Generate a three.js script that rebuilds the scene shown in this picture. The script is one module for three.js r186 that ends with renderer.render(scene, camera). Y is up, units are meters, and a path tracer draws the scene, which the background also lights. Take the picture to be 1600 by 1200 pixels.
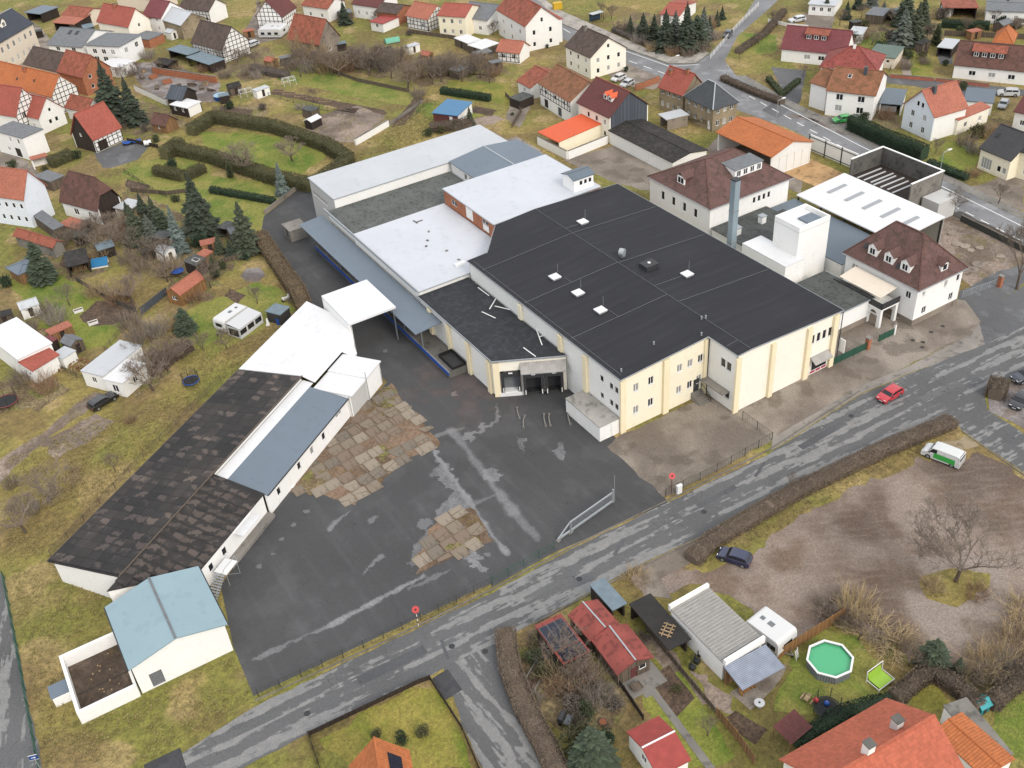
import * as THREE from 'three';
import { mergeGeometries } from 'three/addons/utils/BufferGeometryUtils.js';

// ---------- camera, sky, sun, exposure ----------
const scene = new THREE.Scene();
const camera = new THREE.PerspectiveCamera(41.112, 4 / 3, 1, 3000);
camera.position.set(0, 92, 0);
{
  const p = 36.53 * Math.PI / 180, q = -4.78 * Math.PI / 180;
  const fwd = new THREE.Vector3(0, -Math.sin(p), -Math.cos(p)), up = new THREE.Vector3(0, Math.cos(p), -Math.sin(p)), right = new THREE.Vector3(1, 0, 0);
  camera.up.copy(right.clone().multiplyScalar(-Math.sin(q)).addScaledVector(up, Math.cos(q)));
  camera.lookAt(camera.position.clone().add(fwd));
}
scene.add(camera);
// overcast sky: bright veil, a little brighter round the hidden sun
const sunDir = new THREE.Vector3(0.42, 0.60, 0.68).normalize();
{
  const W = 256, Hh = 128, d = new Float32Array(W * Hh * 4);
  for (let j = 0; j < Hh; j++) for (let i = 0; i < W; i++) {
    const el = ((j + .5) / Hh - .5) * Math.PI, az = ((i + .5) / W - .5) * 2 * Math.PI;
    const v = new THREE.Vector3(Math.cos(el) * Math.cos(az), Math.sin(el), Math.cos(el) * Math.sin(az));
    const g = 0.82 + 0.06 * Math.max(0, v.y) + 0.3 * Math.pow(Math.max(0, v.dot(sunDir)), 3);
    const k = (j * W + i) * 4; d[k] = g * .965; d[k + 1] = g * .99; d[k + 2] = g * 1.035; d[k + 3] = 1;
  }
  const sky = new THREE.DataTexture(d, W, Hh, THREE.RGBAFormat, THREE.FloatType);
  sky.mapping = THREE.EquirectangularReflectionMapping; sky.magFilter = THREE.LinearFilter; sky.needsUpdate = true;
  scene.background = sky; scene.environment = sky;
}
const sun = new THREE.DirectionalLight(0xfff4e6, 1.5);
sun.position.copy(sunDir).multiplyScalar(300).add(new THREE.Vector3(0, 0, -160)); sun.target.position.set(0, 0, -160);
sun.castShadow = true; sun.shadow.radius = 42; sun.shadow.mapSize.set(4096, 4096);
Object.assign(sun.shadow.camera, { left: -260, right: 260, top: 260, bottom: -260, near: 1, far: 800 });
scene.add(sun, sun.target);
const renderer = new THREE.WebGLRenderer({ antialias: true });
renderer.setSize(1024, 768); renderer.shadowMap.enabled = true;
renderer.toneMapping = THREE.LinearToneMapping; renderer.toneMappingExposure = 1.36;

// ---------- small tools ----------
function rng(seed) { let s = (seed * 2654435761) >>> 0; return () => { s = (s + 0x6d2b79f5) | 0; let t = Math.imul(s ^ (s >>> 15), 1 | s); t = (t + Math.imul(t ^ (t >>> 7), 61 | t)) ^ t; return ((t ^ (t >>> 14)) >>> 0) / 4294967296; }; }
const CT0 = .5146, C0 = (x, z) => [14.67 + x * Math.cos(CT0) + z * Math.sin(CT0), -110.61 - x * Math.sin(CT0) + z * Math.cos(CT0)];
const used = {};
function numbered(n) { const k = used[n] = (used[n] ?? -1) + 1; return k ? n + '_' + String(k).padStart(3, '0') : n; }
const V = (x, y, z) => new THREE.Vector3(x, y, z);
const lerp = (a, b, t) => a + (b - a) * t;
// periodic value noise lattice
const LAT = (() => { const r = rng(7), a = new Float32Array(65536); for (let i = 0; i < 65536; i++) a[i] = r(); return a; })();
function vn(x, y, p, s = 0) {
  const xi = Math.floor(x), yi = Math.floor(y); let fx = x - xi, fy = y - yi; fx = fx * fx * (3 - 2 * fx); fy = fy * fy * (3 - 2 * fy);
  const w = (a) => ((a % p) + p) % p, h = (a, b) => LAT[(w(a) * 157 + w(b) * 113 * 7 + s * 7919) & 65535];
  return lerp(lerp(h(xi, yi), h(xi + 1, yi), fx), lerp(h(xi, yi + 1), h(xi + 1, yi + 1), fx), fy);
}
function fbm(u, v, p, oct, s = 0, gain = .5) { let a = 1, t = 0, n = 0; for (let o = 0; o < oct; o++) { t += a * vn(u * p, v * p, p, s + o * 3); n += a; a *= gain; p *= 2; } return t / n; }
const sst = (a, b, x) => { const t = Math.min(1, Math.max(0, (x - a) / (b - a))); return t * t * (3 - 2 * t); };
// a tileable colour texture of size m metres; fn(u, v, out) writes srgb 0..255 and returns a height 0..1 for relief
function tex(px, m, fn, relief, my = m) {
  const d = new Uint8Array(px * px * 4), b = relief ? new Uint8Array(px * px * 4) : null, o = [0, 0, 0];
  for (let j = 0; j < px; j++) for (let i = 0; i < px; i++) {
    const h = fn(i / px, j / px, o), k = (j * px + i) * 4;
    d[k] = Math.max(0, Math.min(255, o[0])); d[k + 1] = Math.max(0, Math.min(255, o[1])); d[k + 2] = Math.max(0, Math.min(255, o[2])); d[k + 3] = 255;
    if (b) { b[k] = b[k + 1] = b[k + 2] = Math.max(0, Math.min(255, h * 255)); b[k + 3] = 255; }
  }
  const mk = (a, cs) => { const t = new THREE.DataTexture(a, px, px); t.colorSpace = cs; t.wrapS = t.wrapT = THREE.RepeatWrapping; t.magFilter = THREE.LinearFilter; t.minFilter = THREE.LinearMipmapLinearFilter; t.generateMipmaps = true; t.repeat.set(1 / m, 1 / my); t.needsUpdate = true; return t; };
  return { map: mk(d, THREE.SRGBColorSpace), bump: b ? mk(b, THREE.NoColorSpace) : null, relief };
}
function std(color, rough = .85, t, extra = {}) {
  const o = { color, roughness: rough, ...extra };
  if (t) { o.map = t.map; if (t.bump) { o.bumpMap = t.bump; o.bumpScale = t.relief; } }
  return new THREE.MeshStandardMaterial(o);
}
const grey = (o, l, r = 1, g = 1, b = 1) => { o[0] = l * r; o[1] = l * g; o[2] = l * b; };
const mix3 = (o, a, b, t) => { o[0] = lerp(a[0], b[0], t); o[1] = lerp(a[1], b[1], t); o[2] = lerp(a[2], b[2], t); };

// ---------- mesh builder ----------
class MB {
  constructor() { this.p = []; this.t = []; this.c = []; this.k = null; }
  tri(a, b, c, ua, ub, uc) {
    this.p.push(a.x, a.y, a.z, b.x, b.y, b.z, c.x, c.y, c.z);
    if (this.k) this.c.push(...this.k, ...this.k, ...this.k);
    if (ua) this.t.push(ua[0], ua[1], ub[0], ub[1], uc[0], uc[1]);
    else {
      const n = V().crossVectors(V().subVectors(b, a), V().subVectors(c, a)), X = Math.abs(n.x), Y = Math.abs(n.y), Z = Math.abs(n.z);
      const f = Y > X && Y > Z ? (q) => [q.x, -q.z] : X > Z ? (q) => [q.z, q.y] : (q) => [q.x, q.y];
      this.t.push(...f(a), ...f(b), ...f(c));
    }
    return this;
  }
  quad(a, b, c, d) { return this.tri(a, b, c).tri(a, c, d); }
  box(cx, cy, cz, w, h, d, ry = 0) {
    const c = Math.cos(ry), s = Math.sin(ry), q = (x, y, z) => V(cx + x * c + z * s, cy + y, cz - x * s + z * c), x = w / 2, y = h / 2, z = d / 2;
    const A = q(-x, -y, z), B = q(x, -y, z), C = q(x, y, z), D = q(-x, y, z), E = q(-x, -y, -z), F = q(x, -y, -z), G = q(x, y, -z), H = q(-x, y, -z);
    return this.quad(A, B, C, D).quad(B, F, G, C).quad(F, E, H, G).quad(E, A, D, H).quad(D, C, G, H).quad(E, F, B, A);
  }
  bb(x0, x1, y0, y1, z0, z1) { return this.box((x0 + x1) / 2, (y0 + y1) / 2, (z0 + z1) / 2, x1 - x0, y1 - y0, z1 - z0); }
  bar(a, b, w, h = w) { // square bar between two points
    const d = V().subVectors(b, a), l = d.length(); d.normalize(); let s = Math.abs(d.y) > .95 ? V(1, 0, 0) : V().crossVectors(d, V(0, 1, 0)).normalize(); const u = V().crossVectors(s, d).normalize();
    const q = (o, i, j) => o.clone().addScaledVector(s, i * w / 2).addScaledVector(u, j * h / 2);
    const A = [q(a, -1, -1), q(a, 1, -1), q(a, 1, 1), q(a, -1, 1)], B = [q(b, -1, -1), q(b, 1, -1), q(b, 1, 1), q(b, -1, 1)];
    for (let i = 0; i < 4; i++) this.quad(A[(i + 1) % 4], A[i], B[i], B[(i + 1) % 4]);
    return this.quad(A[0], A[1], A[2], A[3]).quad(B[3], B[2], B[1], B[0]);
  }
  limb(a, b, ra, rb, n = 4) { // tapered round limb
    const d = V().subVectors(b, a).normalize(), s = Math.abs(d.y) > .95 ? V(1, 0, 0) : V().crossVectors(d, V(0, 1, 0)).normalize(), u = V().crossVectors(s, d).normalize();
    const R = (o, r, i) => { const t = i / n * 6.2832; return o.clone().addScaledVector(s, Math.cos(t) * r).addScaledVector(u, Math.sin(t) * r); };
    for (let i = 0; i < n; i++) this.quad(R(a, ra, i + 1), R(a, ra, i), R(b, rb, i), R(b, rb, i + 1));
    return this;
  }
  cyl(cx, y0, cz, r0, h, n = 16, r1 = r0) {
    const P = (r, y, i) => V(cx + Math.cos(i / n * 6.2832) * r, y, cz + Math.sin(i / n * 6.2832) * r), T = V(cx, y0 + h, cz), B = V(cx, y0, cz);
    for (let i = 0; i < n; i++) { this.quad(P(r0, y0, i + 1), P(r0, y0, i), P(r1, y0 + h, i), P(r1, y0 + h, i + 1)); if (r1 > .001) this.tri(T, P(r1, y0 + h, i + 1), P(r1, y0 + h, i)); this.tri(B, P(r0, y0, i), P(r0, y0, i + 1)); }
    return this;
  }
  slab(pts, t) { // planar polygon (counter-clockwise from above), first edge is the eave; thickness t downwards
    const u = V().subVectors(pts[1], pts[0]).normalize(), n = V().crossVectors(u, V().subVectors(pts[pts.length - 1], pts[0])).normalize(), w = V().crossVectors(n, u);
    const uv = (q) => { const e = V().subVectors(q, pts[0]); return [e.dot(u), e.dot(w)]; }, dn = (q) => V(q.x, q.y - t, q.z);
    for (let i = 1; i < pts.length - 1; i++) {
      this.tri(pts[0], pts[i], pts[i + 1], uv(pts[0]), uv(pts[i]), uv(pts[i + 1]));
      this.tri(dn(pts[0]), dn(pts[i + 1]), dn(pts[i]));
    }
    for (let i = 0; i < pts.length; i++) { const a = pts[i], b = pts[(i + 1) % pts.length]; this.quad(dn(a), dn(b), b, a); }
    return this;
  }
  poly(pts, y0, y1) { // upright prism over a plan polygon [[x,z],...]
    let A = 0; for (let i = 0; i < pts.length; i++) { const a = pts[i], b = pts[(i + 1) % pts.length]; A += a[0] * b[1] - b[0] * a[1]; }
    const P = A > 0 ? pts.slice().reverse() : pts; // after this: counter-clockwise seen from above
    const tris = THREE.ShapeUtils.triangulateShape(P.map((q) => new THREE.Vector2(q[0], -q[1])), []);
    for (const [a, b, c] of tris) { const f = (i, y) => V(P[i][0], y, P[i][1]); this.tri(f(a, y1), f(b, y1), f(c, y1)); if (y1 > y0) this.tri(f(a, y0), f(c, y0), f(b, y0)); }
    if (y1 > y0) for (let i = 0; i < P.length; i++) { const a = P[i], b = P[(i + 1) % P.length]; this.quad(V(a[0], y0, a[1]), V(b[0], y0, b[1]), V(b[0], y1, b[1]), V(a[0], y1, a[1])); }
    return this;
  }
  geo(smooth) {
    const g = new THREE.BufferGeometry(); g.setAttribute('position', new THREE.Float32BufferAttribute(this.p, 3)); g.setAttribute('uv', new THREE.Float32BufferAttribute(this.t, 2)); if (this.c.length) g.setAttribute('color', new THREE.Float32BufferAttribute(this.c, 3)); g.computeVertexNormals(); return g;
  }
}
const mb = () => new MB();
function put(name, g, m, parent) {
  const o = new THREE.Mesh(g instanceof MB ? g.geo() : g, m); o.name = parent ? name : numbered(name); o.castShadow = o.receiveShadow = true; (parent || scene).add(o); return o;
}
function tag(o, label, category, group) { o.userData.label = label; o.userData.category = category; if (group) o.userData.group = group; return o; }
function thing(name, label, category, x = 0, z = 0, r = 0, y = 0, group) {
  const o = new THREE.Group(); o.name = numbered(name); o.position.set(x, y, z); o.rotation.y = r; scene.add(o); return tag(o, label, category, group);
}
function struct(name, g, m) { const o = put(name, g, m); o.userData.kind = 'structure'; return o; }
// ---------- surfaces (textures hold the colour of the matter, the tint brings it to its base reflectance) ----------
const K = new THREE.Color(.66, .66, .66);
const c3 = (r, g, b) => new THREE.Color().setRGB(r / 255, g / 255, b / 255, THREE.SRGBColorSpace).multiplyScalar(.66);
const T = {};
T.grass = tex(1024, 58, (u, v, o) => {
  const a = fbm(u, v, 4, 5, 1), b = fbm(u, v, 9, 4, 11), c = fbm(u, v, 110, 3, 21), d = vn(u * 400, v * 400, 400, 5), m = fbm(u, v, 7, 5, 31);
  mix3(o, [166, 152, 86], [142, 142, 68], sst(.36, .64, a)); const s = sst(.5, .68, b) * .8; o[0] = lerp(o[0], 190, s); o[1] = lerp(o[1], 168, s); o[2] = lerp(o[2], 116, s);
  const q = sst(.54, .7, m) * .55; o[0] = lerp(o[0], 132, q); o[1] = lerp(o[1], 112, q); o[2] = lerp(o[2], 72, q);
  const n = .64 + c * .34 + d * .2; o[0] *= n; o[1] *= n; o[2] *= n; return c * .5 + d * .5;
}, .12);
T.lawn = tex(1024, 26, (u, v, o) => {
  const a = fbm(u, v, 5, 5, 2), b = fbm(u, v, 11, 4, 12), c = fbm(u, v, 100, 3, 22), d = vn(u * 300, v * 300, 300, 6);
  mix3(o, [160, 160, 78], [122, 142, 54], sst(.36, .64, a)); const s = sst(.54, .72, b) * .55; o[0] = lerp(o[0], 178, s); o[1] = lerp(o[1], 166, s); o[2] = lerp(o[2], 92, s);
  const n = .7 + c * .3 + d * .16; o[0] *= n; o[1] *= n; o[2] *= n; return c * .5 + d * .5;
}, .1);
T.dirt = tex(1024, 30, (u, v, o) => {
  const a = fbm(u, v, 4, 6, 3), b = fbm(u, v, 8, 5, 13), c = fbm(u, v, 120, 2, 23), e = fbm(u, v, 14, 4, 33);
  mix3(o, [134, 120, 108], [170, 152, 138], sst(.35, .65, a)); const s = sst(.55, .7, b) * .6; o[0] = lerp(o[0], 112, s); o[1] = lerp(o[1], 96, s); o[2] = lerp(o[2], 80, s);
  const g = sst(.6, .72, e) * .4; o[0] = lerp(o[0], 135, g); o[1] = lerp(o[1], 122, g); o[2] = lerp(o[2], 74, g);
  const n = .82 + c * .36; o[0] *= n; o[1] *= n; o[2] *= n; return c;
}, .05);
T.soil = tex(512, 12, (u, v, o) => { const a = fbm(u, v, 5, 5, 4), c = fbm(u, v, 50, 3, 24); mix3(o, [82, 66, 54], [120, 100, 82], a); const n = .65 + c * .7; o[0] *= n; o[1] *= n; o[2] *= n; return c; }, .12);
T.gravel = tex(1024, 24, (u, v, o) => {
  const a = fbm(u, v, 5, 5, 5), b = fbm(u, v, 12, 4, 15), c = vn(u * 260, v * 260, 260, 8), d = fbm(u, v, 100, 2, 25);
  mix3(o, [120, 112, 110], [163, 155, 152], sst(.35, .65, a)); const s = sst(.5, .66, b) * .5; o[0] = lerp(o[0], 118, s); o[1] = lerp(o[1], 100, s); o[2] = lerp(o[2], 86, s);
  const n = .78 + c * .24 + d * .2; o[0] *= n; o[1] *= n; o[2] *= n; return c;
}, .05);
T.lot = tex(1024, 40, (u, v, o) => { // trodden earth and ash of the parking lot
  const a = fbm(u, v, 4, 6, 120), b = fbm(u, v, 9, 5, 121), c = vn(u * 330, v * 330, 330, 122), t = fbm(u * 2, v * 12, 5, 4, 123);
  mix3(o, [138, 124, 114], [190, 178, 168], sst(.32, .66, a)); const s = sst(.44, .7, b) * .5; o[0] = lerp(o[0], 128, s); o[1] = lerp(o[1], 108, s); o[2] = lerp(o[2], 92, s); const q = sst(.56, .66, t) * .18; o[0] = lerp(o[0], 205, q); o[1] = lerp(o[1], 198, q); o[2] = lerp(o[2], 190, q);
  const n = .88 + c * .22; o[0] *= n; o[1] *= n; o[2] *= n; return c;
}, .03);
T.asphalt = tex(1024, 30, (u, v, o) => {
  const a = fbm(u, v, 4, 5, 6), b = fbm(u, v, 10, 5, 16), c = vn(u * 300, v * 300, 300, 9), k = fbm(u, v, 7, 4, 36);
  grey(o, 86 + a * 34 + c * 14 + sst(.58, .7, b) * 16, 1, 1.005, 1.02); if (Math.abs(k - .5) < .003) { o[0] *= .8; o[1] *= .72; o[2] *= .72; } return c;
}, .008);
T.paving = tex(1024, 24, (u, v, o) => { // pale worn pavement
  const a = fbm(u, v, 4, 6, 7), b = fbm(u, v, 9, 5, 17), c = vn(u * 260, v * 260, 260, 10);
  mix3(o, [140, 128, 116], [176, 164, 150], sst(.3, .68, a)); const s = sst(.52, .68, b) * .55; o[0] = lerp(o[0], 116, s); o[1] = lerp(o[1], 104, s); o[2] = lerp(o[2], 92, s); const n = .9 + c * .2; o[0] *= n; o[1] *= n; o[2] *= n; return c;
}, .01);
T.concrete = tex(512, 10, (u, v, o) => { const a = fbm(u, v, 4, 6, 8), b = fbm(u, v, 12, 4, 18); grey(o, 165 + a * 60 - sst(.55, .75, b) * 34, 1, .98, .95); return a; }, .01);
T.plaster = tex(512, 14, (u, v, o) => { const a = fbm(u, v, 3, 6, 9), b = fbm(u, v, 26, 3, 19), s = fbm(u * 1, v * .12, 40, 3, 29); grey(o, 244 + a * 10 - sst(.6, .8, b) * 5 - sst(.66, .85, s) * 5, 1, .997, .99); return b; }, .01);
T.roofsheet = tex(512, 16, (u, v, o) => { const a = fbm(u, v, 4, 6, 10), b = fbm(u, v, 18, 4, 20), sp = vn(u * 120, v * 120, 120, 14); grey(o, 236 + a * 16 - sst(.6, .76, b) * 7 - (sp > .985 ? 40 : 0), 1, 1, 1); return a; });
T.bitumen = tex(1024, 22, (u, v, o) => {
  const st = Math.floor(v * 22), a = fbm(u, v, 4, 5, 11), b = LAT[st * 37 + 5], c = vn(u * 300, v * 300, 300, 12), s = fbm(u * .5, v * 6, 6, 4, 40);
  grey(o, 176 + a * 40 + b * 22 + c * 22 + sst(.55, .75, s) * 34, 1, 1, 1.02); return Math.abs(v * 22 - st - .02) < .03 ? 1 : c * .3;
}, .012);
T.lichen = tex(1024, 14, (u, v, o) => { // old roof covering with pale and dark blotches
  const a = fbm(u, v, 6, 5, 12), b = fbm(u, v, 22, 4, 22), c = vn(u * 200, v * 200, 200, 13);
  grey(o, 150 + a * 60 + sst(.52, .64, b) * 46 + c * 30, 1, .98, .95); return c;
}, .02);
const tileFn = (moss) => (u, v, o) => {
  const R = 24, C = 30, r = Math.floor(v * R), fv = v * R - r, q = u * C + (r & 1) * .0, c = Math.floor(q), fu = q - c, h = LAT[((r * 61 + c * 17) * 5) & 65535];
  const a = fbm(u, v, 4, 5, 41), m = fbm(u, v, 10, 5, 42), g = fbm(u, v, 40, 3, 43);
  grey(o, 204 + h * 24 + a * 26 - 14 + g * 14); if (moss) { const s = sst(.4, .72, m * .7 + g * .3) * moss; o[0] = lerp(o[0], 120, s); o[1] = lerp(o[1], 122, s * .8); o[2] = lerp(o[2], 112, s); }
  return .5 + .5 * Math.sin(fu * 6.283) * .6 * 1 + (1 - fv) * .35 - .1;
};
T.tile = tex(1024, 9, tileFn(0), .06);
T.mossTile = tex(1024, 9, tileFn(.42), .06);
T.corr = tex(256, 4, (u, v, o) => { const a = fbm(u, v, 5, 5, 50); grey(o, 215 + a * 44 - 8); return .5 + .5 * Math.sin(u * 20 * 6.283); }, .05);
T.brick = tex(512, 3, (u, v, o) => {
  const R = 40, C = 12, r = Math.floor(v * R), q = u * C + (r & 1) * .5, fu = q - Math.floor(q), fv = v * R - r, h = LAT[(r * 71 + (Math.floor(q) % C) * 13) & 65535];
  if (fu < .05 || fv < .14) { grey(o, 178, 1, .95, .88); return .2; } grey(o, 150 + h * 70, 1, .62, .43); return .9;
}, .01);
T.wood = tex(512, 4, (u, v, o) => { const p = Math.floor(u * 26), h = LAT[p * 91 & 65535], g = fbm(u * 3, v * .3, 30, 4, 60); grey(o, 150 + h * 60 + g * 50, 1, .97, .93); return (u * 26 - p) < .08 ? 0 : .8; }, .012);
T.foil = tex(512, 12, (u, v, o) => { const a = fbm(u, v, 6, 5, 70), b = fbm(u, v, 30, 3, 71); grey(o, 200 + a * 60 - sst(.55, .7, b) * 40); return a; });
T.litter = tex(512, 16, (u, v, o) => { const a = fbm(u, v, 4, 5, 110), b = fbm(u, v, 10, 4, 111), c = fbm(u, v, 60, 2, 112); mix3(o, [122, 104, 78], [152, 136, 100], sst(.35, .65, a)); const s = sst(.5, .68, b) * .7; o[0] = lerp(o[0], 128, s); o[1] = lerp(o[1], 128, s); o[2] = lerp(o[2], 66, s); const n = .7 + c * .6; o[0] *= n; o[1] *= n; o[2] *= n; return c; }, .1);
const tl = (t, sx, sy, rot) => { const q = { map: t.map.clone(), bump: t.bump ? t.bump.clone() : null, relief: t.relief }; for (const x of [q.map, q.bump]) if (x) { x.repeat.set(sx, sy); if (rot) x.rotation = rot; x.needsUpdate = true; } return q; };
const corrX = tl(T.corr, .25, .25, Math.PI / 2);

const M = { caravan: std(new THREE.Color(.58, .58, .575), .45), bigred: std(c3(236, 130, 98), .85, T.tile), concroof: std(new THREE.Color(.55, .55, .54), .9, T.concrete), wire: std(c3(128, 130, 134), .6), frontyard: std(new THREE.Color(.55, .55, .55), 1, T.paving), lot2: std(new THREE.Color(.5, .475, .455), 1, T.lot), slabbed: std(c3(220, 205, 188), 1, T.dirt),
  grass: std(new THREE.Color(.73, .7, .72), 1, T.grass), litter: std(K, 1, T.litter), lawn: std(K, 1, T.lawn), lawn2: std(new THREE.Color(.58, .64, .5), 1, T.lawn), lawn3: std(new THREE.Color(.7, .64, .56), 1, T.lawn), dirt: std(K, 1, T.dirt), soil: std(K, 1, T.soil), gravel: std(K, 1, T.gravel), asphalt: std(K, .9, T.asphalt), paving: std(new THREE.Color(.62, .62, .625), .95, T.paving),
  lot: std(new THREE.Color(.47, .425, .395), 1, T.lot), mainroad: std(new THREE.Color(1.1, 1.1, 1.1), .9, T.asphalt), yard2: std(new THREE.Color(.42, .4, .38), .95, T.concrete), sand: std(new THREE.Color(.86, .56, .29), 1, T.concrete), footway: std(new THREE.Color(.62, .6, .57), .95, T.concrete),
  concrete: std(c3(196, 194, 190), .95, T.concrete), darkconcrete: std(c3(150, 150, 148), .95, T.concrete), kerb: std(c3(176, 172, 164), .95, T.concrete), slab: std(c3(186, 172, 156), .95, T.concrete), slab2: std(c3(178, 160, 144), .95, T.concrete), slab3: std(c3(206, 194, 178), .95, T.concrete), slab4: std(c3(170, 160, 148), .95, T.concrete), rubble: std(c3(222, 208, 194), .95, T.concrete), pitfloor: std(new THREE.Color(.3, .28, .26), 1, T.dirt), curtain: std(new THREE.Color(.34, .34, .33), .3), paleSand: std(c3(214, 196, 166), 1, T.concrete),
  white: std(new THREE.Color(.86, .86, .85), .85, T.plaster), offwhite: std(new THREE.Color(.82, .82, .80), .85, T.plaster), cream: std(new THREE.Color(.88, .84, .74), .85, T.plaster), yellow: std(new THREE.Color(.84, .74, .52), .85, T.plaster), paleyellow: std(new THREE.Color(.86, .80, .63), .85, T.plaster),
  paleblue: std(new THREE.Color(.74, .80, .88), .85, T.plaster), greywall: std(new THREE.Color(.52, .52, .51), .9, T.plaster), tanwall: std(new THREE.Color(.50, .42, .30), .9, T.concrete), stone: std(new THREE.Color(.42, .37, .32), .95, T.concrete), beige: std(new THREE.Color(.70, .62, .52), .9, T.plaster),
  whiteroof: std(new THREE.Color(.55, .57, .61), .6, T.roofsheet), snowroof: std(new THREE.Color(.72, .72, .725), .6, T.roofsheet), paleroof: std(new THREE.Color(.50, .52, .54), .6, T.roofsheet), bluegrey: std(c3(128, 142, 156), .55, T.roofsheet), steelblue: std(c3(118, 132, 144), .5, T.roofsheet), skyroof: std(c3(168, 196, 206), .55, T.roofsheet), greyflat: std(c3(118, 122, 118), .9, T.foil), slategrey: std(c3(92, 98, 102), .75, T.tile),
  black: std(c3(46, 46, 52), .8, T.bitumen), black2: std(c3(58, 63, 72), .8, T.lichen), tar: std(c3(40, 39, 40), .9, T.lichen), felt: std(c3(72, 70, 68), .95, T.lichen), darkfelt: std(c3(104, 107, 104), .95, T.foil),
  red: std(c3(208, 112, 94), .85, T.tile), redmoss: std(c3(202, 116, 92), .9, T.mossTile), orange: std(c3(236, 140, 82), .85, T.tile), brown: std(c3(138, 98, 88), .9, T.mossTile), darkred: std(c3(132, 74, 70), .8, T.tile), rust: std(c3(186, 126, 92), .9, T.mossTile), darkbrown: std(c3(120, 100, 92), .9, T.mossTile), wine: std(c3(158, 86, 90), .85, T.tile), villa: std(c3(140, 104, 98), .9, T.mossTile), salmon: std(c3(222, 138, 112), .85, T.tile), slate: std(c3(78, 84, 98), .7, T.tile), anthracite: std(c3(88, 86, 88), .8, T.tile), redsheet: std(c3(204, 88, 80), .6, T.corr), redsheet2: std(c3(176, 88, 78), .8, tl(T.foil, 1 / 12, 1 / 12)), orangesheet: std(c3(255, 112, 62), .6, T.roofsheet),
  corrwhite: std(c3(214, 210, 204), .8, T.corr), corrgrey: std(c3(150, 154, 158), .75, T.corr), corrblue: std(c3(150, 170, 182), .7, T.corr), corrdark: std(c3(62, 60, 58), .9, T.corr), corrclear: std(c3(176, 186, 206), .4, corrX), bluesheet: std(c3(92, 148, 192), .6, T.roofsheet), greensheet: std(c3(128, 150, 138), .7, T.corr),
  brick: std(new THREE.Color(.70, .62, .56), .9, T.brick), wood: std(c3(190, 150, 108), .9, T.wood), darkwood: std(c3(74, 62, 56), .9, T.wood), greywood: std(c3(140, 128, 116), .95, T.wood), timber: std(c3(58, 46, 40), .9), palewood: std(c3(222, 196, 160), .9, T.wood), board: std(c3(196, 150, 98), .9, T.wood), slateboard: std(c3(112, 124, 142), .85, T.wood), fencegrey: std(c3(120, 116, 108), .95, T.wood),
  glass: new THREE.MeshPhysicalMaterial({ color: new THREE.Color(.016, .018, .021), roughness: .08, ior: 1.5 }), glassblue: new THREE.MeshPhysicalMaterial({ color: new THREE.Color(.03, .06, .10), roughness: .08 }), frame: std(new THREE.Color(.8, .8, .79), .6), frameBrown: std(c3(120, 84, 66), .7), frameDark: std(c3(60, 62, 66), .6), blind: std(new THREE.Color(.26, .255, .24), .8),
  metal: std(c3(176, 182, 186), .4, null, { metalness: .5 }), darkmetal: std(c3(64, 66, 68), .5, null, { metalness: .3 }), galv: std(c3(200, 206, 210), .45, null, { metalness: .4 }), chimneysteel: std(c3(172, 190, 200), .4, null, { metalness: .3 }), greenfence: std(c3(44, 92, 74), .6), rusty: std(c3(150, 92, 60), .9), fence: std(c3(70, 72, 66), .8),
  rubber: std(new THREE.Color(.018, .018, .019), .85), blackplastic: std(new THREE.Color(.03, .03, .033), .6), whitepaint: std(new THREE.Color(.7, .7, .69), .5), blue: std(c3(34, 84, 168), .5), bluestripe: std(c3(30, 90, 186), .5), teal: std(c3(30, 140, 150), .5), lime: std(c3(170, 214, 72), .6), redpaint: std(c3(206, 56, 60), .5), yellowpaint: std(c3(236, 190, 50), .5), cloth: std(c3(225, 226, 228), .8), tarp: std(c3(40, 96, 184), .5),
  bark: std(c3(104, 90, 78), 1), barkgrey: std(c3(118, 110, 102), 1), twig: new THREE.MeshStandardMaterial({ color: 0xffffff, vertexColors: true, roughness: 1 }), leaf: new THREE.MeshStandardMaterial({ color: 0xffffff, vertexColors: true, roughness: .9 }),
  water: new THREE.MeshPhysicalMaterial({ color: c3(92, 196, 140), roughness: .06 }), solar: new THREE.MeshPhysicalMaterial({ color: new THREE.Color(.012, .016, .032), roughness: .12 }), lampGlass: new THREE.MeshPhysicalMaterial({ color: new THREE.Color(.8, .8, .78), roughness: .1 }), paint: std(new THREE.Color(.74, .74, .72), .8),
};
// ---------- buildings ----------
const winCache = {}; let winN = 0;
function windowGeo(w, h, kind) {
  const k = [w, h, kind].join(); if (winCache[k]) return winCache[k];
  const f = mb(), t = Math.min(.08, w * .1), p = mb();
  f.bb(-w / 2, w / 2, 0, t, -.04, .04).bb(-w / 2, w / 2, h - t, h, -.04, .04).bb(-w / 2, -w / 2 + t, t, h - t, -.04, .04).bb(w / 2 - t, w / 2, t, h - t, -.04, .04);
  if (w >= .95 && kind !== 'one') { const n = w > 2.2 ? 3 : 1; for (let i = 1; i <= n; i++) { const x = -w / 2 + w * i / (n + 1); f.bb(x - t * .5, x + t * .5, t, h - t, -.035, .035); } }
  p.bb(-w / 2 + t * .5, w / 2 - t * .5, t * .5, h - t * .5, -.03, -.01);
  const s = mb().bb(-w / 2 - .08, w / 2 + .08, -.07, 0, -.02, .17);
  return winCache[k] = [f.geo(), p.geo(), s.geo()];
}
const SIDE = { f: 0, r: Math.PI / 2, b: Math.PI, l: -Math.PI / 2 };
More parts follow.
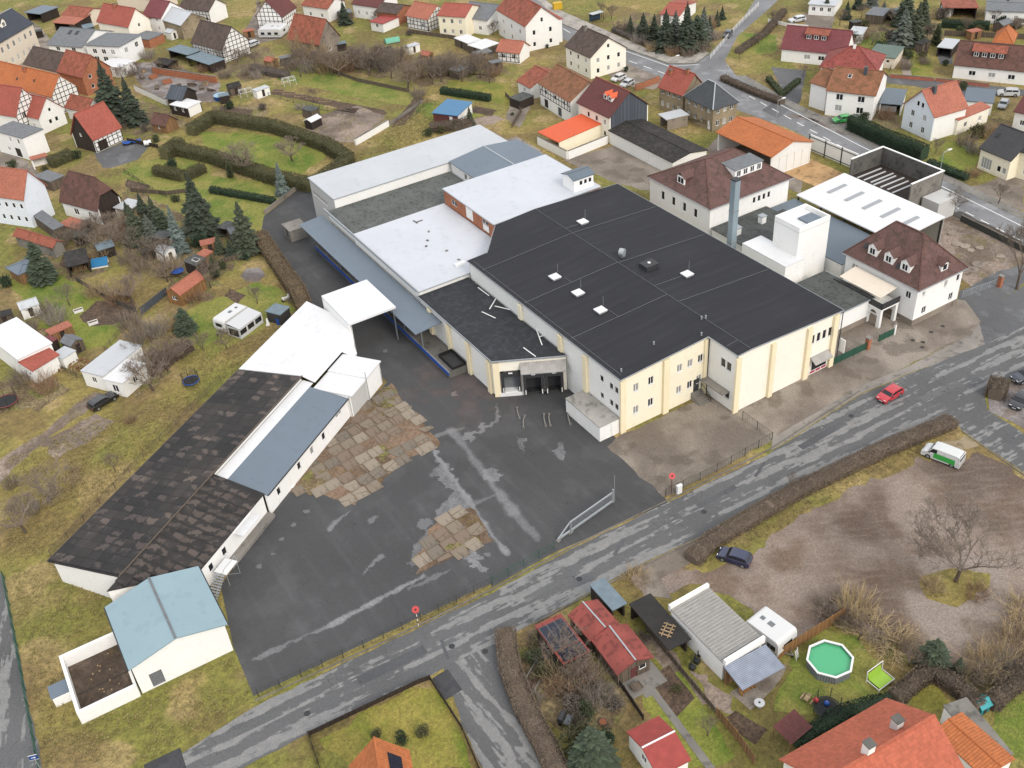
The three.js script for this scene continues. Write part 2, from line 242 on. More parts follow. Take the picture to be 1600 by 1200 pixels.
// list entries: [count, sill height, width, height, from, to, kind, pane, frame]; from/to in -1..1 of the half wall
function openings(list, half) {
  const out = []; for (const [n, y, w, h, a = -1, b = 1, kind = 'win', pane, fr] of list || []) for (let i = 0; i < n; i++) { const u = n === 1 ? (a + b) / 2 * half : lerp(a, b, (i + .5) / n) * half; out.push([u, y, w, h, kind, pane, fr]); } return out;
}
function wallSide(root, side, half, off, top, mat, list, o) { // top: [[u,y],...] from right to left above the base
  const sh = new THREE.Shape(); const hh = half; sh.moveTo(-hh, o.y0 || 0); sh.lineTo(hh, o.y0 || 0); for (const q of top) sh.lineTo(q[0], q[1]);
  const ops = openings(list, half);
  for (const [u, y, w, h] of ops) { const p = new THREE.Path(), y0 = Math.max(y, .04); p.moveTo(u - w / 2, y0); p.lineTo(u - w / 2, y + h); p.lineTo(u + w / 2, y + h); p.lineTo(u + w / 2, y0); sh.holes.push(p); }
  const g = new THREE.ExtrudeGeometry(sh, { depth: .25, bevelEnabled: false }); g.translate(0, 0, off - .25); g.rotateY(SIDE[side]);
  const wl = put('wall', g, mat, root);
  for (const [u, y, w, h, kind, pane, fr] of ops) {
    if (kind === 'door' || kind === 'gate') {
      const m = mb().bb(-w / 2 + .005, w / 2 - .005, .045, h - .005, -.05, .0), dr = put(kind === 'gate' ? 'garage_door' : 'door', m, pane || M.darkwood, root);
      place(dr, u, y, off - .1, side); if (kind === 'door') put('handle', mb().bb(w / 2 - .2, w / 2 - .1, 1, 1.04, 0, .06), M.metal, dr);
      continue;
    }
    const [fg, pg, sg] = windowGeo(w, h, kind), f = put('window', fg, fr || o.frame || M.frame, root); place(f, u, y, off - .1, side);
    put('pane', pg, pane || (LAT[(winN++ * 7919) & 65535] < .3 ? M.curtain : M.glass), f); if (o.sill) put('sill', sg, o.sill, f);
  }
  return wl;
}
function place(m, u, y, off, side) { const a = SIDE[side], c = Math.cos(a), s = Math.sin(a); m.position.set(u * c + off * s, y, -u * s + off * c); m.rotation.y = a; }
// corner order of a roof in plan: a along the ridge, b across
function house(name, label, category, R, o = {}) {
  const root = thing(name, label, category, R.x, R.z, R.r, 0, o.group), ov = o.ov ?? .35, t = o.t ?? .16, kind = o.roof || 'gable', wm = o.wall || M.white, rm = o.roofM || M.red, win = o.win || {};
  const ax = o.ax || R.ax || (R.w >= R.d ? 'x' : 'z'), he = R.he, hr = o.hr ?? R.hr ?? he + 2;
  const L = ax === 'x' ? R.w : R.d, D = ax === 'x' ? R.d : R.w, P = ax === 'x' ? (a, y, b) => V(a, y, b) : (a, y, b) => V(b, y, -a);
  const hw = R.w / 2 - ov, hd = R.d / 2 - ov, s = (hr - he) / (D / 2), roof = mb();
  const eave = he + (kind === 'flat' ? 0 : ov * s) - t - .02;
  let tops = { f: [[hw, eave], [-hw, eave]], b: [[hw, eave], [-hw, eave]], r: [[hd - .25, eave], [-hd + .25, eave]], l: [[hd - .25, eave], [-hd + .25, eave]] };
  const gs = ax === 'x' ? ['l', 'r'] : ['f', 'b'], gh = ax === 'x' ? hd - .25 : hw;
  if (kind === 'gable') {
    roof.slab([P(-L / 2, he, D / 2), P(L / 2, he, D / 2), P(L / 2, hr, 0), P(-L / 2, hr, 0)], t).slab([P(L / 2, he, -D / 2), P(-L / 2, he, -D / 2), P(-L / 2, hr, 0), P(L / 2, hr, 0)], t);
    const e2 = eave + (ax === 'x' ? .25 * s : 0), pk = hr - t - .02; for (const g of gs) tops[g] = [[gh, e2], [0, pk], [-gh, e2]];
  } else if (kind === 'hip' || kind === 'half') {
    const hl = o.hip ?? D / 2, r = L / 2 - hl, hh = kind === 'half' ? lerp(he, hr, .5) : he, q = kind === 'half' ? D / 4 : D / 2, ex = L / 2;
    if (kind === 'hip') {
      roof.slab([P(-ex, he, D / 2), P(ex, he, D / 2), P(r, hr, 0), P(-r, hr, 0)], t).slab([P(ex, he, -D / 2), P(-ex, he, -D / 2), P(-r, hr, 0), P(r, hr, 0)], t);
      roof.slab([P(ex, he, D / 2), P(ex, he, -D / 2), P(r, hr, 0)], t).slab([P(-ex, he, -D / 2), P(-ex, he, D / 2), P(-r, hr, 0)], t);
    } else {
      roof.slab([P(-ex, he, D / 2), P(ex, he, D / 2), P(ex, hh, q), P(r, hr, 0), P(-r, hr, 0), P(-ex, hh, q)], t).slab([P(ex, he, -D / 2), P(-ex, he, -D / 2), P(-ex, hh, -q), P(-r, hr, 0), P(r, hr, 0), P(ex, hh, -q)], t);
      roof.slab([P(ex, hh, q), P(ex, hh, -q), P(r, hr, 0)], t).slab([P(-ex, hh, -q), P(-ex, hh, q), P(-r, hr, 0)], t);
      const k = gh * 2 / D; for (const g of gs) tops[g] = [[gh, eave], [gh * .5, hh - t - .1], [-gh * .5, hh - t - .1], [-gh, eave]];
    }
  } else if (kind === 'mono') { // low side at b = +D/2
    const sl = (hr - he) / D, yb = (b) => he + (D / 2 - b) * sl - t - .02;
    roof.slab([P(-L / 2, he, D / 2), P(L / 2, he, D / 2), P(L / 2, hr, -D / 2), P(-L / 2, hr, -D / 2)], t);
    if (ax === 'x') tops = { f: [[hw, yb(hd)], [-hw, yb(hd)]], b: [[hw, yb(-hd + .26)], [-hw, yb(-hd + .26)]], r: [[hd - .25, yb(-hd + .25)], [-hd + .25, yb(hd - .25)]], l: [[hd - .25, yb(hd - .25)], [-hd + .25, yb(-hd + .25)]] };
    else tops = { r: [[hd - .25, yb(hw)], [-hd + .25, yb(hw)]], l: [[hd - .25, yb(-hw + .26)], [-hd + .25, yb(-hw + .26)]], f: [[hw, yb(hw)], [-hw, yb(-hw)]], b: [[hw, yb(-hw)], [-hw, yb(hw)]] };
  } else roof.slab([V(-R.w / 2, he, R.d / 2), V(R.w / 2, he, R.d / 2), V(R.w / 2, he, -R.d / 2), V(-R.w / 2, he, -R.d / 2)], t);
  for (const sd of ['f', 'r', 'b', 'l']) { if (o.open && o.open.includes(sd)) continue; wallSide(root, sd, sd === 'f' || sd === 'b' ? hw : hd - .25, sd === 'f' || sd === 'b' ? hd : hw, tops[sd], (o.sideM && o.sideM[sd]) || wm, win[sd], o); }
  const rf = put('roof', roof, rm, root); root.userData.roof = undefined; delete root.userData.roof;
  if (kind !== 'flat' && kind !== 'mono' && !o.noCap) {
    const r = kind === 'gable' ? L / 2 : L / 2 - (o.hip ?? D / 2); const cap = mb().bar(P(-r, hr + .03, 0), P(r, hr + .03, 0), D < 7 ? .16 : .28, .1);
    if (kind === 'hip') for (const i of [-1, 1]) for (const j of [-1, 1]) cap.bar(P(i * r, hr + .03, 0), P(i * L / 2, he + .03, j * D / 2), .24, .1);
    put('ridge_cap', cap, o.capM || rm, rf);
  }
  if (o.gutter) { const g = mb(), y = he - t * .5; if (kind === 'mono' || kind === 'gable') { g.bar(P(-L / 2, y, D / 2 + .07), P(L / 2, y, D / 2 + .07), .13); if (kind === 'gable') g.bar(P(-L / 2, y, -D / 2 - .07), P(L / 2, y, -D / 2 - .07), .13); } else g.bar(V(-R.w / 2, y, R.d / 2 + .07), V(R.w / 2, y, R.d / 2 + .07), .13).bar(V(R.w / 2 + .07, y, R.d / 2), V(R.w / 2 + .07, y, -R.d / 2), .13).bar(V(-R.w / 2 - .07, y, R.d / 2), V(-R.w / 2 - .07, y, -R.d / 2), .13); put('gutter', g, o.gutter, root); }
  const yAt = (a, b) => kind === 'flat' ? he : kind === 'mono' ? he + (D / 2 - b) * (hr - he) / D : Math.min(hr - Math.abs(b) * s, kind === 'hip' ? he + (L / 2 - Math.abs(a)) * (hr - he) / (o.hip ?? D / 2) : 1e9);
  for (const [a, b, h = 1.2, w = .6, m] of o.chim || []) { const y = yAt(a, b), p = P(a, 0, b), c = put('chimney', mb().bb(p.x - w / 2, p.x + w / 2, y - 1, y + h, p.z - w / 2, p.z + w / 2), m || M.brick, rf); c.add(new THREE.Mesh(mb().bb(p.x - w / 2 - .07, p.x + w / 2 + .07, y + h, y + h + .12, p.z - w / 2 - .07, p.z + w / 2 + .07).geo(), M.darkconcrete)); c.children[0].name = 'chimney_cap'; c.children[0].castShadow = true; }
  // dormers: [a, b(front of dormer), width, wall height, roof material, kind]
  for (const [a, b, w, h, m, dk = 'gable', cheek] of o.dormer || []) {
    const sg = Math.sign(b) || 1, y = yAt(a, b), back = (yy) => sg * (hr - yy) / s, q = mb(), W = (aa, yy, bb) => P(aa, yy, bb), f0 = b, ht = y + h, bk = back(ht);
    const F = (A, B, C, Dd) => sg > 0 ? q.quad(A, B, C, Dd) : q.quad(B, A, Dd, C);
    F(W(a - w / 2, y - .3, f0), W(a + w / 2, y - .3, f0), W(a + w / 2, ht, f0), W(a - w / 2, ht, f0));
    for (const e of [-1, 1]) q.tri(W(a + e * w / 2, y - .3, f0), W(a + e * w / 2, ht, bk), W(a + e * w / 2, ht, f0));
    const rt = mb(), o2 = .22;
    if (dk === 'gable') {
      const pk = ht + w * .45, bp = back(pk); q.tri(W(a - w / 2, ht, f0), W(a + w / 2, ht, f0), W(a, pk - .05, f0));
      for (const e of [-1, 1]) { const pts = [W(a + e * (w / 2 + o2), ht - o2 * .8, f0 + sg * o2), W(a + e * (w / 2 + o2), ht - o2 * .8, back(ht - o2 * .8)), W(a, pk, bp), W(a, pk, f0 + sg * o2)]; rt.slab(e * sg > 0 ? pts : [pts[1], pts[0], pts[3], pts[2]], .1); }
    } else { const hb = Math.min(hr - .1, ht + (dk === 'flat' ? .25 : .9)), bb = back(hb); rt.slab(sg > 0 ? [W(a - w / 2 - o2, ht + .05, f0 + sg * o2), W(a + w / 2 + o2, ht + .05, f0 + sg * o2), W(a + w / 2 + o2, hb, bb), W(a - w / 2 - o2, hb, bb)] : [W(a + w / 2 + o2, ht + .05, f0 + sg * o2), W(a - w / 2 - o2, ht + .05, f0 + sg * o2), W(a - w / 2 - o2, hb, bb), W(a + w / 2 + o2, hb, bb)], .14); }
    const dm = put('dormer', q, cheek || wm, rf); put('dormer_roof', rt, m || rm, dm);
    const n = Math.max(1, Math.round(w / 1.6)), ww = Math.min(1.2, w / n * .62), fh = Math.min(1.15, h * .78); for (let i = 0; i < n; i++) { const u = a - w / 2 + w * (i + .5) / n, c = W(u, y + (h - fh) * .4, f0 + sg * .05), pn = put('dormer_window', windowGeo(+ww.toFixed(2), +fh.toFixed(2), 'win')[0], M.frame, dm); pn.position.copy(c); pn.rotation.y = ax === 'x' ? (sg > 0 ? 0 : Math.PI) : (sg > 0 ? Math.PI / 2 : -Math.PI / 2); const g = new THREE.Mesh(windowGeo(+ww.toFixed(2), +fh.toFixed(2), 'win')[1], M.glass); g.name = 'pane'; g.castShadow = true; pn.add(g); }
  }
  for (const [a, b, w = .8, h = 1.2, m, nm = 'skylight'] of o.sky || []) { // roof windows and panels lying on the slope
    const sg = Math.sign(b) || 1, n = kind === 'flat' ? 0 : kind === 'mono' ? Math.atan((hr - he) / D) : Math.atan(s) * sg, g = mb().box(0, 0, 0, w, .1, h).geo(); const q = put(nm, g, m || M.frameDark, rf); const p = P(a, yAt(a, b) + .06, b); q.position.copy(p); q.rotation.order = 'YXZ'; q.rotation.y = ax === 'x' ? 0 : Math.PI / 2; q.rotation.x = n;
    const pg = mb().box(0, 0, 0, w - (nm === 'solar_panel' ? .06 : .14), .03, h - (nm === 'solar_panel' ? .06 : .14)).geo(), pn = put('pane', pg, nm === 'solar_panel' ? M.solar : M.glass, q); pn.position.y = .06;
  }
  if (o.frameWork) timberFrame(root, o.frameWork, hw, hd, eave, hr, ax, o);
  if (o.plinth) put('plinth', mb().bb(-hw - .04, hw + .04, 0, o.plinthH || .7, hd, hd + .04).bb(hw, hw + .04, 0, o.plinthH || .7, -hd, hd).bb(-hw - .04, -hw, 0, o.plinthH || .7, -hd, hd).bb(-hw - .04, hw + .04, 0, o.plinthH || .7, -hd - .04, -hd), o.plinth, root);
  return Object.assign(root, { hw, hd, rf, yAt, P });
}
// half-timbering: posts, rails and braces standing 4 cm proud of the plaster
function timberFrame(root, sides, hw, hd, eave, hr, ax, o) {
  for (const sd of sides) {
    const half = sd === 'f' || sd === 'b' ? hw : hd, off = sd === 'f' || sd === 'b' ? hd : hw, q = mb(), y0 = o.fwY || .3, gab = (ax === 'x') === (sd === 'l' || sd === 'r'), n = Math.max(3, Math.round(half * 2 / 1.3)), rows = Math.max(2, Math.round((eave - y0) / 1.25));
    const pk = hr - .5, top = (u) => gab ? lerp(pk, eave, Math.abs(u) / half) : eave;
    for (let i = 0; i <= n; i++) { const u = lerp(-half + .08, half - .08, i / n); q.bb(u - .08, u + .08, y0, top(u) - .1, .005, .045); }
    for (let j = 0; j <= rows; j++) { const y = lerp(y0, eave - .12, j / rows); q.bb(-half, half, y - .07, y + .07, .006, .05); }
    if (gab) for (let y = eave + 1.1; y < pk - .4; y += 1.1) { const u = half * (pk - y) / (pk - eave) - .15; q.bb(-u, u, y - .07, y + .07, .006, .05); }
    for (const e of [-1, 1]) q.bar(V(e * (half - .1), y0, .025), V(e * (half - 1.2), y0 + (eave - y0) / rows * 1.6, .025), .14, .042);
    const m = put('timber_frame', q, M.timber, root); place(m, 0, 0, off, sd);
  }
}
// ---------- plants ----------
const jit = (r, c, v) => { const k = 1 + (r() - .5) * v; return [c[0] * k, c[1] * k, c[2] * (k * .9 + .1)]; };
function bareCrown(seed, o = {}) { // unit-ish tree about 8 m tall: trunk and branching crown
  const r = rng(seed), tr = mb(), cr = mb(), dep = o.depth ?? 5, H = o.trunk ?? 1.8, sp = o.spread ?? .62, col = o.col || [.17, .135, .105];
  cr.k = col;
  const grow = (a, d, len, rad, k) => {
    const b = a.clone().addScaledVector(d, len * .55), d2 = d.clone().add(V((r() - .5) * .35, (r() - .3) * .3, (r() - .5) * .35)).normalize(), c = b.clone().addScaledVector(d2, len * .45);
    cr.k = jit(r, col, .5); const q = k < 2 ? 5 : 3; cr.limb(a, b, rad, rad * .82, q); cr.limb(b, c, rad * .82, rad * .62, q);
    if (k >= dep) return;
    const n = k === 0 ? 3 : 2 + (r() < (o.bushy ?? .55) ? 1 : 0) + (k === dep - 1 ? 1 : 0);
    for (let i = 0; i < n; i++) { const t = r() * 6.283, e = d2.clone().addScaledVector(V(Math.cos(t), (r() - .35) * .7, Math.sin(t)), sp * (.8 + r() * .6)).normalize(); e.y += o.up ?? .12; e.normalize(); grow(i ? b.clone().lerp(c, r()) : c, e, len * (.64 + r() * .2), Math.max(.011, rad * .6), k + 1); }
  };
  const lean = V((r() - .5) * .5, H, (r() - .5) * .5); tr.limb(V(0, -.1, 0), lean.clone().multiplyScalar(.5), .2, .165, 7); tr.limb(lean.clone().multiplyScalar(.5), lean, .165, .15, 7);
  for (let i = 0; i < (o.main ?? 4); i++) { const t = i / (o.main ?? 4) * 6.283 + r(), d = V(Math.cos(t) * (o.flat ?? .62), 1, Math.sin(t) * (o.flat ?? .62)).normalize(); grow(lean, i ? d : V(d.x * .3, 1, d.z * .3).normalize(), (o.len ?? 1.9) * (.85 + r() * .3), .1, 0); }
  return [tr.geo(), cr.geo()];
}
const bareV = [bareCrown(11, { depth: 6 }), bareCrown(12, { depth: 6, spread: .8, flat: .9 }), bareCrown(13, { depth: 6, up: .25, spread: .5, flat: .45 }), bareCrown(14, { depth: 6, spread: .9, flat: 1.1, trunk: 1.3, len: 1.6 }), bareCrown(15, { depth: 6, bushy: .6, col: [.17, .13, .105] })];
const bigV = bareCrown(33, { depth: 7, trunk: 1.6, len: 2.3, main: 5, spread: .62, flat: .85, bushy: .45, col: [.2, .165, .135] });
const orchardV = bareCrown(52, { depth: 6, trunk: 1.2, len: 1.5, main: 5, spread: .85, flat: 1.1, bushy: .5, col: [.21, .165, .13] });
function bare(label, x, z, h = 7, v = 0, turn = 0, wide = 1, name = 'bare_tree') {
  const [a, b] = v === 'big' ? bigV : v === 'orchard' ? orchardV : bareV[v % bareV.length], g = thing(name, label, 'tree', x, z, turn, 0, 'leafless trees'); const s = h / (v === 'big' ? 11 : v === 'orchard' ? 7 : 8.4);
  put('trunk', a, M.bark, g); put('crown', b, M.twig, g); g.scale.set(s * wide, s, s * wide); return g;
}
function coniferGeo(seed, R, col, dens = 1, droop = .25, taper = .95) { // height 1
  const r = rng(seed), q = mb(), W = 34;
  for (let i = 0; i < W; i++) {
    const t = (i + r() * .6) / W, y = .05 + t * .93, rad = R * Math.pow(1 - t, taper) * (.7 + r() * .5) + .006, n = Math.round((12 + 14 * (1 - t)) * dens);
    for (let k = 0; k < n; k++) {
      const a = r() * 6.283, rr = rad * (.42 + Math.pow(r(), .6) * .72), c = Math.cos(a), s = Math.sin(a), y1 = y - rr * droop * (.4 + r()) + (r() - .5) * .05, w = rr * .2 + .008;
      const base = V(c * rr * .15, y + .012, s * rr * .15), tip = V(c * rr, y1, s * rr), m = V(c * rr * .62, lerp(y, y1, .5) + .012, s * rr * .62), l = m.clone().add(V(-s * w, -.014 - r() * .02, c * w)), o = m.clone().add(V(s * w, -.014 - r() * .02, -c * w));
      q.k = jit(r, col, .7); q.tri(base, l, m).tri(base, m, o); q.k = jit(r, col, .7); q.tri(l, tip, m).tri(m, tip, o);
      q.k = jit(r, col, .7); const dn = tip.clone().lerp(m, .4); q.tri(m, dn, dn.clone().add(V((r() - .5) * w, -.03 - r() * .02, (r() - .5) * w)));
    }
  }
  return [mb().limb(V(0, -.01, 0), V(0, .9, 0), .018, .003, 6).geo(), q.geo()];
}
const conV = { spruce: coniferGeo(3, .25, [.05, .062, .036]), dark: coniferGeo(4, .28, [.036, .048, .03], 1.2), blue: coniferGeo(5, .22, [.11, .14, .125]), pine: coniferGeo(6, .4, [.05, .068, .04], 1.1, .1, .6), slim: coniferGeo(7, .14, [.07, .082, .036], 1.2, -.5, .55), grey: coniferGeo(8, .3, [.09, .105, .085], .9) };
function conifer(label, x, z, h = 9, kind = 'spruce', wide = 1, name = 'conifer_tree') {
  const g = thing(name, label, 'tree', x, z, (x * 7 + z * 3) % 6, 0, 'evergreen trees'), [a, b] = conV[kind]; put('trunk', a, M.bark, g); put('crown', b, M.leaf, g); g.scale.set(h * wide * 1.14, h, h * wide * 1.14); return g;
}
// clipped hedge along a path: woody core plus thousands of small leaves
const HC = { twig: [.17, .13, .096], green: [.052, .068, .03], olive: [.085, .082, .036], dark: [.024, .045, .022], brown: [.125, .095, .07], rust: [.15, .11, .066], greybrown: [.12, .10, .085] };
function hedge(label, pts, w = 1.2, h = 1.8, colName = 'green', dens = 55, name = 'clipped_hedge') {
  const r = rng(Math.round(pts[0][0] * 10 + pts[0][1] * 7 + 900)), g = thing(name, label, 'hedge', 0, 0, 0, 0, 'hedges'), q = mb(), core = mb(), col = HC[colName], dk = col.map((c) => c * .9), fine = colName === 'twig' ? .5 : .8; if (colName === 'twig') dens = 150;
  core.k = dk;
  const leaf = (p, n) => { const s = (.1 + r() * .13) * fine, a = V(r() - .5, r() - .5, r() - .5).normalize().multiplyScalar(s), b = V(r() - .5, r() - .5, r() - .5).addScaledVector(n, .4).normalize().multiplyScalar(s); q.k = jit(r, col, .8); q.tri(p.clone().sub(a), p.clone().add(a), p.clone().add(b)); };
  for (let i = 0; i + 1 < pts.length; i++) {
    const a = pts[i], b = pts[i + 1], dx = b[0] - a[0], dz = b[1] - a[1], L = Math.hypot(dx, dz), ux = dx / L, uz = dz / L, nx = -uz, nz = ux, seg = Math.max(1, Math.round(L / .9));
    const ring = (k) => { const t = k / seg, cx = a[0] + dx * t, cz = a[1] + dz * t, wob = .82 + .22 * LAT[(k * 31 + i * 77 + 5) & 65535], hh = h * (.86 + .14 * LAT[(k * 53 + i * 19) & 65535]), e = w / 2 * wob * .92; return [V(cx + nx * e * .85, 0, cz + nz * e * .85), V(cx + nx * e, hh * .72, cz + nz * e), V(cx + nx * e * .62, hh * .95, cz + nz * e * .62), V(cx - nx * e * .62, hh * .95, cz - nz * e * .62), V(cx - nx * e, hh * .72, cz - nz * e), V(cx - nx * e * .85, 0, cz - nz * e * .85)]; };
    for (let k = 0; k < seg; k++) { const A = ring(k), B = ring(k + 1); for (let m = 0; m < 5; m++) { core.k = jit(r, dk, .5); core.quad(A[m + 1], A[m], B[m], B[m + 1]); } if (k === 0) for (let m = 1; m < 5; m++) core.tri(A[0], A[m], A[m + 1]); if (k === seg - 1) for (let m = 1; m < 5; m++) core.tri(B[0], B[m + 1], B[m]); }
    const N = Math.round(L * (w + 2 * h) * dens);
    for (let k = 0; k < N; k++) { const t = r() * L, pr = r() * (w + 2 * h), cx = a[0] + ux * t, cz = a[1] + uz * t; let p, n; const bump = (vn(t * .9, i + 3, 4096, 2) - .5) * .24; if (pr < w) { const e = pr - w / 2; p = V(cx + nx * e, h * (1 - Math.pow(Math.abs(e) / w * 2, 4) * .12) + bump + (r() - .5) * .12, cz + nz * e); n = V(0, 1, 0); } else { const sd = pr < w + h ? 1 : -1, y = sd > 0 ? pr - w : pr - w - h, e = sd * (w / 2 + bump * .5 + (r() - .5) * .1); p = V(cx + nx * e, y, cz + nz * e); n = V(nx * sd, .3, nz * sd); } leaf(p, n); }
  }
  if (colName === 'twig' || colName === 'brown' || colName === 'rust' || colName === 'greybrown') for (let i = 0; i + 1 < pts.length; i++) { const a = pts[i], b = pts[i + 1], L = Math.hypot(b[0] - a[0], b[1] - a[1]), N = Math.round(L * 26); for (let k = 0; k < N; k++) { const t = r(), e = (r() - .5) * w * 1.05, x = lerp(a[0], b[0], t) - (b[1] - a[1]) / L * e, z = lerp(a[1], b[1], t) + (b[0] - a[0]) / L * e, y = h * (.45 + r() * .3); q.k = jit(r, col, .9); q.limb(V(x, y, z), V(x + (r() - .5) * .5, h * (.95 + r() * .35), z + (r() - .5) * .5), .016, .008, 3); } }
  put('branches', core, M.leaf, g); put('foliage', q, M.leaf, g); return g;
}
// rounded bush of leaf sprays round stems
const bushCache = {};
function bushGeo(colName, seed, n = 900) {
  const k = colName + seed + n; if (bushCache[k]) return bushCache[k]; const r = rng(seed + 71), q = mb(), st = mb(), col = HC[colName] || colName;
  for (let i = 0; i < 14; i++) { const t = r() * 6.283, e = .3 + r() * .5; st.limb(V(0, 0, 0), V(Math.cos(t) * e * .7, .55 + r() * .35, Math.sin(t) * e * .7), .03, .008, 3); }
  const lobes = []; for (let i = 0; i < 9; i++) { const t = r() * 6.283, e = r() * .5; lobes.push([Math.cos(t) * e, .3 + r() * .4, Math.sin(t) * e, .32 + r() * .22]); }
  for (let i = 0; i < n; i++) { const L = lobes[i % 9], d = V(r() - .5, r() - .42, r() - .5).normalize(), R = L[3] * (.75 + r() * .3), p = V(L[0] + d.x * R, Math.max(.03, L[1] + d.y * R), L[2] + d.z * R), s = .05 + r() * .06, a = V(r() - .5, r() - .5, r() - .5).normalize().multiplyScalar(s), b = V(r() - .5, r() - .5, r() - .5).addScaledVector(d, .5).normalize().multiplyScalar(s * 1.2); q.k = jit(r, col, 1); q.tri(p.clone().sub(a), p.clone().add(a), p.clone().add(b)); }
  return bushCache[k] = [st.geo(), q.geo()];
}
function bush(label, x, z, w = 2, h = 1.5, colName = 'green', seed = 1, name = 'garden_bush') { const g = thing(name, label, 'bush', x, z, seed, 0, 'bushes'), [a, b] = bushGeo(colName, seed); put('stems', a, M.bark, g); put('foliage', b, M.leaf, g); g.scale.set(w / 1.7, h / 1.05, w / 1.7); return g; }
// leafless thicket: many thin stems fanning from the ground
const shrubCache = {};
function shrubGeo(col, seed, n = 100) {
  const k = col.join() + seed + n; if (shrubCache[k]) return shrubCache[k]; const r = rng(seed + 5), q = mb();
  for (let i = 0; i < n; i++) { const t = r() * 6.283, e = Math.sqrt(r()) * .5, f = r() * .45; let p = V(Math.cos(t) * e, 0, Math.sin(t) * e), d = V(Math.cos(t) * f + (r() - .5) * .3, .6 + r() * .5, Math.sin(t) * f + (r() - .5) * .3); q.k = jit(r, col, .7); let w = .013; for (let k2 = 0; k2 < 3; k2++) { const b = p.clone().addScaledVector(d, .33); q.limb(p, b, w, w * .7, 3); for (let m = 0; m < 2; m++) { const e2 = d.clone().add(V((r() - .5) * 1.1, r() * .3, (r() - .5) * 1.1)).multiplyScalar(.22); q.limb(b, b.clone().add(e2), w * .55, w * .3, 3); } p = b; w *= .7; d.add(V((r() - .5) * .4, -.08, (r() - .5) * .4)); } }
  return shrubCache[k] = q.geo();
}
const SC = { brown: [.20, .16, .125], tan: [.30, .225, .13], grey: [.25, .215, .185], rust: [.25, .16, .10], dark: [.12, .10, .08], straw: [.38, .29, .16] };
function shrub(label, x, z, w = 3, h = 2, c = 'brown', seed = 1, name = 'leafless_shrub') { const g = thing(name, label, 'shrub', x, z, seed * 1.7, 0, 'leafless shrubs'); put('stems', shrubGeo(SC[c], seed % 4), M.twig, g); g.scale.set(w / 1.25, h, w / 1.25); return g; }
// ---------- fences and walls ----------
function along(pts, step, fn) { for (let i = 0; i + 1 < pts.length; i++) { const a = pts[i], b = pts[i + 1], L = Math.hypot(b[0] - a[0], b[1] - a[1]), n = Math.max(1, Math.round(L / step)), r = Math.atan2(-(b[1] - a[1]), b[0] - a[0]); for (let k = 0; k < n; k++) fn(lerp(a[0], b[0], k / n), lerp(a[1], b[1], k / n), lerp(a[0], b[0], (k + 1) / n), lerp(a[1], b[1], (k + 1) / n), r, L / n, i + 1 === pts.length - 1 && k === n - 1); } }
function wireFence(label, pts, h = 1.3, step = 2.5, m = M.fence, name = 'wire_fence', wires = 5) {
  const g = thing(name, label, 'fence', 0, 0, 0, 0, 'fences'), w = mb(), pg = mb().bb(-.04, .04, 0, h + .08, -.04, .04).geo();
  const post = (x, z) => { const p = put('post', pg, m, g); p.position.set(x, 0, z); };
  along(pts, step, (x0, z0, x1, z1, r, L, last) => { post(x0, z0); if (last) post(x1, z1); for (let i = 0; i < wires; i++) { const y = h * (.12 + .86 * i / (wires - 1)); w.bar(V(x0, y, z0), V(x1, y, z1), i === wires - 1 ? .04 : .02); } const n = Math.round(L / .5); for (let i = 1; i < n; i++) { const t = i / n; w.bar(V(lerp(x0, x1, t), .1, lerp(z0, z1, t)), V(lerp(x0, x1, t), h, lerp(z0, z1, t)), .015); } });
  put('wire_mesh', w, m, g); return g;
}
function panelFence(label, pts, h = 1.6, step = 2, m = M.greywood, name = 'board_fence', cat = 'fence') {
  const g = thing(name, label, cat, 0, 0, 0, 0, 'fences');
  along(pts, step, (x0, z0, x1, z1, r, L, last) => { const p = put('panel', mb().bb(.05, L - .05, .05, h, -.025, .025), m, g); p.position.set(x0, 0, z0); p.rotation.y = r; const q = put('post', mb().bb(-.06, .06, 0, h + .06, -.06, .06), m, g); q.position.set(x0, 0, z0); q.rotation.y = r; if (last) { const e = put('post', mb().bb(-.06, .06, 0, h + .06, -.06, .06), m, g); e.position.set(x1, 0, z1); } });
  return g;
}
function gardenWall(label, pts, h = 1, th = .3, m = M.concrete, name = 'garden_wall', capM) {
  const g = thing(name, label, 'wall'); for (let i = 0; i + 1 < pts.length; i++) { const a = pts[i], b = pts[i + 1], L = Math.hypot(b[0] - a[0], b[1] - a[1]), r = Math.atan2(-(b[1] - a[1]), b[0] - a[0]), e = i ? th / 2 : 0; const w = put('wall_section', mb().bb(e, L + (i + 2 < pts.length ? -th / 2 : 0), 0, h - (i % 2) * .003, -th / 2, th / 2), m, g); w.position.set(a[0], 0, a[1]); w.rotation.y = r; const c = put('coping', mb().bb(e, L + (i + 2 < pts.length ? -th / 2 : 0), h, h + .07 - (i % 2) * .003, -th / 2 - .04, th / 2 + .04), capM || M.kerb, w); } return g;
}
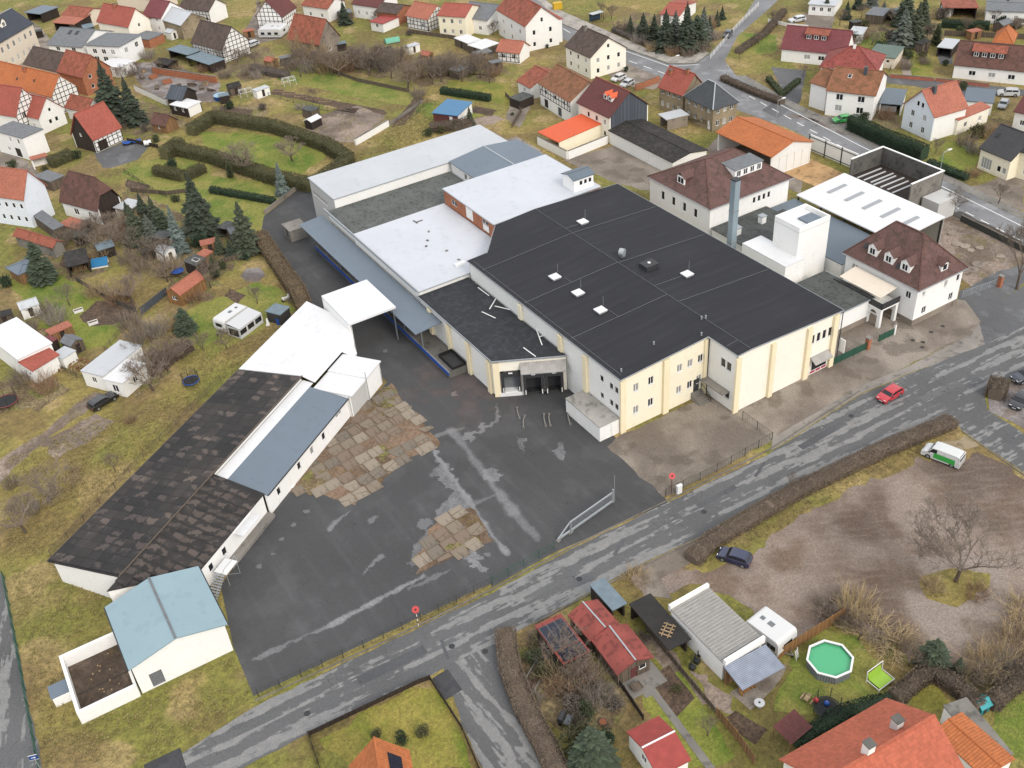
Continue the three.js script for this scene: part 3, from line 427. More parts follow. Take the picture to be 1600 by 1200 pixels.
// ---------- ground sheets ----------
let layer = 0;
function rough(pts, amp, step = 1.2) { const out = []; for (let i = 0; i < pts.length; i++) { const a = pts[i], b = pts[(i + 1) % pts.length], L = Math.hypot(b[0] - a[0], b[1] - a[1]), n = Math.max(1, Math.round(L / step)); for (let k = 0; k < n; k++) { const x = lerp(a[0], b[0], k / n), z = lerp(a[1], b[1], k / n); out.push([x + (vn(x * .7 + 40, z * .7 + 400, 4096, 1) - .5) * 2 * amp + (vn(x * 2.1, z * 2.1 + 900, 4096, 4) - .5) * amp, z + (vn(x * .7 + 90, z * .7 + 500, 4096, 2) - .5) * 2 * amp + (vn(x * 2.3 + 50, z * 2.3 + 700, 4096, 5) - .5) * amp]); } } return out; }
function sheet(name, pts, m, y, amp = 0) { const g = mb().poly(amp ? rough(pts, amp) : pts, y, y); return struct(name, g, m); }
function kerb(name, pts, m = M.kerb, w = .16, h = .1) { const g = mb(); for (let i = 0; i + 1 < pts.length; i++) { const a = pts[i], b = pts[i + 1]; g.bar(V(a[0], h / 2, a[1]), V(b[0], h / 2, b[1]), w, h); } return struct(name, g, m); }
// ---------- ground ----------
T.road = tex(1024, 44, (u, v, o) => { // worn street: asphalt with pale patches where the top coat is gone, in two wheel lanes
  const a = fbm(u, v, 5, 5, 80), s = fbm(u, v * 9, 6, 5, 81, .6), s2 = fbm(u, v, 60, 3, 82), c = vn(u * 400, v * 400, 400, 83), k = fbm(u, v, 9, 4, 84), big = fbm(u, v, 4, 3, 85);
  grey(o, 88 + a * 26 + c * 14, 1, 1.003, 1.012); const p = sst(.54, .6, s * .82 + s2 * .2 + (big - .5) * .25) * (.4 + .35 * s2 + .25 * c); o[0] = lerp(o[0], 166, p); o[1] = lerp(o[1], 165, p); o[2] = lerp(o[2], 163, p); if (Math.abs(k - .5) < .002) { o[0] *= .82; o[1] *= .82; o[2] *= .82; } return c;
});
M.road = std(K, .9, T.road);
function sheetR(name, pts, m, y, amp, ang) { const P = amp ? rough(pts, amp) : pts, g = mb().poly(P, y, y), geo = g.geo(), p = geo.attributes.position, t = geo.attributes.uv, c = Math.cos(ang), s = Math.sin(ang); for (let i = 0; i < p.count; i++) t.setXY(i, p.getX(i) * c + p.getZ(i) * s, -p.getX(i) * s + p.getZ(i) * c); return struct(name, geo, m); }
struct('ground', mb().poly([[-900, 60], [900, 60], [900, -1300], [-900, -1300]], 0, 0), M.grass);
// factory yard: one asphalt sheet; its worn, patched and stained surface is computed over its real extent
const inside = (P, x, z) => { let c = false; for (let i = 0, j = P.length - 1; i < P.length; j = i++) { const a = P[i], b = P[j]; if ((a[1] > z) !== (b[1] > z) && x < (b[0] - a[0]) * (z - a[1]) / (b[1] - a[1]) + a[0]) c = !c; } return c; };
const segD = (x, z, a, b) => { const dx = b[0] - a[0], dz = b[1] - a[1], t = Math.max(0, Math.min(1, ((x - a[0]) * dx + (z - a[1]) * dz) / (dx * dx + dz * dz))); return Math.hypot(x - a[0] - dx * t, z - a[1] - dz * t); };
{
  const strips = [[[-17.17,-122.1], [-2.53,-89.35], .55, 186], [[-9.14,-114.35], [-1.21,-96.49], 1.0, 168], [[-1.21,-96.49], [1.42,-91.32], .7, 150], [[-23.13,-80.31], [-12.79,-86.67], .35, 188], [[-31.84,-76.14], [-23.13,-80.31], .25, 160], [[-12.24,-113.03], [-7.38,-114.7], .5, 160], [[-5.89,-98.74], [-2.72,-100.33], .5, 150], [[-25.02,-96.37], [-22.76,-99.32], .35, 170], [[-20.28,-87.82], [-18.08,-90.69], .2, 170], [[-14.29,-84.77], [-9.67,-87.37], .2, 150]];
  const pale = [[[-12.2,-110.5],[-11.1,-109.8],[-9.7,-105.7],[-7.8,-101.2],[-6.3,-98.1],[-8,-97.3],[-10.3,-96.9],[-11.7,-96.3],[-10.5,-98.8],[-9.3,-101.1],[-10.5,-103.2],[-11.8,-105],[-11.5,-107.6]], [[-13.9,-92.2],[-12.6,-93.9],[-9.7,-96.8],[-10.5,-95],[-12.3,-92],[-13.2,-88.8],[-13.7,-87.3],[-14.1,-90]], [[-5.2,-104.7],[-4,-105.1],[-2.6,-103.9],[-3.1,-102.7],[-4.5,-102.8]], [[-7.9,-89.9],[-6.8,-90.5],[-5,-86.3],[-6.2,-86.7]], [[0.1,-111.7],[1.3,-111.2],[1,-108.4],[0,-108.9]], [[5.4,-110.2],[6.5,-110.3],[6.4,-106.7],[5.4,-106.3]], [[-2.5,-119.8],[-2,-118.2],[-2.3,-115.9],[-7,-111.5],[-7.7,-112.4],[-3.2,-116.1]]];
  const spots = [[-28.58,-100.02, .5], [-19.51,-97.25, .7], [-12.81,-95.74, 1.1], [-29.88,-97.53, .35], [-30.8,-94.96, .35], [-31.97,-92.73, .3], [-33.29,-90.68, .3], [-4.91,-89.4, .5], [-19.68,-135.94, .5], [-8.73,-122.99, .6]];
  const X0 = -75, Z0 = -215, SZ = 150, px = 1536, d = new Uint8Array(px * px * 4), RD = [-8.24,-124.54];
  for (let j = 0; j < px; j++) for (let i = 0; i < px; i++) {
    const x0 = X0 + i / px * SZ, z0 = Z0 + j / px * SZ, k = (j * px + i) * 4, wx = (fbm(x0 / 40, z0 / 40, 40, 4, 90) - .5) * 2.6, wz = (fbm(x0 / 40, z0 / 40, 40, 4, 95) - .5) * 2.6, x = x0 + wx, z = z0 + wz;
    const a = fbm(x0 / 60, z0 / 60, 4, 5, 91), b = fbm(x0 / 30, z0 / 30, 9, 4, 92), c = vn(x0 * 7, z0 * 7, 4096, 93); let l = 64 + a * 24 + c * 8 + sst(.5, .75, b) * 9, p = 0;
    const tr = fbm((x0 * .5 + z0 * .86) / 80, (x0 * .86 - z0 * .5) / 8, 8, 4, 96); l += sst(.5, .8, tr) * 6; if (Math.abs(fbm(x0 / 50, z0 / 50, 8, 4, 97) - .5) < .0016) l *= .84;
    if (x > -56 && x < 45) {
      for (const [A, B, w, v] of strips) { const e = segD(x0 + wx * .25, z0 + wz * .25, A, B); if (e < w + 1) { const q = sst(w * 1.05, w * .3, e + (c - .5) * .35 + (b - .5) * 1.1) * (.45 + .4 * c); if (q > 0) l = lerp(l, v - 22 + a * 22, q); } }
      for (const P of pale) if (inside(P, x, z)) l = lerp(l, 146 + a * 20, .55 + (c - .5) * .5 + (b - .5) * .8);
      for (const [sx, sz, r] of spots) if (Math.hypot(x0 + wx * .4 - sx, z0 + wz * .4 - sz) < r * (.6 + c * .5)) l = lerp(l, 140, .7);
    }
    const rd = sst(14, 3, Math.hypot(x - RD[0], z - RD[1])) * sst(.42, .6, b) * .55; d[k] = l * (1 + rd * .16); d[k + 1] = l * (1.0 - rd * .03); d[k + 2] = l * (1.012 - rd * .09); d[k + 3] = 255;
  }
  const t = new THREE.DataTexture(d, px, px); t.colorSpace = THREE.SRGBColorSpace; t.magFilter = THREE.LinearFilter; t.needsUpdate = true;
  const yard = [[-30.8,-70.7],[-4.3,-84],[3.4,-88.7],[18.7,-95.8],[18.3,-97.7],[13.8,-109.6],[9.1,-118.2],[10.2,-129.5],[-3.3,-144.5],[-15.5,-161.3],[-32.9,-187.2],[-36.4,-196.5],[-39.1,-200.7],[-41.2,-198.7],[-46.8,-187.5],[-46.2,-178.3],[-39.7,-160.8],[-31.6,-148.8],[-24,-134.4],[-19,-127.5],[-24.2,-118.1],[-31.4,-103.8],[-37.6,-87.9],[-34.4,-78.2]];
  const g = mb().poly(yard, .02, .02).geo(), p = g.attributes.position, u = g.attributes.uv; for (let i = 0; i < p.count; i++) u.setXY(i, (p.getX(i) - X0) / SZ, (p.getZ(i) - Z0) / SZ);
  struct('yard_asphalt', g, new THREE.MeshStandardMaterial({ map: t, color: K, roughness: .8 }));
  // old concrete slabs showing where the asphalt ends
  for (const q of [[[-19.7,-126],[-17.3,-124.7],[-16.1,-120.1],[-19.1,-119],[-21.6,-120.8]], [[-30,-106.9],[-27.4,-107.9],[-25.8,-104.4],[-27.8,-102.8]], [[-9.7,-92.3],[-6.8,-93.1],[-5.7,-91.2],[-8.5,-90.2],[-10.5,-90]], [[-21,-111.9],[-18.8,-112.3],[-18.1,-109.4],[-19.9,-108.7]]]) sheet('moss_patch', q, M.litter, .075, .9);
  const zones = [[[-18.3,-126.8],[-15.4,-120.6],[-10.6,-111.3],[-13.7,-109.8],[-15.9,-108.2],[-19,-103.6],[-22.2,-100.2],[-27.4,-103.1],[-31.6,-104.1],[-30.1,-108.3],[-24.3,-119.4]], [[-6.7,-98.4],[-3.9,-91.9],[-7.8,-89.7],[-13.4,-87.1],[-13.8,-89.8],[-12.6,-93.4],[-9.9,-96.8]]], mats = [M.slab, M.slab2, M.slab3, M.slab4, M.slab], r = rng(5), names = ['yard_slabs', 'yard_slabs'];
  zones.forEach((Z, zi) => {
    const g2 = new THREE.Group(); g2.name = numbered('slab_field'); g2.userData = { kind: 'structure' }; scene.add(g2); const geos = [0, 1, 2, 3].map((i) => mb().box(0, 0, 0, 1.9 - (i % 2) * .1, .1, 1.9 - (i > 1) * .12).geo());
    put('sand_bed', mb().poly(rough(Z, .5), .03, .03), M.slabbed, g2);
    const ang = CT0 + .08, cell = 2.05;
    for (let i = -30; i < 30; i++) for (let j = -30; j < 30; j++) {
      const a = i * cell + (j & 1) * .25, b = j * cell, x = Z[0][0] + a * Math.cos(ang) + b * Math.sin(ang), z = Z[0][1] - a * Math.sin(ang) + b * Math.cos(ang); if (!inside(Z, x, z) || r() < .17) continue;
      const tone = fbm(x / 40 + 5, z / 40 + 9, 12, 3, 130) + (r() - .5) * .22, mm = tone > .6 ? M.slab3 : tone > .5 ? M.slab : tone > .42 ? M.slab2 : M.slab4;
      const split = r(), h = .96, pcs = split < .25 ? [[[-h, -h], [h, -h], [h, h], [-h, h]]] : split < .6 ? (() => { const t = (r() - .5) * 1.1, w = t + (r() - .5) * .5; return [[[-h, -h], [t - .03, -h], [w - .03, h], [-h, h]], [[t + .03, -h], [h, -h], [h, h], [w + .03, h]]]; })() : (() => { const t = (r() - .5) * .9, w = (r() - .5) * .9; return [[[-h, -h], [h, -h], [h, t - .03], [-h, w - .03]], [[-h, w + .03], [h, t + .03], [h, h], [-h + .5 * r(), h]]]; })();
      for (const P of pcs) { if (r() < .1) continue; const m = put('concrete_slab', mb().poly(P.map(([p, q]) => [p + (r() - .5) * .12, q + (r() - .5) * .12]), -.05, .05), mm, g2); m.position.set(x, .022 + r() * .03, z); m.rotation.set((r() - .5) * .02, ang + (r() - .5) * .05, (r() - .5) * .02); }
    }
  });
}
// streets
const street = [[-44.9,-59.2],[-30.2,-69.9],[-17,-76.7],[-4.3,-83.1],[5.4,-88.9],[18.4,-95.7],[33.6,-103.5],[49.7,-114.6],[58,-118.4],[71.1,-124],[92.4,-134.4],[84.5,-118.7],[70.1,-114.8],[66.8,-113],[65.5,-109],[72.1,-94.1],[68.4,-86.8],[64.7,-95.9],[60.4,-105.2],[60.4,-107.4],[35.3,-97.2],[21.5,-89.4],[13.6,-85.6],[-0.1,-77.8],[-3.9,-75.8],[-9.7,-73],[-13.2,-70.9],[-25.1,-65.3],[-35.5,-59.8],[-43.8,-55.2]];
sheetR('road', street, M.road, .03, .12, -.47);
sheetR('side_road', [[-10.4,-73.9],[-2.7,-77.2],[-2.6,-71.4],[-0.6,-65.5],[1.8,-58.2],[-5.8,-58.9],[-8.2,-65.4]], M.road, .026, .12, 1.0);
sheetR('left_road', [[-73.4,-105.2],[-66,-92.1],[-60.7,-81.9],[-55.8,-71.7],[-51.3,-63.1],[-60.3,-60.7],[-79.2,-94.1]], M.road, .026, .15, 1.35);
sheet('fresh_patch', [[-11.4,-71.4],[-9.7,-72.5],[-8.1,-69.6],[-10,-68.4]], std(c3(170, 170, 174), .9, T.asphalt), .036);
sheet('fresh_patch', [[-41.2,-63.6],[-37.8,-65.3],[-36.1,-61.7],[-39.9,-60.2]], std(c3(170, 170, 174), .9, T.asphalt), .036);
kerb('kerb', [[-30.7,-70.4],[-17,-77],[-4.3,-83.6],[5.6,-89.4],[18.5,-96.1],[33.8,-104.3],[49.9,-115.5]], M.kerb, .18, .1);
kerb('kerb', [[0.3,-77.8],[13.5,-85.2],[21.4,-89],[35.2,-96.8],[60,-106.9]], M.kerb, .18, .1);
kerb('kerb', [[60.3,-104.9],[64.5,-95.5],[67.9,-87.3]], M.kerb, .16, .1);
{ const r = rng(61), dk = std(c3(228, 229, 232), .9, T.asphalt), lt = std(c3(262, 262, 260), .9, T.asphalt); for (const [a, b, w, m] of [[[38.1,-104.25], [45.61,-108.8], 1.1, dk], [[-0.62,-81.47], [6.19,-85.37], .9, lt], [[-19.54,-71.83], [-12.2,-75.54], 1.3, dk], [[22.31,-94.6], [27.96,-97.79], .8, dk], [[-32.68,-66.22], [-27.6,-68.73], .9, lt], [[10.71,-87.4], [12.25,-90.06], .5, dk], [[30.83,-99.31], [32.77,-102.01], .4, dk], [[57.6,-112.28], [64.34,-115.47], 1.2, lt], [[-10.39,-76.62], [-9.66,-73.85], .4, dk]]) { const L = Math.hypot(b[0] - a[0], b[1] - a[1]), ux = (b[0] - a[0]) / L, uz = (b[1] - a[1]) / L, P = (t, s) => [a[0] + ux * t - uz * s * w, a[1] + uz * t + ux * s * w]; sheet('road_repair', [P(0, -.5), P(L, -.5), P(L, .5), P(0, .5)], m, .035, .04); }
  for (const [x, z] of [[-9.23,-75.59], [22.93,-93.59], [46.9,-110.06], [-24.78,-68.22], [6.06,-84.04], [-5.49,-74.49]]) struct('road_manhole', mb().cyl(x, .03, z, .36, .012, 16), M.darkmetal); }
// verge along the yard fence, footways, forecourts
sheet('verge_strip', [[-31.6,-70.3],[-30.7,-71.2],[-4.3,-84.6],[-4.6,-83.5],[-17,-77.2],[-30.3,-70.1]], M.grass, .05, .1);
sheet('front_yard', [[12.5,-108],[14.7,-110.1],[28.7,-117.5],[31.3,-112.5],[34.8,-106.3],[19.5,-97.4],[18.2,-97]], M.frontyard, .024, .25);
sheet('forecourt', [[30.6,-113.7],[34.8,-106.3],[50.2,-116.2],[58.8,-120.7],[71.1,-127.4],[73.6,-130.3],[73.6,-136.4],[67.7,-139.3],[62,-144.3],[52.6,-137.7],[44.6,-127.9],[31,-115.2]], M.paving, .028, .15);
sheet('forecourt_edge', [[34.7,-105.8],[49.9,-115.3],[58.8,-119.4],[58.7,-120.4],[50.4,-116.6],[34.8,-106.6]], M.yard2, .05, .05);
sheet('street_pavement', [[34.3,-104.2],[49.8,-114.9],[59.2,-119.1],[71.6,-123.9],[77.3,-129.2],[73.8,-130.7],[71.1,-127.4],[58.7,-120.4],[50.3,-116.5],[34.7,-106.3]], M.yard2, .02, .1);
sheet('villa_yard', [[70.8,-133.9],[73.9,-139.3],[82.3,-144.1],[88.6,-146.2],[90.7,-143.7],[84.5,-139.6],[78.6,-135.6],[90.2,-142.8],[96.6,-142.8],[91.9,-133.5],[71.6,-123.9],[73.1,-129.8]], M.asphalt, .022, .3);
sheet('rubble_plot', [[84.6,-165.8],[90.4,-152.6],[84.9,-140.5],[82.3,-144.1],[75.9,-139],[76.2,-162.3]], M.dirt, .02, .4);
sheet('works_yard', [[14.8,-202.2],[26.3,-207.2],[35.2,-194.4],[30.9,-183.9],[24,-189.5]], M.paving, .02, .3);
sheet('works_lane', [[44.5,-200.8],[56.4,-181.9],[64.5,-165.6],[58.7,-178.6],[62.8,-188.9],[50.6,-210.2]], M.paving, .015, .2);
sheet('sand_yard', [C0(75.6, -47.8), C0(84, -47.8), C0(84, -34.8), C0(75.6, -34.8)], M.sand, .03, .15);
sheet('gravel_lot', [[19.4,-83.6],[23.5,-86.6],[34.1,-92.8],[48.9,-97.9],[59.3,-102.8],[62.4,-98.2],[67.5,-84.9],[59.2,-68.5],[50.3,-64],[45,-67.4],[42.2,-68.1],[35.8,-74.9],[28.6,-72.5],[24.8,-77.5],[20.1,-81.5],[12.8,-80.3],[12.1,-83.4],[14.3,-85.2]], M.lot, .018, .8);
sheet('grass_strip', [[19.6,-84.6],[34.9,-95.7],[50.3,-102],[60.4,-105.7],[62.4,-101.1],[57.7,-99.1],[53.2,-100.3],[42.3,-95.4],[33.5,-90.6],[25,-84.5],[20.9,-83.4]], M.grass, .024, .6);
sheet('gravel_rings', [[40.6,-80.7],[47.1,-84.1],[55,-81.1],[55.8,-76.1],[53,-70],[47.1,-69.3],[42.6,-72],[40.4,-75.8]], M.lot2, .026, 1.2);
sheet('tree_mound', [[44.7,-79.7],[49.1,-81.3],[53,-79.8],[52.3,-76.9],[47.5,-75.5],[44.5,-77.1]], M.grass, .034, .6);
sheet('sand_patch', [[56.8,-103.2],[60.3,-103.4],[61.4,-101.9],[58.9,-100.9],[57,-101.5]], M.paleSand, .03, .5);
sheet('paved_strip', [[13.5,-85.3],[21.4,-89],[19.4,-85.1],[15.5,-83],[16.4,-79.9],[13.6,-80.7]], M.paving, .03, .2);
sheet('car_park', [[67.4,-112.9],[70.3,-114.3],[84.5,-118.7],[73.6,-97.1],[65.6,-108.7]], M.gravel, .034, .15);
// upper main road and junction
const mainRoad = [[17.9,-338.7],[22.2,-294.6],[29.7,-280.1],[37,-269.3],[46.3,-254.6],[52.9,-253.4],[57.3,-258.6],[71.9,-284.1],[81.8,-305.9],[88.8,-303.8],[80.6,-290.5],[67.3,-270.4],[60.2,-253.1],[60.7,-242.4],[67.6,-221.3],[75.8,-201.4],[86.8,-177.5],[99.1,-147.7],[93.7,-137.1],[85.9,-157.6],[82.7,-164.1],[77.6,-179.3],[71.1,-194.8],[64.3,-209],[57,-219.8],[45.5,-236.4],[36.1,-251],[26.7,-268.8],[18.8,-286.9],[10.4,-333.6]];
sheetR('main_road', mainRoad, M.mainroad, .02, .05, .42);
sheet('footway', [[17.9,-324.4],[22.4,-307.4],[34.5,-283.3],[41.9,-268],[47.9,-259],[53.1,-258.7],[56.8,-262.2],[57.6,-259.5],[53.1,-253.4],[46.5,-254.5],[37,-269.3],[29.7,-280.1],[22.2,-294.6],[15.9,-325]], M.footway, .05);
kerb('kerb', [[22.1,-294],[29.6,-279.6],[36.9,-268.8],[46.3,-254.1],[52.9,-253],[57.4,-258.6]], M.kerb, .25, .12);
sheet('footway', [[60.7,-242.4],[67.6,-221.3],[75.8,-201.4],[86.8,-177.5],[99.1,-147.7],[100.7,-150.8],[88.7,-179.1],[78,-204],[69.4,-222.8],[62.9,-241.9]], M.concrete, .04);
const dash = (a, b, n, w, name = 'road_marking') => { const q = mb(), L = Math.hypot(b[0] - a[0], b[1] - a[1]), ux = (b[0] - a[0]) / L, uz = (b[1] - a[1]) / L; for (let i = 0; i < n; i++) { const t0 = L * i / n, t1 = L * (i + (n > 1 ? .55 : 1)) / n, P = (t, s) => [a[0] + ux * t - uz * s * w / 2, a[1] + uz * t + ux * s * w / 2]; q.poly([P(t0, -1), P(t1, -1), P(t1, 1), P(t0, 1)], .046, .046); } return struct(name, q, M.paint); };
dash([30.84,-267.74], [45.79,-245.04], 5, .25); dash([36.22,-267.41], [46.1,-252.28], 1, .22); dash([46.1,-252.28], [53.46,-251.9], 1, .2); dash([22.58,-288.71], [30.84,-267.74], 3, .25); dash([60.59,-228.83], [73.59,-194.29], 8, .22); dash([59.72,-238.25], [76.01,-197.7], 1, .2); dash([76.01,-197.7], [97.59,-146.9], 1, .2); dash([75.65,-188.55], [95.13,-141.96], 14, .22);
sheet('side_lane', [[70.2,-246],[77.7,-241.9],[70.8,-222.5],[63.6,-214.6],[61.4,-220],[68.4,-227.1]], M.asphalt, .024, .1);
sheet('parking_court', [[33.2,-262.2],[39.9,-250.1],[44.9,-241.7],[39.6,-237.8],[34.6,-241.1],[30.3,-249.6]], M.paving, .03, .1);
sheet('house_forecourt', [[64.1,-216.4],[75.3,-213.2],[77.8,-207.6],[74.9,-202.6],[70.5,-211.3],[66.5,-217.3]], M.gravel, .028, .2);
sheet('garden_lane', [[111.9,-238.1],[109.3,-238.8],[111.5,-247.5],[114.7,-248.6],[114.4,-244.4]], M.asphalt, .02, .1);
sheet('house_lane', [[94.7,-234.3],[106.7,-228.1],[120.6,-219.2],[118.9,-215.6],[105.8,-218.6],[98.6,-226.3],[93,-229.6]], M.asphalt, .02, .1);
sheet('brown_drive', [[91.8,-175.2],[102.9,-180.2],[95.5,-163.8],[88.1,-174.5]], M.paving, .02, .3);
// lanes and plots on the left
sheet('farm_track', [[-77.2,-112.8],[-70.8,-121.3],[-67.8,-127.1],[-65,-131.3],[-62,-129.6],[-64.7,-126.7],[-68.2,-122.2],[-71.6,-115.3],[-73.9,-106.5]], M.dirt, .02, .5);
sheet('drive_court', [[-92,-227.1],[-86.1,-232.5],[-79.5,-230],[-80.5,-221.3],[-85.5,-218.1],[-87.8,-218.6]], M.asphalt, .02, .3);
sheet('village_lane', [[-116.7,-235.1],[-107.8,-226.7],[-102.5,-219.4],[-100.1,-211.1],[-103.4,-209.2],[-111,-218.7]], M.paving, .02, .3);
sheet('village_street', [[-72,-343.4],[-57.4,-309.9],[-58.2,-301.3],[-70.3,-295.9],[-70.9,-310.5],[-69.9,-329.1]], M.paving, .02, .4);
sheet('village_yard', [[-158.6,-353.6],[-139.8,-335],[-126.1,-310],[-129.5,-291.7],[-139.5,-299.4]], M.paving, .02, .4);
sheet('scrap_yard', [[-100,-289.8],[-89.2,-289.7],[-69.9,-267.6],[-68.2,-253.7],[-82.7,-256.9],[-93.2,-273.1]], M.gravel, .02, .5);
sheet('dug_plot', [[-44.2,-226.4],[-40.7,-239.2],[-31.7,-243.4],[-24.7,-234.9],[-30.7,-221.1],[-36.1,-222.2]], M.dirt, .022, .5);
sheet('vegetable_bed', [[-21.9,-233.1],[-17.7,-246.6],[-15.7,-244],[-19.9,-228.8],[-22.9,-227.6]], M.soil, .02, .2);
sheet('vegetable_bed', [[-54.3,-259.4],[-25.2,-239.1],[-24.2,-236.4],[-26.3,-235.3],[-55.7,-257]], M.soil, .02, .2);
sheet('vegetable_bed', [[-75.1,-152.5],[-72.8,-159.5],[-65.1,-158.3],[-64,-151.8],[-71.5,-150.9],[-74.8,-154.5]], M.soil, .02, .5);
sheet('sand_play', [[-47.6,-163.9],[-47.1,-166.6],[-44.6,-166.6],[-43,-163.6],[-43.9,-161.5],[-46.1,-161.8]], M.gravel, .03, .15);
let lw = 0; for (const q of [[[-79,-221],[-63.7,-221.4],[-61.4,-209.1],[-48.1,-203.4],[-44.6,-198.1],[-41.6,-175.4],[-56.6,-183.2],[-71.9,-200.2],[-82.5,-214.9]], [[-69.4,-235.5],[-42.4,-226],[-36.8,-214.2],[-41.5,-206.2],[-49.1,-211],[-65.8,-224.7]], [[-49.9,-277.5],[-16.2,-248.4],[-19.1,-240.6],[-25.5,-244.1],[-55.3,-266.6]], [[-9.8,-255.9],[6.3,-249.9],[5.5,-235.1],[-11.3,-245.2]], [[-19.1,-240.6],[-11.3,-241.8],[0.8,-232.1],[-11.2,-223.2]], [[-92.3,-169.3],[-81.7,-169.9],[-65.7,-154.1],[-65.1,-143.2],[-75.4,-145.7],[-81.5,-154.5]], [[-56.5,-152.7],[-44.4,-161.6],[-39.4,-158.5],[-35.2,-151.4],[-48.1,-137.9],[-53.6,-144.3]], [[105.3,-249.1],[110.5,-250.1],[104.8,-231.1],[97.9,-232.7]], [[97.2,-263.6],[109.7,-265.6],[106.9,-253.5],[95,-251.6]], [[94.1,-195.9],[98.7,-191.1],[94.6,-182.7],[89.7,-178.4],[86.9,-184.2]], [[67.8,-274],[77.7,-268.7],[73.2,-254.7],[65.5,-256.6]], [[-23.1,-64.9],[-13.9,-70.8],[-10.4,-70.5],[-6.7,-60],[-18.7,-60.1]], [[28.2,-70.8],[32.4,-73.5],[35.8,-71.8],[37.3,-64.9],[29.2,-62.5],[24.3,-63.8]], [[10.9,-67.5],[15.3,-69.6],[19.2,-59],[14.5,-58],[12,-61.9]], [[45.6,-61.7],[50.8,-65.1],[47.4,-55],[45,-58]], [[37.5,-64.5],[40.9,-65.7],[41.8,-62.9],[38.7,-61.6]]]) sheet('lawn', q, [M.lawn, M.lawn2, M.lawn, M.lawn3][lw++ % 4], .016, .5);
for (const q of [[[11.8,-69.5],[14.4,-70.5],[16.4,-66.2],[14,-64]], [[18.8,-63.2],[20.4,-64.2],[23,-61.6],[21.3,-59.9]]]) sheet('vegetable_bed', q, M.soil, .03, .15);
sheet('patio', [[21.7,-64.1],[25,-66.5],[27,-69.2],[25.6,-70.2],[22.6,-68],[20.1,-66.2]], M.paving, .03, .2);
// worn and overgrown plots between the gardens
for (const q of [[[-79.3,-207.7],[-59.9,-201],[-46.1,-189.6],[-46.5,-175],[-52.8,-162.9],[-63,-166.9],[-72.4,-175.6],[-78.6,-189.9]], [[-91,-183.9],[-78.7,-180.5],[-73,-170.9],[-78.5,-167.1],[-86.8,-170.8]], [[-40.3,-288.3],[-20.3,-278],[0.4,-267.8],[1.5,-251],[-16.2,-252.9],[-37,-269.5],[-49.6,-274.9],[-54.5,-286.5]], [[-69.4,-251.8],[-54.4,-248.4],[-54,-240.1],[-68.2,-245.2]], [[-62.4,-166.8],[-51.6,-162.7],[-51.3,-155],[-59.1,-157.3]], [[-87.8,-159.7],[-81.2,-153.4],[-71.5,-141.3],[-72.5,-137.9],[-78.8,-146.2]], [[-62.3,-142.8],[-56.8,-146.7],[-52.9,-146.1],[-55.1,-131.9],[-57.9,-129]], [[-2.4,-75.3],[3.2,-73.8],[10.2,-67.6],[8.6,-63.8],[3.5,-62],[-0.2,-65.4]], [[32.7,-76.7],[37.1,-76.7],[40.3,-69.6],[43.7,-67.5],[40.7,-67],[35.2,-73.2]], [[43.7,-67.5],[52.6,-69.1],[50.8,-65.1],[45.3,-63.3]], [[-0.9,-76.5],[4.3,-77.4],[6.7,-73],[1.6,-71.8]], [[41.9,-298.2],[65.7,-288.7],[59.2,-265.7],[42.6,-267.3],[38.3,-279]], [[99.7,-276.5],[120.7,-268.1],[117.6,-255.8],[96.8,-262.2]], [[-79.7,-306.8],[-60.8,-293.5],[-48.7,-267.4],[-64.1,-268.6],[-80.5,-282.4]], [[-11.5,-268.2],[3.7,-266.9],[6.6,-256.6],[-9.8,-257.3]], [[101.7,-208.2],[112.9,-202.2],[109.4,-194.4],[102.1,-199.3]], [[89.9,-214.4],[87.1,-202.5],[82.5,-205.2],[82.2,-212.4]], [[-81.6,-135.7],[-73.6,-136.3],[-69.3,-132.2],[-72.9,-127.8],[-79.1,-128.6]], [[-94.3,-264],[-80,-252],[-71.9,-239.9],[-81.4,-234.2],[-88.9,-239.6]]]) sheet('rough_ground', q, M.litter, .012, 1.2);
for (const q of [[[-70.3,-119.8],[-63.2,-124.9],[-59.8,-122.9],[-66,-114.9]], [[-58.2,-191.8],[-45.5,-185.3],[-46,-180],[-57.1,-186]], [[-33.5,-256.9],[-22.5,-247.7],[-25.5,-245],[-35.8,-254.2]], [[-9.8,-226.7],[0.8,-230.2],[3.6,-227.2],[-5.4,-221.6]], [[12.1,-75.6],[15.6,-70.8],[17.4,-66.1],[16,-65.8],[12.3,-72.5]], [[16.8,-70.3],[19.6,-66.7],[20.8,-63.4],[17.9,-65.2]]]) sheet('bare_soil', q, M.dirt, .015, .8);
// ---------- the factory: everything in its own frame, x to the right along the front, z towards the viewer ----------
const CO = [14.67, -110.61], CT = .5146, cc = Math.cos(CT), cs = Math.sin(CT);
const C = (x, z) => [CO[0] + x * cc + z * cs, CO[1] - x * cs + z * cc];
const CR = (x0, x1, z0, z1, he, hr) => { const [x, z] = C((x0 + x1) / 2, (z0 + z1) / 2); return { x, z, w: x1 - x0, d: z1 - z0, r: CT, he, hr }; };
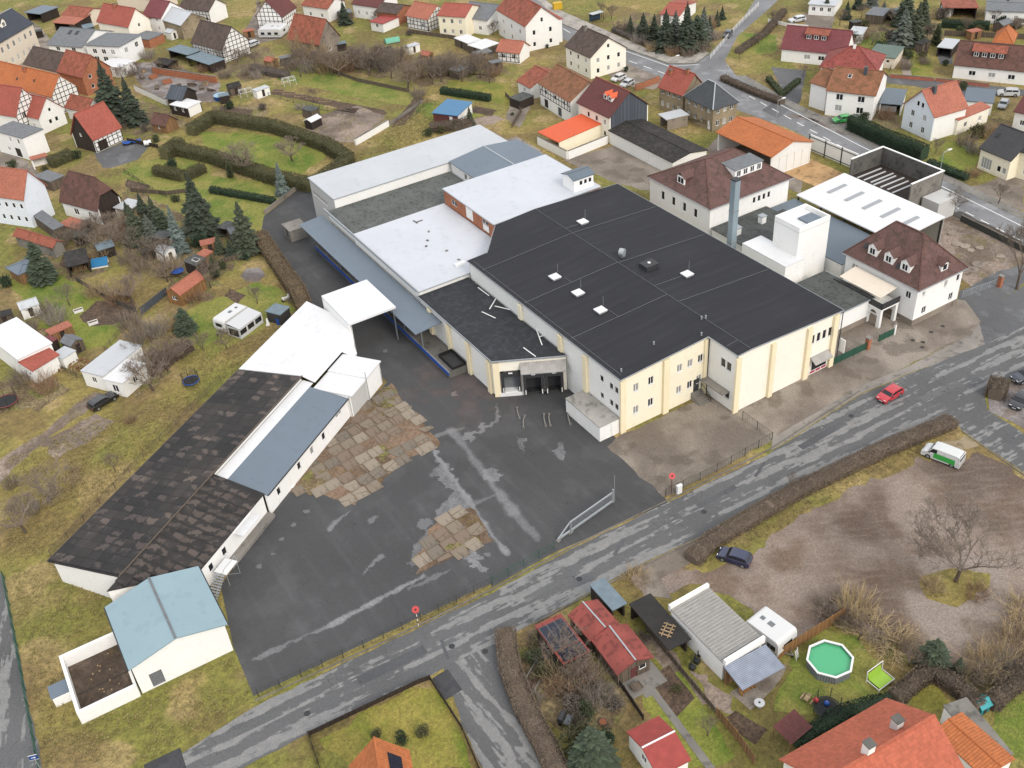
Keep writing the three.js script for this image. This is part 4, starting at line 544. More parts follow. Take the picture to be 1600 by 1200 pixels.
// a part built in the works' frame joins the building it belongs to
function adopt(part, owner, name) { scene.updateMatrixWorld(true); owner.attach(part); part.name = name; part.userData = {}; return part; }
const cthing = (n, l, c, x = 0, z = 0, y = 0, g) => { const [a, b] = C(x, z); return thing(n, l, c, a, b, CT, y, g); };
function wallRun(root, a, b, top, mat, list, o = {}) { // wall between plan points, left to right as seen from outside
  const L = Math.hypot(b[0] - a[0], b[1] - a[1]), r = Math.atan2(-(b[1] - a[1]), b[0] - a[0]), sh = new THREE.Shape(), y0 = o.y0 || 0, tops = Array.isArray(top) ? top : [[L, top], [0, top]];
  sh.moveTo(0, y0); sh.lineTo(L, y0); for (const q of tops) sh.lineTo(q[0], q[1]);
  const ops = (list || []).map(([u, y, w, h, k, p, f]) => [u, y, w, h, k, p, f]);
  for (const [u, y, w, h] of ops) { const p = new THREE.Path(), b0 = Math.max(y, y0 + .04); p.moveTo(u - w / 2, b0); p.lineTo(u - w / 2, y + h); p.lineTo(u + w / 2, y + h); p.lineTo(u + w / 2, b0); sh.holes.push(p); }
  const g = new THREE.ExtrudeGeometry(sh, { depth: .25, bevelEnabled: false }); g.translate(0, 0, -.25);
  const wl = put('wall', g, mat, root); wl.position.set(a[0], 0, a[1]); wl.rotation.y = r;
  for (const [u, y, w, h, k, p, f] of ops) {
    if (k === 'hole') continue; const [fg, pg, sg] = windowGeo(w, h, k || 'win'), q = put('window', fg, f || M.frame, root); q.position.set(a[0] + Math.cos(r) * u - Math.sin(r) * .1, y, a[1] - Math.sin(r) * u - Math.cos(r) * .1); q.rotation.y = r;
    put('pane', pg, p || M.glass, q); put('sill', sg, M.frame, q);
  }
  return wl;
}
{
  const h = cthing('factory_hall', 'large factory hall with a black flat roof and cream pilastered front', 'factory'), yr = (x) => 10.2 - Math.abs(x - 17.6) * .8 / 17.6;
  const W1 = .62, e = -.16; const bl = M.blind;
  const w2 = [[2.6, 6.1, 0.95, 1.35, 'win', bl], [5.2, 6.1, .95, 1.35], [10.3, 6, .95, 1.3, 'win', bl], [12.2, 6, .95, 1.3, 'win', bl], [14.1, 6.0, .95, 1.35], [2.6, 2.2, .95, 1.35, 'win', bl], [5.2, 2.3, .95, 1.35], [10.3, 2.2, .95, 1.3, 'win', bl], [12.3, 2.2, .95, 1.3], [14.0, 2.5, .95, 1.3, 'win', bl]];
  wallRun(h, [0, 0], [15.4, 0], [[15.4, yr(15.4) + e], [0, yr(0) + e]], M.paleyellow, w2);
  wallRun(h, [15.4, 0], [15.4, 6], yr(15.4) + e, M.offwhite, [[3.2, 6.4, 1, 1.5, 'one'], [4.4, 6.4, 1, 1.5, 'one'], [3.2, 1.6, 1, 1.4, 'one'], [4.4, 1.6, 1, 1.4, 'one']]);
  wallRun(h, [15.4, 6], [35.2, 6], [[19.8, yr(35.2) + e], [2.2, yr(17.6) + e], [0, yr(15.4) + e]], M.cream, [[14.6, 5.6, .8, 1.6, 'one'], [15.75, 5.6, .8, 1.6, 'one'], [16.9, 5.6, .8, 1.6, 'one'], [18.05, 5.6, .8, 1.6, 'one']]);
  wallRun(h, [35.2, 6], [35.2, -47.5], yr(35.2) + e, M.offwhite);
  wallRun(h, [35.2, -47.5], [9.7, -47.5], [[25.5, yr(9.7) + e], [17.6, yr(17.6) + e], [0, yr(35.2) + e]], M.offwhite);
  wallRun(h, [9.7, -47.5], [3.6, -40.6], [[9.2, yr(3.6) + e], [0, yr(9.7) + e]], M.offwhite);
  wallRun(h, [3.6, -40.6], [0, -40.6], [[3.6, yr(0) + e], [0, yr(3.6) + e]], M.offwhite);
  wallRun(h, [0, -40.6], [0, 0], yr(0) + e, M.offwhite, [[36.2, 6.3, .85, 1.1], [38.4, 6.3, .85, 1.1], [39.6, 6.3, .85, 1.1], [36.2, 3.4, .85, 1.0], [38.4, 3.4, .85, 1.1], [39.6, 3.4, .85, 1.1]]);
  const roof = put('roof', mb().slab([V(-.25, yr(0), .25), V(17.6, 10.2, .25), V(17.6, 10.2, -40.6), V(-.25, yr(0), -40.85)], .16).slab([V(3.5, yr(3.6), -40.6), V(17.6, 10.2, -40.6), V(17.6, 10.2, -47.7), V(9.6, yr(9.7), -47.7)], .16)
    .slab([V(15.15, yr(15.4), 6.25), V(17.6, 10.2, 6.25), V(17.6, 10.2, .25), V(15.15, yr(15.4), .25)], .16).slab([V(17.6, 10.2, 6.25), V(35.45, yr(35.2), 6.25), V(35.45, yr(35.2), -47.7), V(17.6, 10.2, -47.7)], .16), M.black, h);
  // light metal edge trim
  const tr = mb(), ed = [[-.27, .27], [15.13, .27], [15.13, 6.27], [17.6, 6.27], [35.47, 6.27], [35.47, -47.72], [17.6, -47.72], [9.5, -47.72], [3.4, -40.87], [-.27, -40.87]];
  for (let i = 0; i < ed.length; i++) { const a = ed[i], b = ed[(i + 1) % ed.length]; tr.bar(V(a[0], yr(a[0]) - .05, a[1]), V(b[0], yr(b[0]) - .05, b[1]), .06, .18); } put('edge_trim', tr, M.galv, h);
  // lightning conductor lines lying on the roof
  const line = (x0, z0, x1, z1) => put('conductor', mb().bar(V(x0, yr(x0) + .05, z0), V(x1, yr(x1) + .05, z1), .045, .04), M.wire, h);
  line(17.6, 6, 17.6, -47.4); line(.2, -36.6, 17.5, -36.4); line(17.7, -36.4, 35, -36.2); line(.2, -24.2, 17.5, -24); line(17.7, -23.8, 35, -23.4); line(.2, -12, 17.5, -11.8); line(17.7, -9.2, 35, -8.8); line(.5, -.6, .5, -40); line(17.7, -38.4, 20.3, -38.4); line(17.7, -14.9, 22.9, -14.8); line(8.6, -14.2, 8.6, -11.9); line(8.8, -26, 8.8, -24.1); line(15.6, 3.6, 17.5, 3.5);
  for (const [x, z] of [[21.2, -38.5], [7.6, -26.9], [7.7, -20.8], [7.5, -14.8], [23.8, -14.6]]) { const y = yr(x), s = put('roof_light', mb().bb(x - .72, x + .72, y, y + .26, z - .72, z + .72), M.galv, roof); put('cover', mb().bb(x - .78, x + .78, y + .26, y + .34, z - .78, z + .78), M.snowroof, s); put('rod', mb().limb(V(x + 1.3, y, z - 1.1), V(x + 1.3, y + 1.6, z - 1.1), .03, .02, 5), M.galv, s); }
  { const x = 20.6, z = -19.9, y = yr(x), s = put('roof_hatch', mb().bb(x - 1.2, x + 1.2, y, y + .8, z - 1, z + 1), M.blackplastic, roof); put('cap', mb().cyl(x, y + .8, z, .25, .12, 12), M.snowroof, s); }
  { const x = 19.4, z = -25.2, y = yr(x), g = new THREE.CylinderGeometry(.62, .62, .8, 20); g.rotateX(Math.PI / 2); g.rotateY(.5); g.translate(x, y + .75, z); const s = put('roof_fan', g, M.galv, roof); put('stand', mb().bb(x - .4, x + .4, y, y + .3, z - .4, z + .4), M.metal, s); }
  for (const [x, z] of [[17.2, -3.6], [17.8, -3.4], [14.6, -.6], [8.2, -3.2], [1, -1.2]]) put('vent_pipe', mb().cyl(x, yr(x), z, .12, .5, 8), M.galv, roof);
  // cream pilasters
  const pil = (x, z, w, d, top, m = M.yellow) => put('pilaster', mb().bb(x - w / 2, x + w / 2, 0, top, z - d / 2, z + d / 2), m, h);
  pil(.25, .12, .9, .34, 8.9, M.yellow); pil(7.7, .18, 1.0, .5, 9.3); pil(15.0, .14, .75, .3, 9.6); pil(15.55, 6.12, .9, .32, 9.4); pil(21.9, 6.2, .8, .5, 9.3); pil(28.9, 6.2, .9, .5, 9); pil(34.1, 6.2, .9, .5, 9);
  pil(-.2, -8.0, .5, .9, 8.8); pil(-.2, -14.2, .5, .9, 9); pil(-.2, -25, .5, .9, 8.9, M.paleyellow);
  put('downpipe', mb().limb(V(15.28, 0, .3), V(15.28, 9.6, .3), .07, .07, 6), M.darkmetal, h); put('downpipe', mb().limb(V(35.3, 0, 6.3), V(35.3, 9.2, 6.3), .07, .07, 6), M.darkmetal, h);
  // shop window with awning and poster strip at the right
  const sw = put('shop_window', mb().bb(30.2, 33.4, .7, 2.5, 6.02, 6.1), M.frame, h); put('pane', mb().bb(30.3, 33.3, .8, 2.4, 6.1, 6.12), M.glass, sw);
  put('awning', mb().slab([V(29.9, 2.55, 7.2), V(33.5, 2.55, 7.2), V(33.5, 3.3, 6.03), V(29.9, 3.3, 6.03)], .06), M.corrwhite, h);
  const pst = put('poster_strip', mb().bb(30.0, 33.5, .25, .72, 6.03, 6.09), M.whitepaint, h); for (let i = 0; i < 3; i++) put('poster', mb().bb(30.15 + i * 1.12, 31.1 + i * 1.12, .3, .67, 6.09, 6.11), std(c3(190, 50, 96), .6), pst);
  put('side_sign', mb().bb(35.45, 35.6, 2.4, 4.6, 6.3, 7.3), M.whitepaint, h);
  // entrance steps with rail and canopy
  const st = put('entrance_steps', (() => { const q = mb(); for (let i = 0; i < 6; i++) q.bb(12.6, 14.4, 0, 1.2 - i * .2, .02 + i * .34, .36 + i * .34); return q; })(), M.concrete, h);
  put('handrail', mb().bar(V(14.45, 2.2, .1), V(14.45, 1.0, 2.2), .06).bar(V(14.45, 0, 2.2), V(14.45, 1, 2.2), .06).bar(V(14.45, 1.2, .1), V(14.45, 2.2, .1), .06), M.darkmetal, st);
  put('door_canopy', mb().bb(14.0, 15.36, 3.0, 3.14, .3, 5.0), M.concrete, h);
  const dr = put('entrance_door', mb().bb(13, 14, 1.2, 3.3, .0, .06), M.frameDark, h); put('handle', mb().bb(13.1, 13.16, 2.1, 2.4, .06, .12), M.metal, dr);
}
{ // lower hall with loading docks: slanted front
  const h = cthing('dock_hall', 'low hall with patched black felt roof and three loading docks', 'factory'), q = [[-9.5, -18.1], [0, -12.7], [0, -40.6], [-9.5, -40.6]], y = 6.3;
  wallRun(h, q[0], [-.25, -12.84], y - .18, M.cream, [[2.4, .6, 2.9, 3.7, 'hole'], [5.7, .3, 3.0, 3.9, 'hole'], [8.75, .3, 2.7, 3.9, 'hole']]); wallRun(h, q[3], q[0], y - .18, M.offwhite);
  put('roof', mb().slab([V(-9.8, y, -17.9), V(-.27, y, -12.5), V(-.27, y, -40.9), V(-9.8, y, -40.9)], .16), M.black2, h);
  put('edge_trim', mb().bar(V(-9.82, y + .02, -17.88), V(-.28, y + .02, -12.47), .1, .24).bar(V(-9.85, y + .02, -41), V(-9.85, y + .02, -17.9), .1, .24), M.galv, h);
  for (const z of [-19.2, -25.2, -31.2, -37.2]) put('pilaster', mb().bb(-9.95, -9.5, 0, 5.9, z - .45, z + .45), M.yellow, h);
  put('pilaster', mb().box(-9.3, 3, -17.75, .9, 6, .5, Math.atan2(-5.4, 9.5)), M.yellow, h);
  const r = Math.atan2(-5.4, 9.5), P = (u, o) => [-9.5 + u * Math.cos(r) + o * Math.sin(r), -18.1 - u * Math.sin(r) + o * Math.cos(r)];
  for (const [u, w, y0, hh] of [[2.4, 2.9, .6, 3.7], [5.7, 3.0, .3, 3.9], [8.75, 2.7, .3, 3.9]]) {
    const d = new THREE.Group(), E = u < 3 ? .35 : .95; d.name = 'loading_dock'; const [px, pz] = P(u, 0); d.position.set(px, 0, pz); d.rotation.y = r; h.add(d);
    put('dock_door', mb().bb(-w / 2, w / 2, y0, y0 + hh, -.9, -.8), u < 3 ? M.corrgrey : M.blackplastic, d);
    put('dock_seal', mb().bb(-w / 2, -w / 2 + .42, y0, y0 + hh, -.8, E).bb(w / 2 - .42, w / 2, y0, y0 + hh, -.8, E).bb(-w / 2, w / 2, y0 + hh - .8, y0 + hh, -.8, E + .04), M.blackplastic, d);
    put('dock_leveller', mb().bb(-w / 2 + .45, w / 2 - .45, y0 - .05, y0 + .08, -.8, .3), u < 3 ? M.whitepaint : M.darkmetal, d);
    for (const e of [-1, 1]) put('bumper', mb().bb(e * (w / 2 - .27) - .07, e * (w / 2 - .27) + .07, y0 + .1, y0 + .9, E + .02, E + .08), M.whitepaint, d);
    put('dock_lamp', mb().bb(-.3, .3, y0 + hh - .2, y0 + hh - .05, E + .05, E + .2), M.whitepaint, d);
  }
  const cp = new THREE.Group(); cp.name = 'dock_canopy'; const [cx, cz] = P(7.4, 0); cp.position.set(cx, 0, cz); cp.rotation.y = r; h.add(cp);
  put('canopy_sheet', mb().slab([V(-3.5, 4.4, 1.3), V(3.2, 4.4, 1.3), V(3.2, 5.6, .02), V(-3.5, 5.6, .02)], .06), M.corrwhite, cp); put('canopy_beam', mb().bar(V(-3.5, 4.3, 1.25), V(3.2, 4.3, 1.25), .1), M.galv, cp);
  put('dock_platform', mb().box(...(() => { const [a, b] = P(2.4, .2); return [a, .3, b]; })(), 3.6, .6, .6, r), M.whitepaint, h);
  // loose pale boards lying on the roof
  for (const [i, [a, b, c, d]] of [[-0.72,-37, -0.65,-33.71], [-0.17,-32.34, -2.65,-30.24], [-1.52,-30.53, -0.14,-28.02], [-3.98,-30.35, -3.28,-27.48], [0.25,-21.55, -1.63,-16.97], [-0.72,-19.03, 0.4,-18.8], [-4.17,-18.1, -4.01,-15.09]].entries()) tag(put('loose_board', (() => { const p = C(a, b), q = C(c, d); return mb().bar(V(p[0], y + .08, p[1]), V(q[0], y + .1, q[1]), .16, .06); })(), M.whitepaint), ['one at the rear wall', 'short one of the crossed pair', 'long one of the crossed pair', 'one nearest the left eave', 'upright one under the pilaster', 'shortest one against the pilaster', 'one nearest the docks'][i] + ', pale loose board on the patched black roof', 'board', 'loose boards on the black felt roof');
}
// low office container beside the hall
{ const R = CR(-3.6, -.15, -8.4, -.1, 2.65); house('site_container', 'flat white site container against the cream factory front', 'container', R, { roof: 'flat', ov: .06, wall: M.offwhite, roofM: M.concroof, t: .14, win: { f: [[1, .1, 1, 2.1, -.4, .2, 'door', M.frame]], l: [] } }); }
// roofs behind
const cx = (n, l, x0, x1, z0, z1, he, o, hr) => house(n, l, 'factory', CR(x0, x1, z0, z1, he, hr), { roof: 'flat', ov: .12, wall: M.offwhite, ...o });
const whiteHall = cx('white_roof_hall', 'factory hall with a wide white membrane roof beside the long blue canopy', -9.4, 9.1, -65.8, -41.0, 7, { roofM: M.whiteroof, gutter: M.galv });
cx('felt_roof_hall', 'factory hall with a grey green felt roof between the white roofs', -9.1, 17.2, -77.9, -65.95, 6.6, { roofM: M.greyflat, gutter: M.galv });
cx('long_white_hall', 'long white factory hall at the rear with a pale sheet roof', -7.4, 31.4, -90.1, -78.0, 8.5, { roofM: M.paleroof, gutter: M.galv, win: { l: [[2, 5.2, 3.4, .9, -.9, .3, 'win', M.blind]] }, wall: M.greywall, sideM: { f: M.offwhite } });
house('blue_gabled_hall', 'factory hall with a low blue grey gabled sheet roof', 'factory', CR(17.2, 33.2, -77.9, -66.1, 8.7, 9.6), { ax: 'z', roofM: M.bluegrey, wall: M.offwhite, ov: .3, capM: M.galv, win: { l: [[3, 6.8, 1, 1.2, -.2, .9]] } });
cx('brick_storey_hall', 'raised brick storey with a white roof and pale gates above the roofs', 9.2, 31.8, -65.8, -47.8, 10, { roofM: M.whiteroof, wall: M.brick, gutter: M.galv, win: { l: [[1, 7.9, 1.9, 1.1, -.85, -.35], [1, 7.25, 2.6, 2.3, -.2, .25, 'gate', M.offwhite], [1, 8.6, 2.2, .8, .5, .85], [1, 7.2, 2.2, 1.35, .5, .85, 'gate', M.offwhite]] } });
house('roof_penthouse', 'small white stair penthouse with blue roof on the brick storey', 'penthouse', { ...CR(26.5, 31.2, -52.6, -48.6, 12.4, 13.0) }, { y0: 9.9, ov: .25, roofM: M.steelblue, wall: M.white, ax: 'x', win: { f: [[3, 10.9, .7, .9, -.5, .9]] } });
{ // long canopy over the loading ramp
  const h = cthing('ramp_canopy', 'long blue grey sheet canopy above the loading ramp', 'canopy'); put('roof', mb().slab([V(-14.4, 4.9, -33.3), V(-9.7, 5.3, -33.3), V(-9.7, 5.3, -79.6), V(-14.4, 4.9, -79.6)], .14), M.bluegrey, h);
  for (let z = -78; z <= -34; z += 6.2) put('post', mb().bb(-12.9, -12.75, 1.1, 4.9, z - .08, z + .08), M.metal, h);
  const g = cthing('loading_ramp', 'raised concrete loading ramp with a bright blue edge under the canopy', 'ramp'); put('platform', mb().bb(-13.0, -9.7, 0, 1.1, -77, -26), M.darkconcrete, g); put('blue_edge', mb().bb(-13.1, -13.0, .55, 1.12, -77, -26), M.bluestripe, g); put('step_edge', mb().bb(-13.0, -12.75, 1.1, 1.14, -77, -26), M.concrete, g);
  const gw = cthing('gutter_parapet', 'x', 'x'); put('parapet', mb().bb(-9.75, -9.55, 6.9, 7.35, -78, -41.2), M.galv, gw); adopt(gw, whiteHall, 'gutter_parapet');
}
{ const h = cthing('bridge_canopy', 'square white canopy bridging the lane between the halls', 'canopy'); put('roof', mb().slab([V(-22.3, 6.5, -40.1), V(-14.1, 6.5, -40.1), V(-14.1, 6.5, -50.7), V(-22.3, 6.5, -50.7)], .35), M.snowroof, h); for (const [x, z] of [[-14.4, -40.6], [-14.4, -50.2]]) put('post', mb().bb(x - .1, x + .1, 0, 6.2, z - .1, z + .1), M.metal, h); put('back_wall', mb().bb(-22.3, -22.1, 0, 6.15, -50.6, -40.2), M.white, h); }
{ const g = cthing('skip_container', 'dark open waste skip beside the loading ramp end', 'skip', -11, -28.5); put('tub', mb().bb(-1.2, 1.2, 0, .15, -2.2, 2.2).bb(-1.2, -1.1, .15, 1.7, -2.2, 2.2).bb(1.1, 1.2, .15, 1.7, -2.2, 2.2).bb(-1.1, 1.1, .15, 1.7, -2.2, -2.1).bb(-1.1, 1.1, .15, 1.5, 2.1, 2.2), M.tar, g); put('load', mb().bb(-1.05, 1.05, .15, 1.2, -2.05, 2.05), M.blackplastic, g); }
cx('pump_house', 'small grey concrete pump house at the bend of the lane', -15.5, -11.8, -87, -83, 2.4, { roofM: M.concrete, wall: M.concrete, win: { l: [[1, .1, .9, 1.9, -.5, .5, 'door', M.darkmetal]] } });
// pale roof terrace behind the rear hall
cx('rear_terrace', 'pale flat roof annexe behind the long white hall', 31.6, 40.5, -90.5, -80.6, 3.2, { roofM: M.paving });
// ---- right wing of the works ----
const office = house('hipped_office', 'long white office building with a brown hipped tile roof', 'office', CR(43.2, 62.8, -49, -31.4, 8, 12.6), { roof: 'hip', hip: 6.4, ax: 'x', ov: .45, wall: M.white, roofM: M.villa, gutter: M.galv, capM: M.brown, win: { l: [[4, 4.7, .9, 1.7, -.75, .75, 'win', M.glass, M.frame], [3, 1.4, .9, 1.0, .2, .98]], f: [[4, 5.6, .7, 1.2, .05, .55, 'one']] }, dormer: [[2.2, 5.2, 6.4, 1.6, M.corrgrey, 'flat', M.white]], frame: M.frame });
{ const o = cthing('hip_dormer', 'small white gabled dormer on the brown hipped office roof', 'dormer', 45.2, -41); put('dormer_front', mb().bb(-.6, -.4, 8.8, 10.5, -1, 1), M.white, o); put('dormer_window', mb().bb(-.64, -.6, 9.2, 10.2, -.7, -.1).bb(-.64, -.6, 9.2, 10.2, .1, .7), M.glass, o); put('dormer_body', mb().bb(-.4, 1.8, 8.9, 10.5, -.95, .95), M.brown, o); put('dormer_roof', mb().slab([V(-.8, 10.35, 1.25), V(2.6, 10.35, 1.25), V(2.6, 11.2, 0), V(-.8, 11.2, 0)], .1).slab([V(2.6, 10.35, -1.25), V(-.8, 10.35, -1.25), V(-.8, 11.2, 0), V(2.6, 11.2, 0)], .1), M.villa, o); adopt(o, office, 'dormer'); }
const feltAnnexe = house('grey_felt_annexe', 'low annexe with a streaked dark grey felt roof below the steel chimney', 'annexe', CR(43.4, 56.5, -31.2, -18, 4.5), { roof: 'flat', ov: .2, wall: M.offwhite, roofM: M.darkfelt });
house('white_link_block', 'white cubic link block between the hall and the tower', 'annexe', CR(41, 45.2, -20.8, -10.8, 6.8), { roof: 'flat', ov: .02, wall: M.white, roofM: M.snowroof });
{ const t = house('white_tower', 'tall square white tower with an open recessed top', 'tower', CR(44.6, 51.4, -17.5, -12.0, 11.2), { roof: 'flat', ov: .0, wall: M.white, roofM: M.snowroof, t: .2 }); const R = 3.4, q = 2.75; put('parapet', mb().bb(-R, R, 11.2, 12, q - .3, q).bb(-R, R, 11.2, 12, -q, -q + .3).bb(-R, -R + .3, 11.2, 12, -q + .3, q - .3).bb(R - .3, R, 11.2, 12, -q + .3, q - .3), M.white, t); put('roof_hatch', mb().bb(-.4, 2.6, 11.2, 11.5, -.6, 2.0), M.bluegrey, t); }
{ const t = cthing('steel_chimney', 'tall square pale steel chimney beside the black roof', 'chimney', 40.9, -23.2); put('stack', mb().bb(-.55, .55, 0, 17.4, -.55, .55), M.chimneysteel, t); put('cap', mb().bb(-.62, .62, 17.4, 17.6, -.62, .62), M.darkmetal, t); put('bracket', mb().bb(-.6, .6, 6, 6.2, -.6, .6).bb(-.6, .6, 11.8, 12, -.6, .6), M.metal, t); }
for (const [x, z, l] of [[45.42,-26.71, 'white roof cowl next to the steel chimney'], [51.57,-27.1, 'white roof cowl near the tower on the grey felt roof']]) { const t = cthing('roof_cowl', l, 'vent', x, z, 4.5, 'white cowls on the felt roof'); put('body', mb().bb(-.5, .5, 0, 1.3, -.5, .5), M.white, t); put('hood', mb().bb(-.62, .62, 1.3, 1.42, -.62, .62), M.galv, t); adopt(t, feltAnnexe, 'roof_cowl'); }
house('felt_front_annexe', 'low white annexe with a dark felt roof between hall and villa', 'annexe', CR(40.8, 48.2, -9, 1.4, 4.3), { roof: 'flat', ov: .2, wall: M.white, roofM: M.darkfelt, gutter: M.galv, plinth: M.stone, plinthH: 1 });
const blueFlat = house('blue_flat_annexe', 'low annexe with a smooth blue grey roof behind the white tower', 'annexe', CR(52.2, 63.3, -31, -9, 3.9), { roof: 'flat', ov: .1, wall: M.offwhite, roofM: M.steelblue });
{ const t = cthing('lattice_skylight', 'dark glazed lattice skylight on the blue flat roof', 'skylight', 55.5, -26, 3.9); put('glazing', mb().bb(-2.6, 2.6, 0, .5, -2.4, 2.4), M.darkfelt, t); for (let i = 0; i < 6; i++) put('bar', mb().bb(-2.6, 2.6, .5, .57, -2.4 + i * .93, -2.32 + i * .93), M.felt, t); adopt(t, blueFlat, 'lattice_skylight'); }
{ // white open hall with five roof light strips
  const h = cthing('white_open_hall', 'open storage hall with white sheet roof and five grey skylight strips', 'shed', 69.5, -19.3), r = put('roof', mb().slab([V(-6.1, 4.7, 11.4), V(6.1, 5.3, 11.4), V(6.1, 5.3, -11.4), V(-6.1, 4.7, -11.4)], .2), M.snowroof, h);
  for (let i = 0; i < 5; i++) put('skylight_strip', mb().slab([V(-1.6, 5.02, -7.6 + i * 4.1), V(2.9, 5.24, -7.6 + i * 4.1), V(2.9, 5.24, -8.4 + i * 4.1), V(-1.6, 5.02, -8.4 + i * 4.1)], .03), std(c3(176, 180, 184), .5), r);
  for (let z = -11; z <= 11; z += 5.5) for (const x of [-5.9, 5.9]) put('post', mb().bb(x - .12, x + .12, 0, 4.5, z - .12, z + .12), M.darkmetal, h); put('back_wall', mb().bb(5.95, 6.05, 0, 4.9, -11.3, 11.3), M.greywall, h);
}
{ // roofless concrete enclosure with beams across the floor
  const h = cthing('roofless_enclosure', 'roofless grey concrete enclosure with a white coping and pale roof battens', 'enclosure', 82.4, -24.6), w = 4.3, d = 7.1, wm = M.darkconcrete; put('wall', mb().bb(-w, w, 0, 7, -d, -d + .25), wm, h); put('wall', mb().bb(w - .25, w, 0, 7, -d + .25, d), wm, h); put('wall', mb().bb(-w, w - .25, 0, 7, d - .25, d), M.concrete, h); put('wall', mb().bb(-w, -w + .25, 0, 3.4, -d + .25, d - .25), wm, h);
  put('coping', mb().bb(-w - .05, w + .05, 7, 7.12, -d - .05, -d + .3).bb(w - .3, w + .05, 7, 7.12, -d + .3, d + .05).bb(-w, w - .3, 7, 7.12, d - .3, d + .05), M.white, h); put('ceiling_slab', mb().bb(-w + .26, w - .26, 3.3, 3.5, -d + .26, d - .26), M.darkwood, h);
  for (let i = 0; i < 7; i++) put('batten', mb().bb(-w + .5 + (i % 3) * .2, w - 1.6 - (i % 2) * .5, 3.52, 3.66, -d + 1.5 + i * 1.45 - (i > 2 ? .4 : 0), -d + 1.8 + i * 1.45 - (i > 2 ? .4 : 0)), M.cloth, h);
}
tag(put('lean_to_shed', (() => { const q = mb(), [x, z] = C(83.6, -15.2); return q.box(x, 1.9, z, 5, 3.8, 3.6, CT); })(), M.greywall), 'grey sheet metal shed against the concrete enclosure', 'shed');
house('orange_sheet_hall', 'open hall with a bright orange gabled tile roof', 'shed', CR(71.4, 83, -61.8, -45.4, 4.6, 6.4), { ax: 'z', ov: .4, wall: M.offwhite, roofM: M.orange, open: ['l'], win: { f: [[5, 0, 2, 3.6, -.95, .95, 'gate', M.offwhite]] } });
{ const g = cthing('panel_wall', 'tall white panel wall beside the sand yard', 'wall', 86.7, -41.2); for (let i = 0; i < 4; i++) { put('panel', mb().bb(-.1, .1, .2, 3.6, -8.8 + i * 4.4, -4.5 + i * 4.4), M.white, g); put('post', mb().bb(-.25, -.1, 0, 3.7, -8.9 + i * 4.4, -8.75 + i * 4.4), M.darkmetal, g); } put('rail', mb().bb(-.2, -.1, .5, .62, -8.8, 8.6).bb(-.2, -.1, 3.1, 3.22, -8.8, 8.6), M.darkmetal, g); }
// garages with dark corrugated roof
house('garage_row', 'row of garages with a mossy black corrugated roof', 'garage', CR(57.4, 66.8, -80.2, -58.6, 3.1, 3.9), { ax: 'z', ov: .25, roof: 'gable', roofM: M.felt, wall: M.offwhite, win: { l: [[2, .05, 2.4, 2.1, .2, .98, 'gate', M.white]] } });
gardenWall('tall white courtyard wall round the orange lean-to', [C(45.6, -90), C(46, -79.2), C(57.3, -80.3)], 1.9, .3, M.white, 'courtyard_wall');
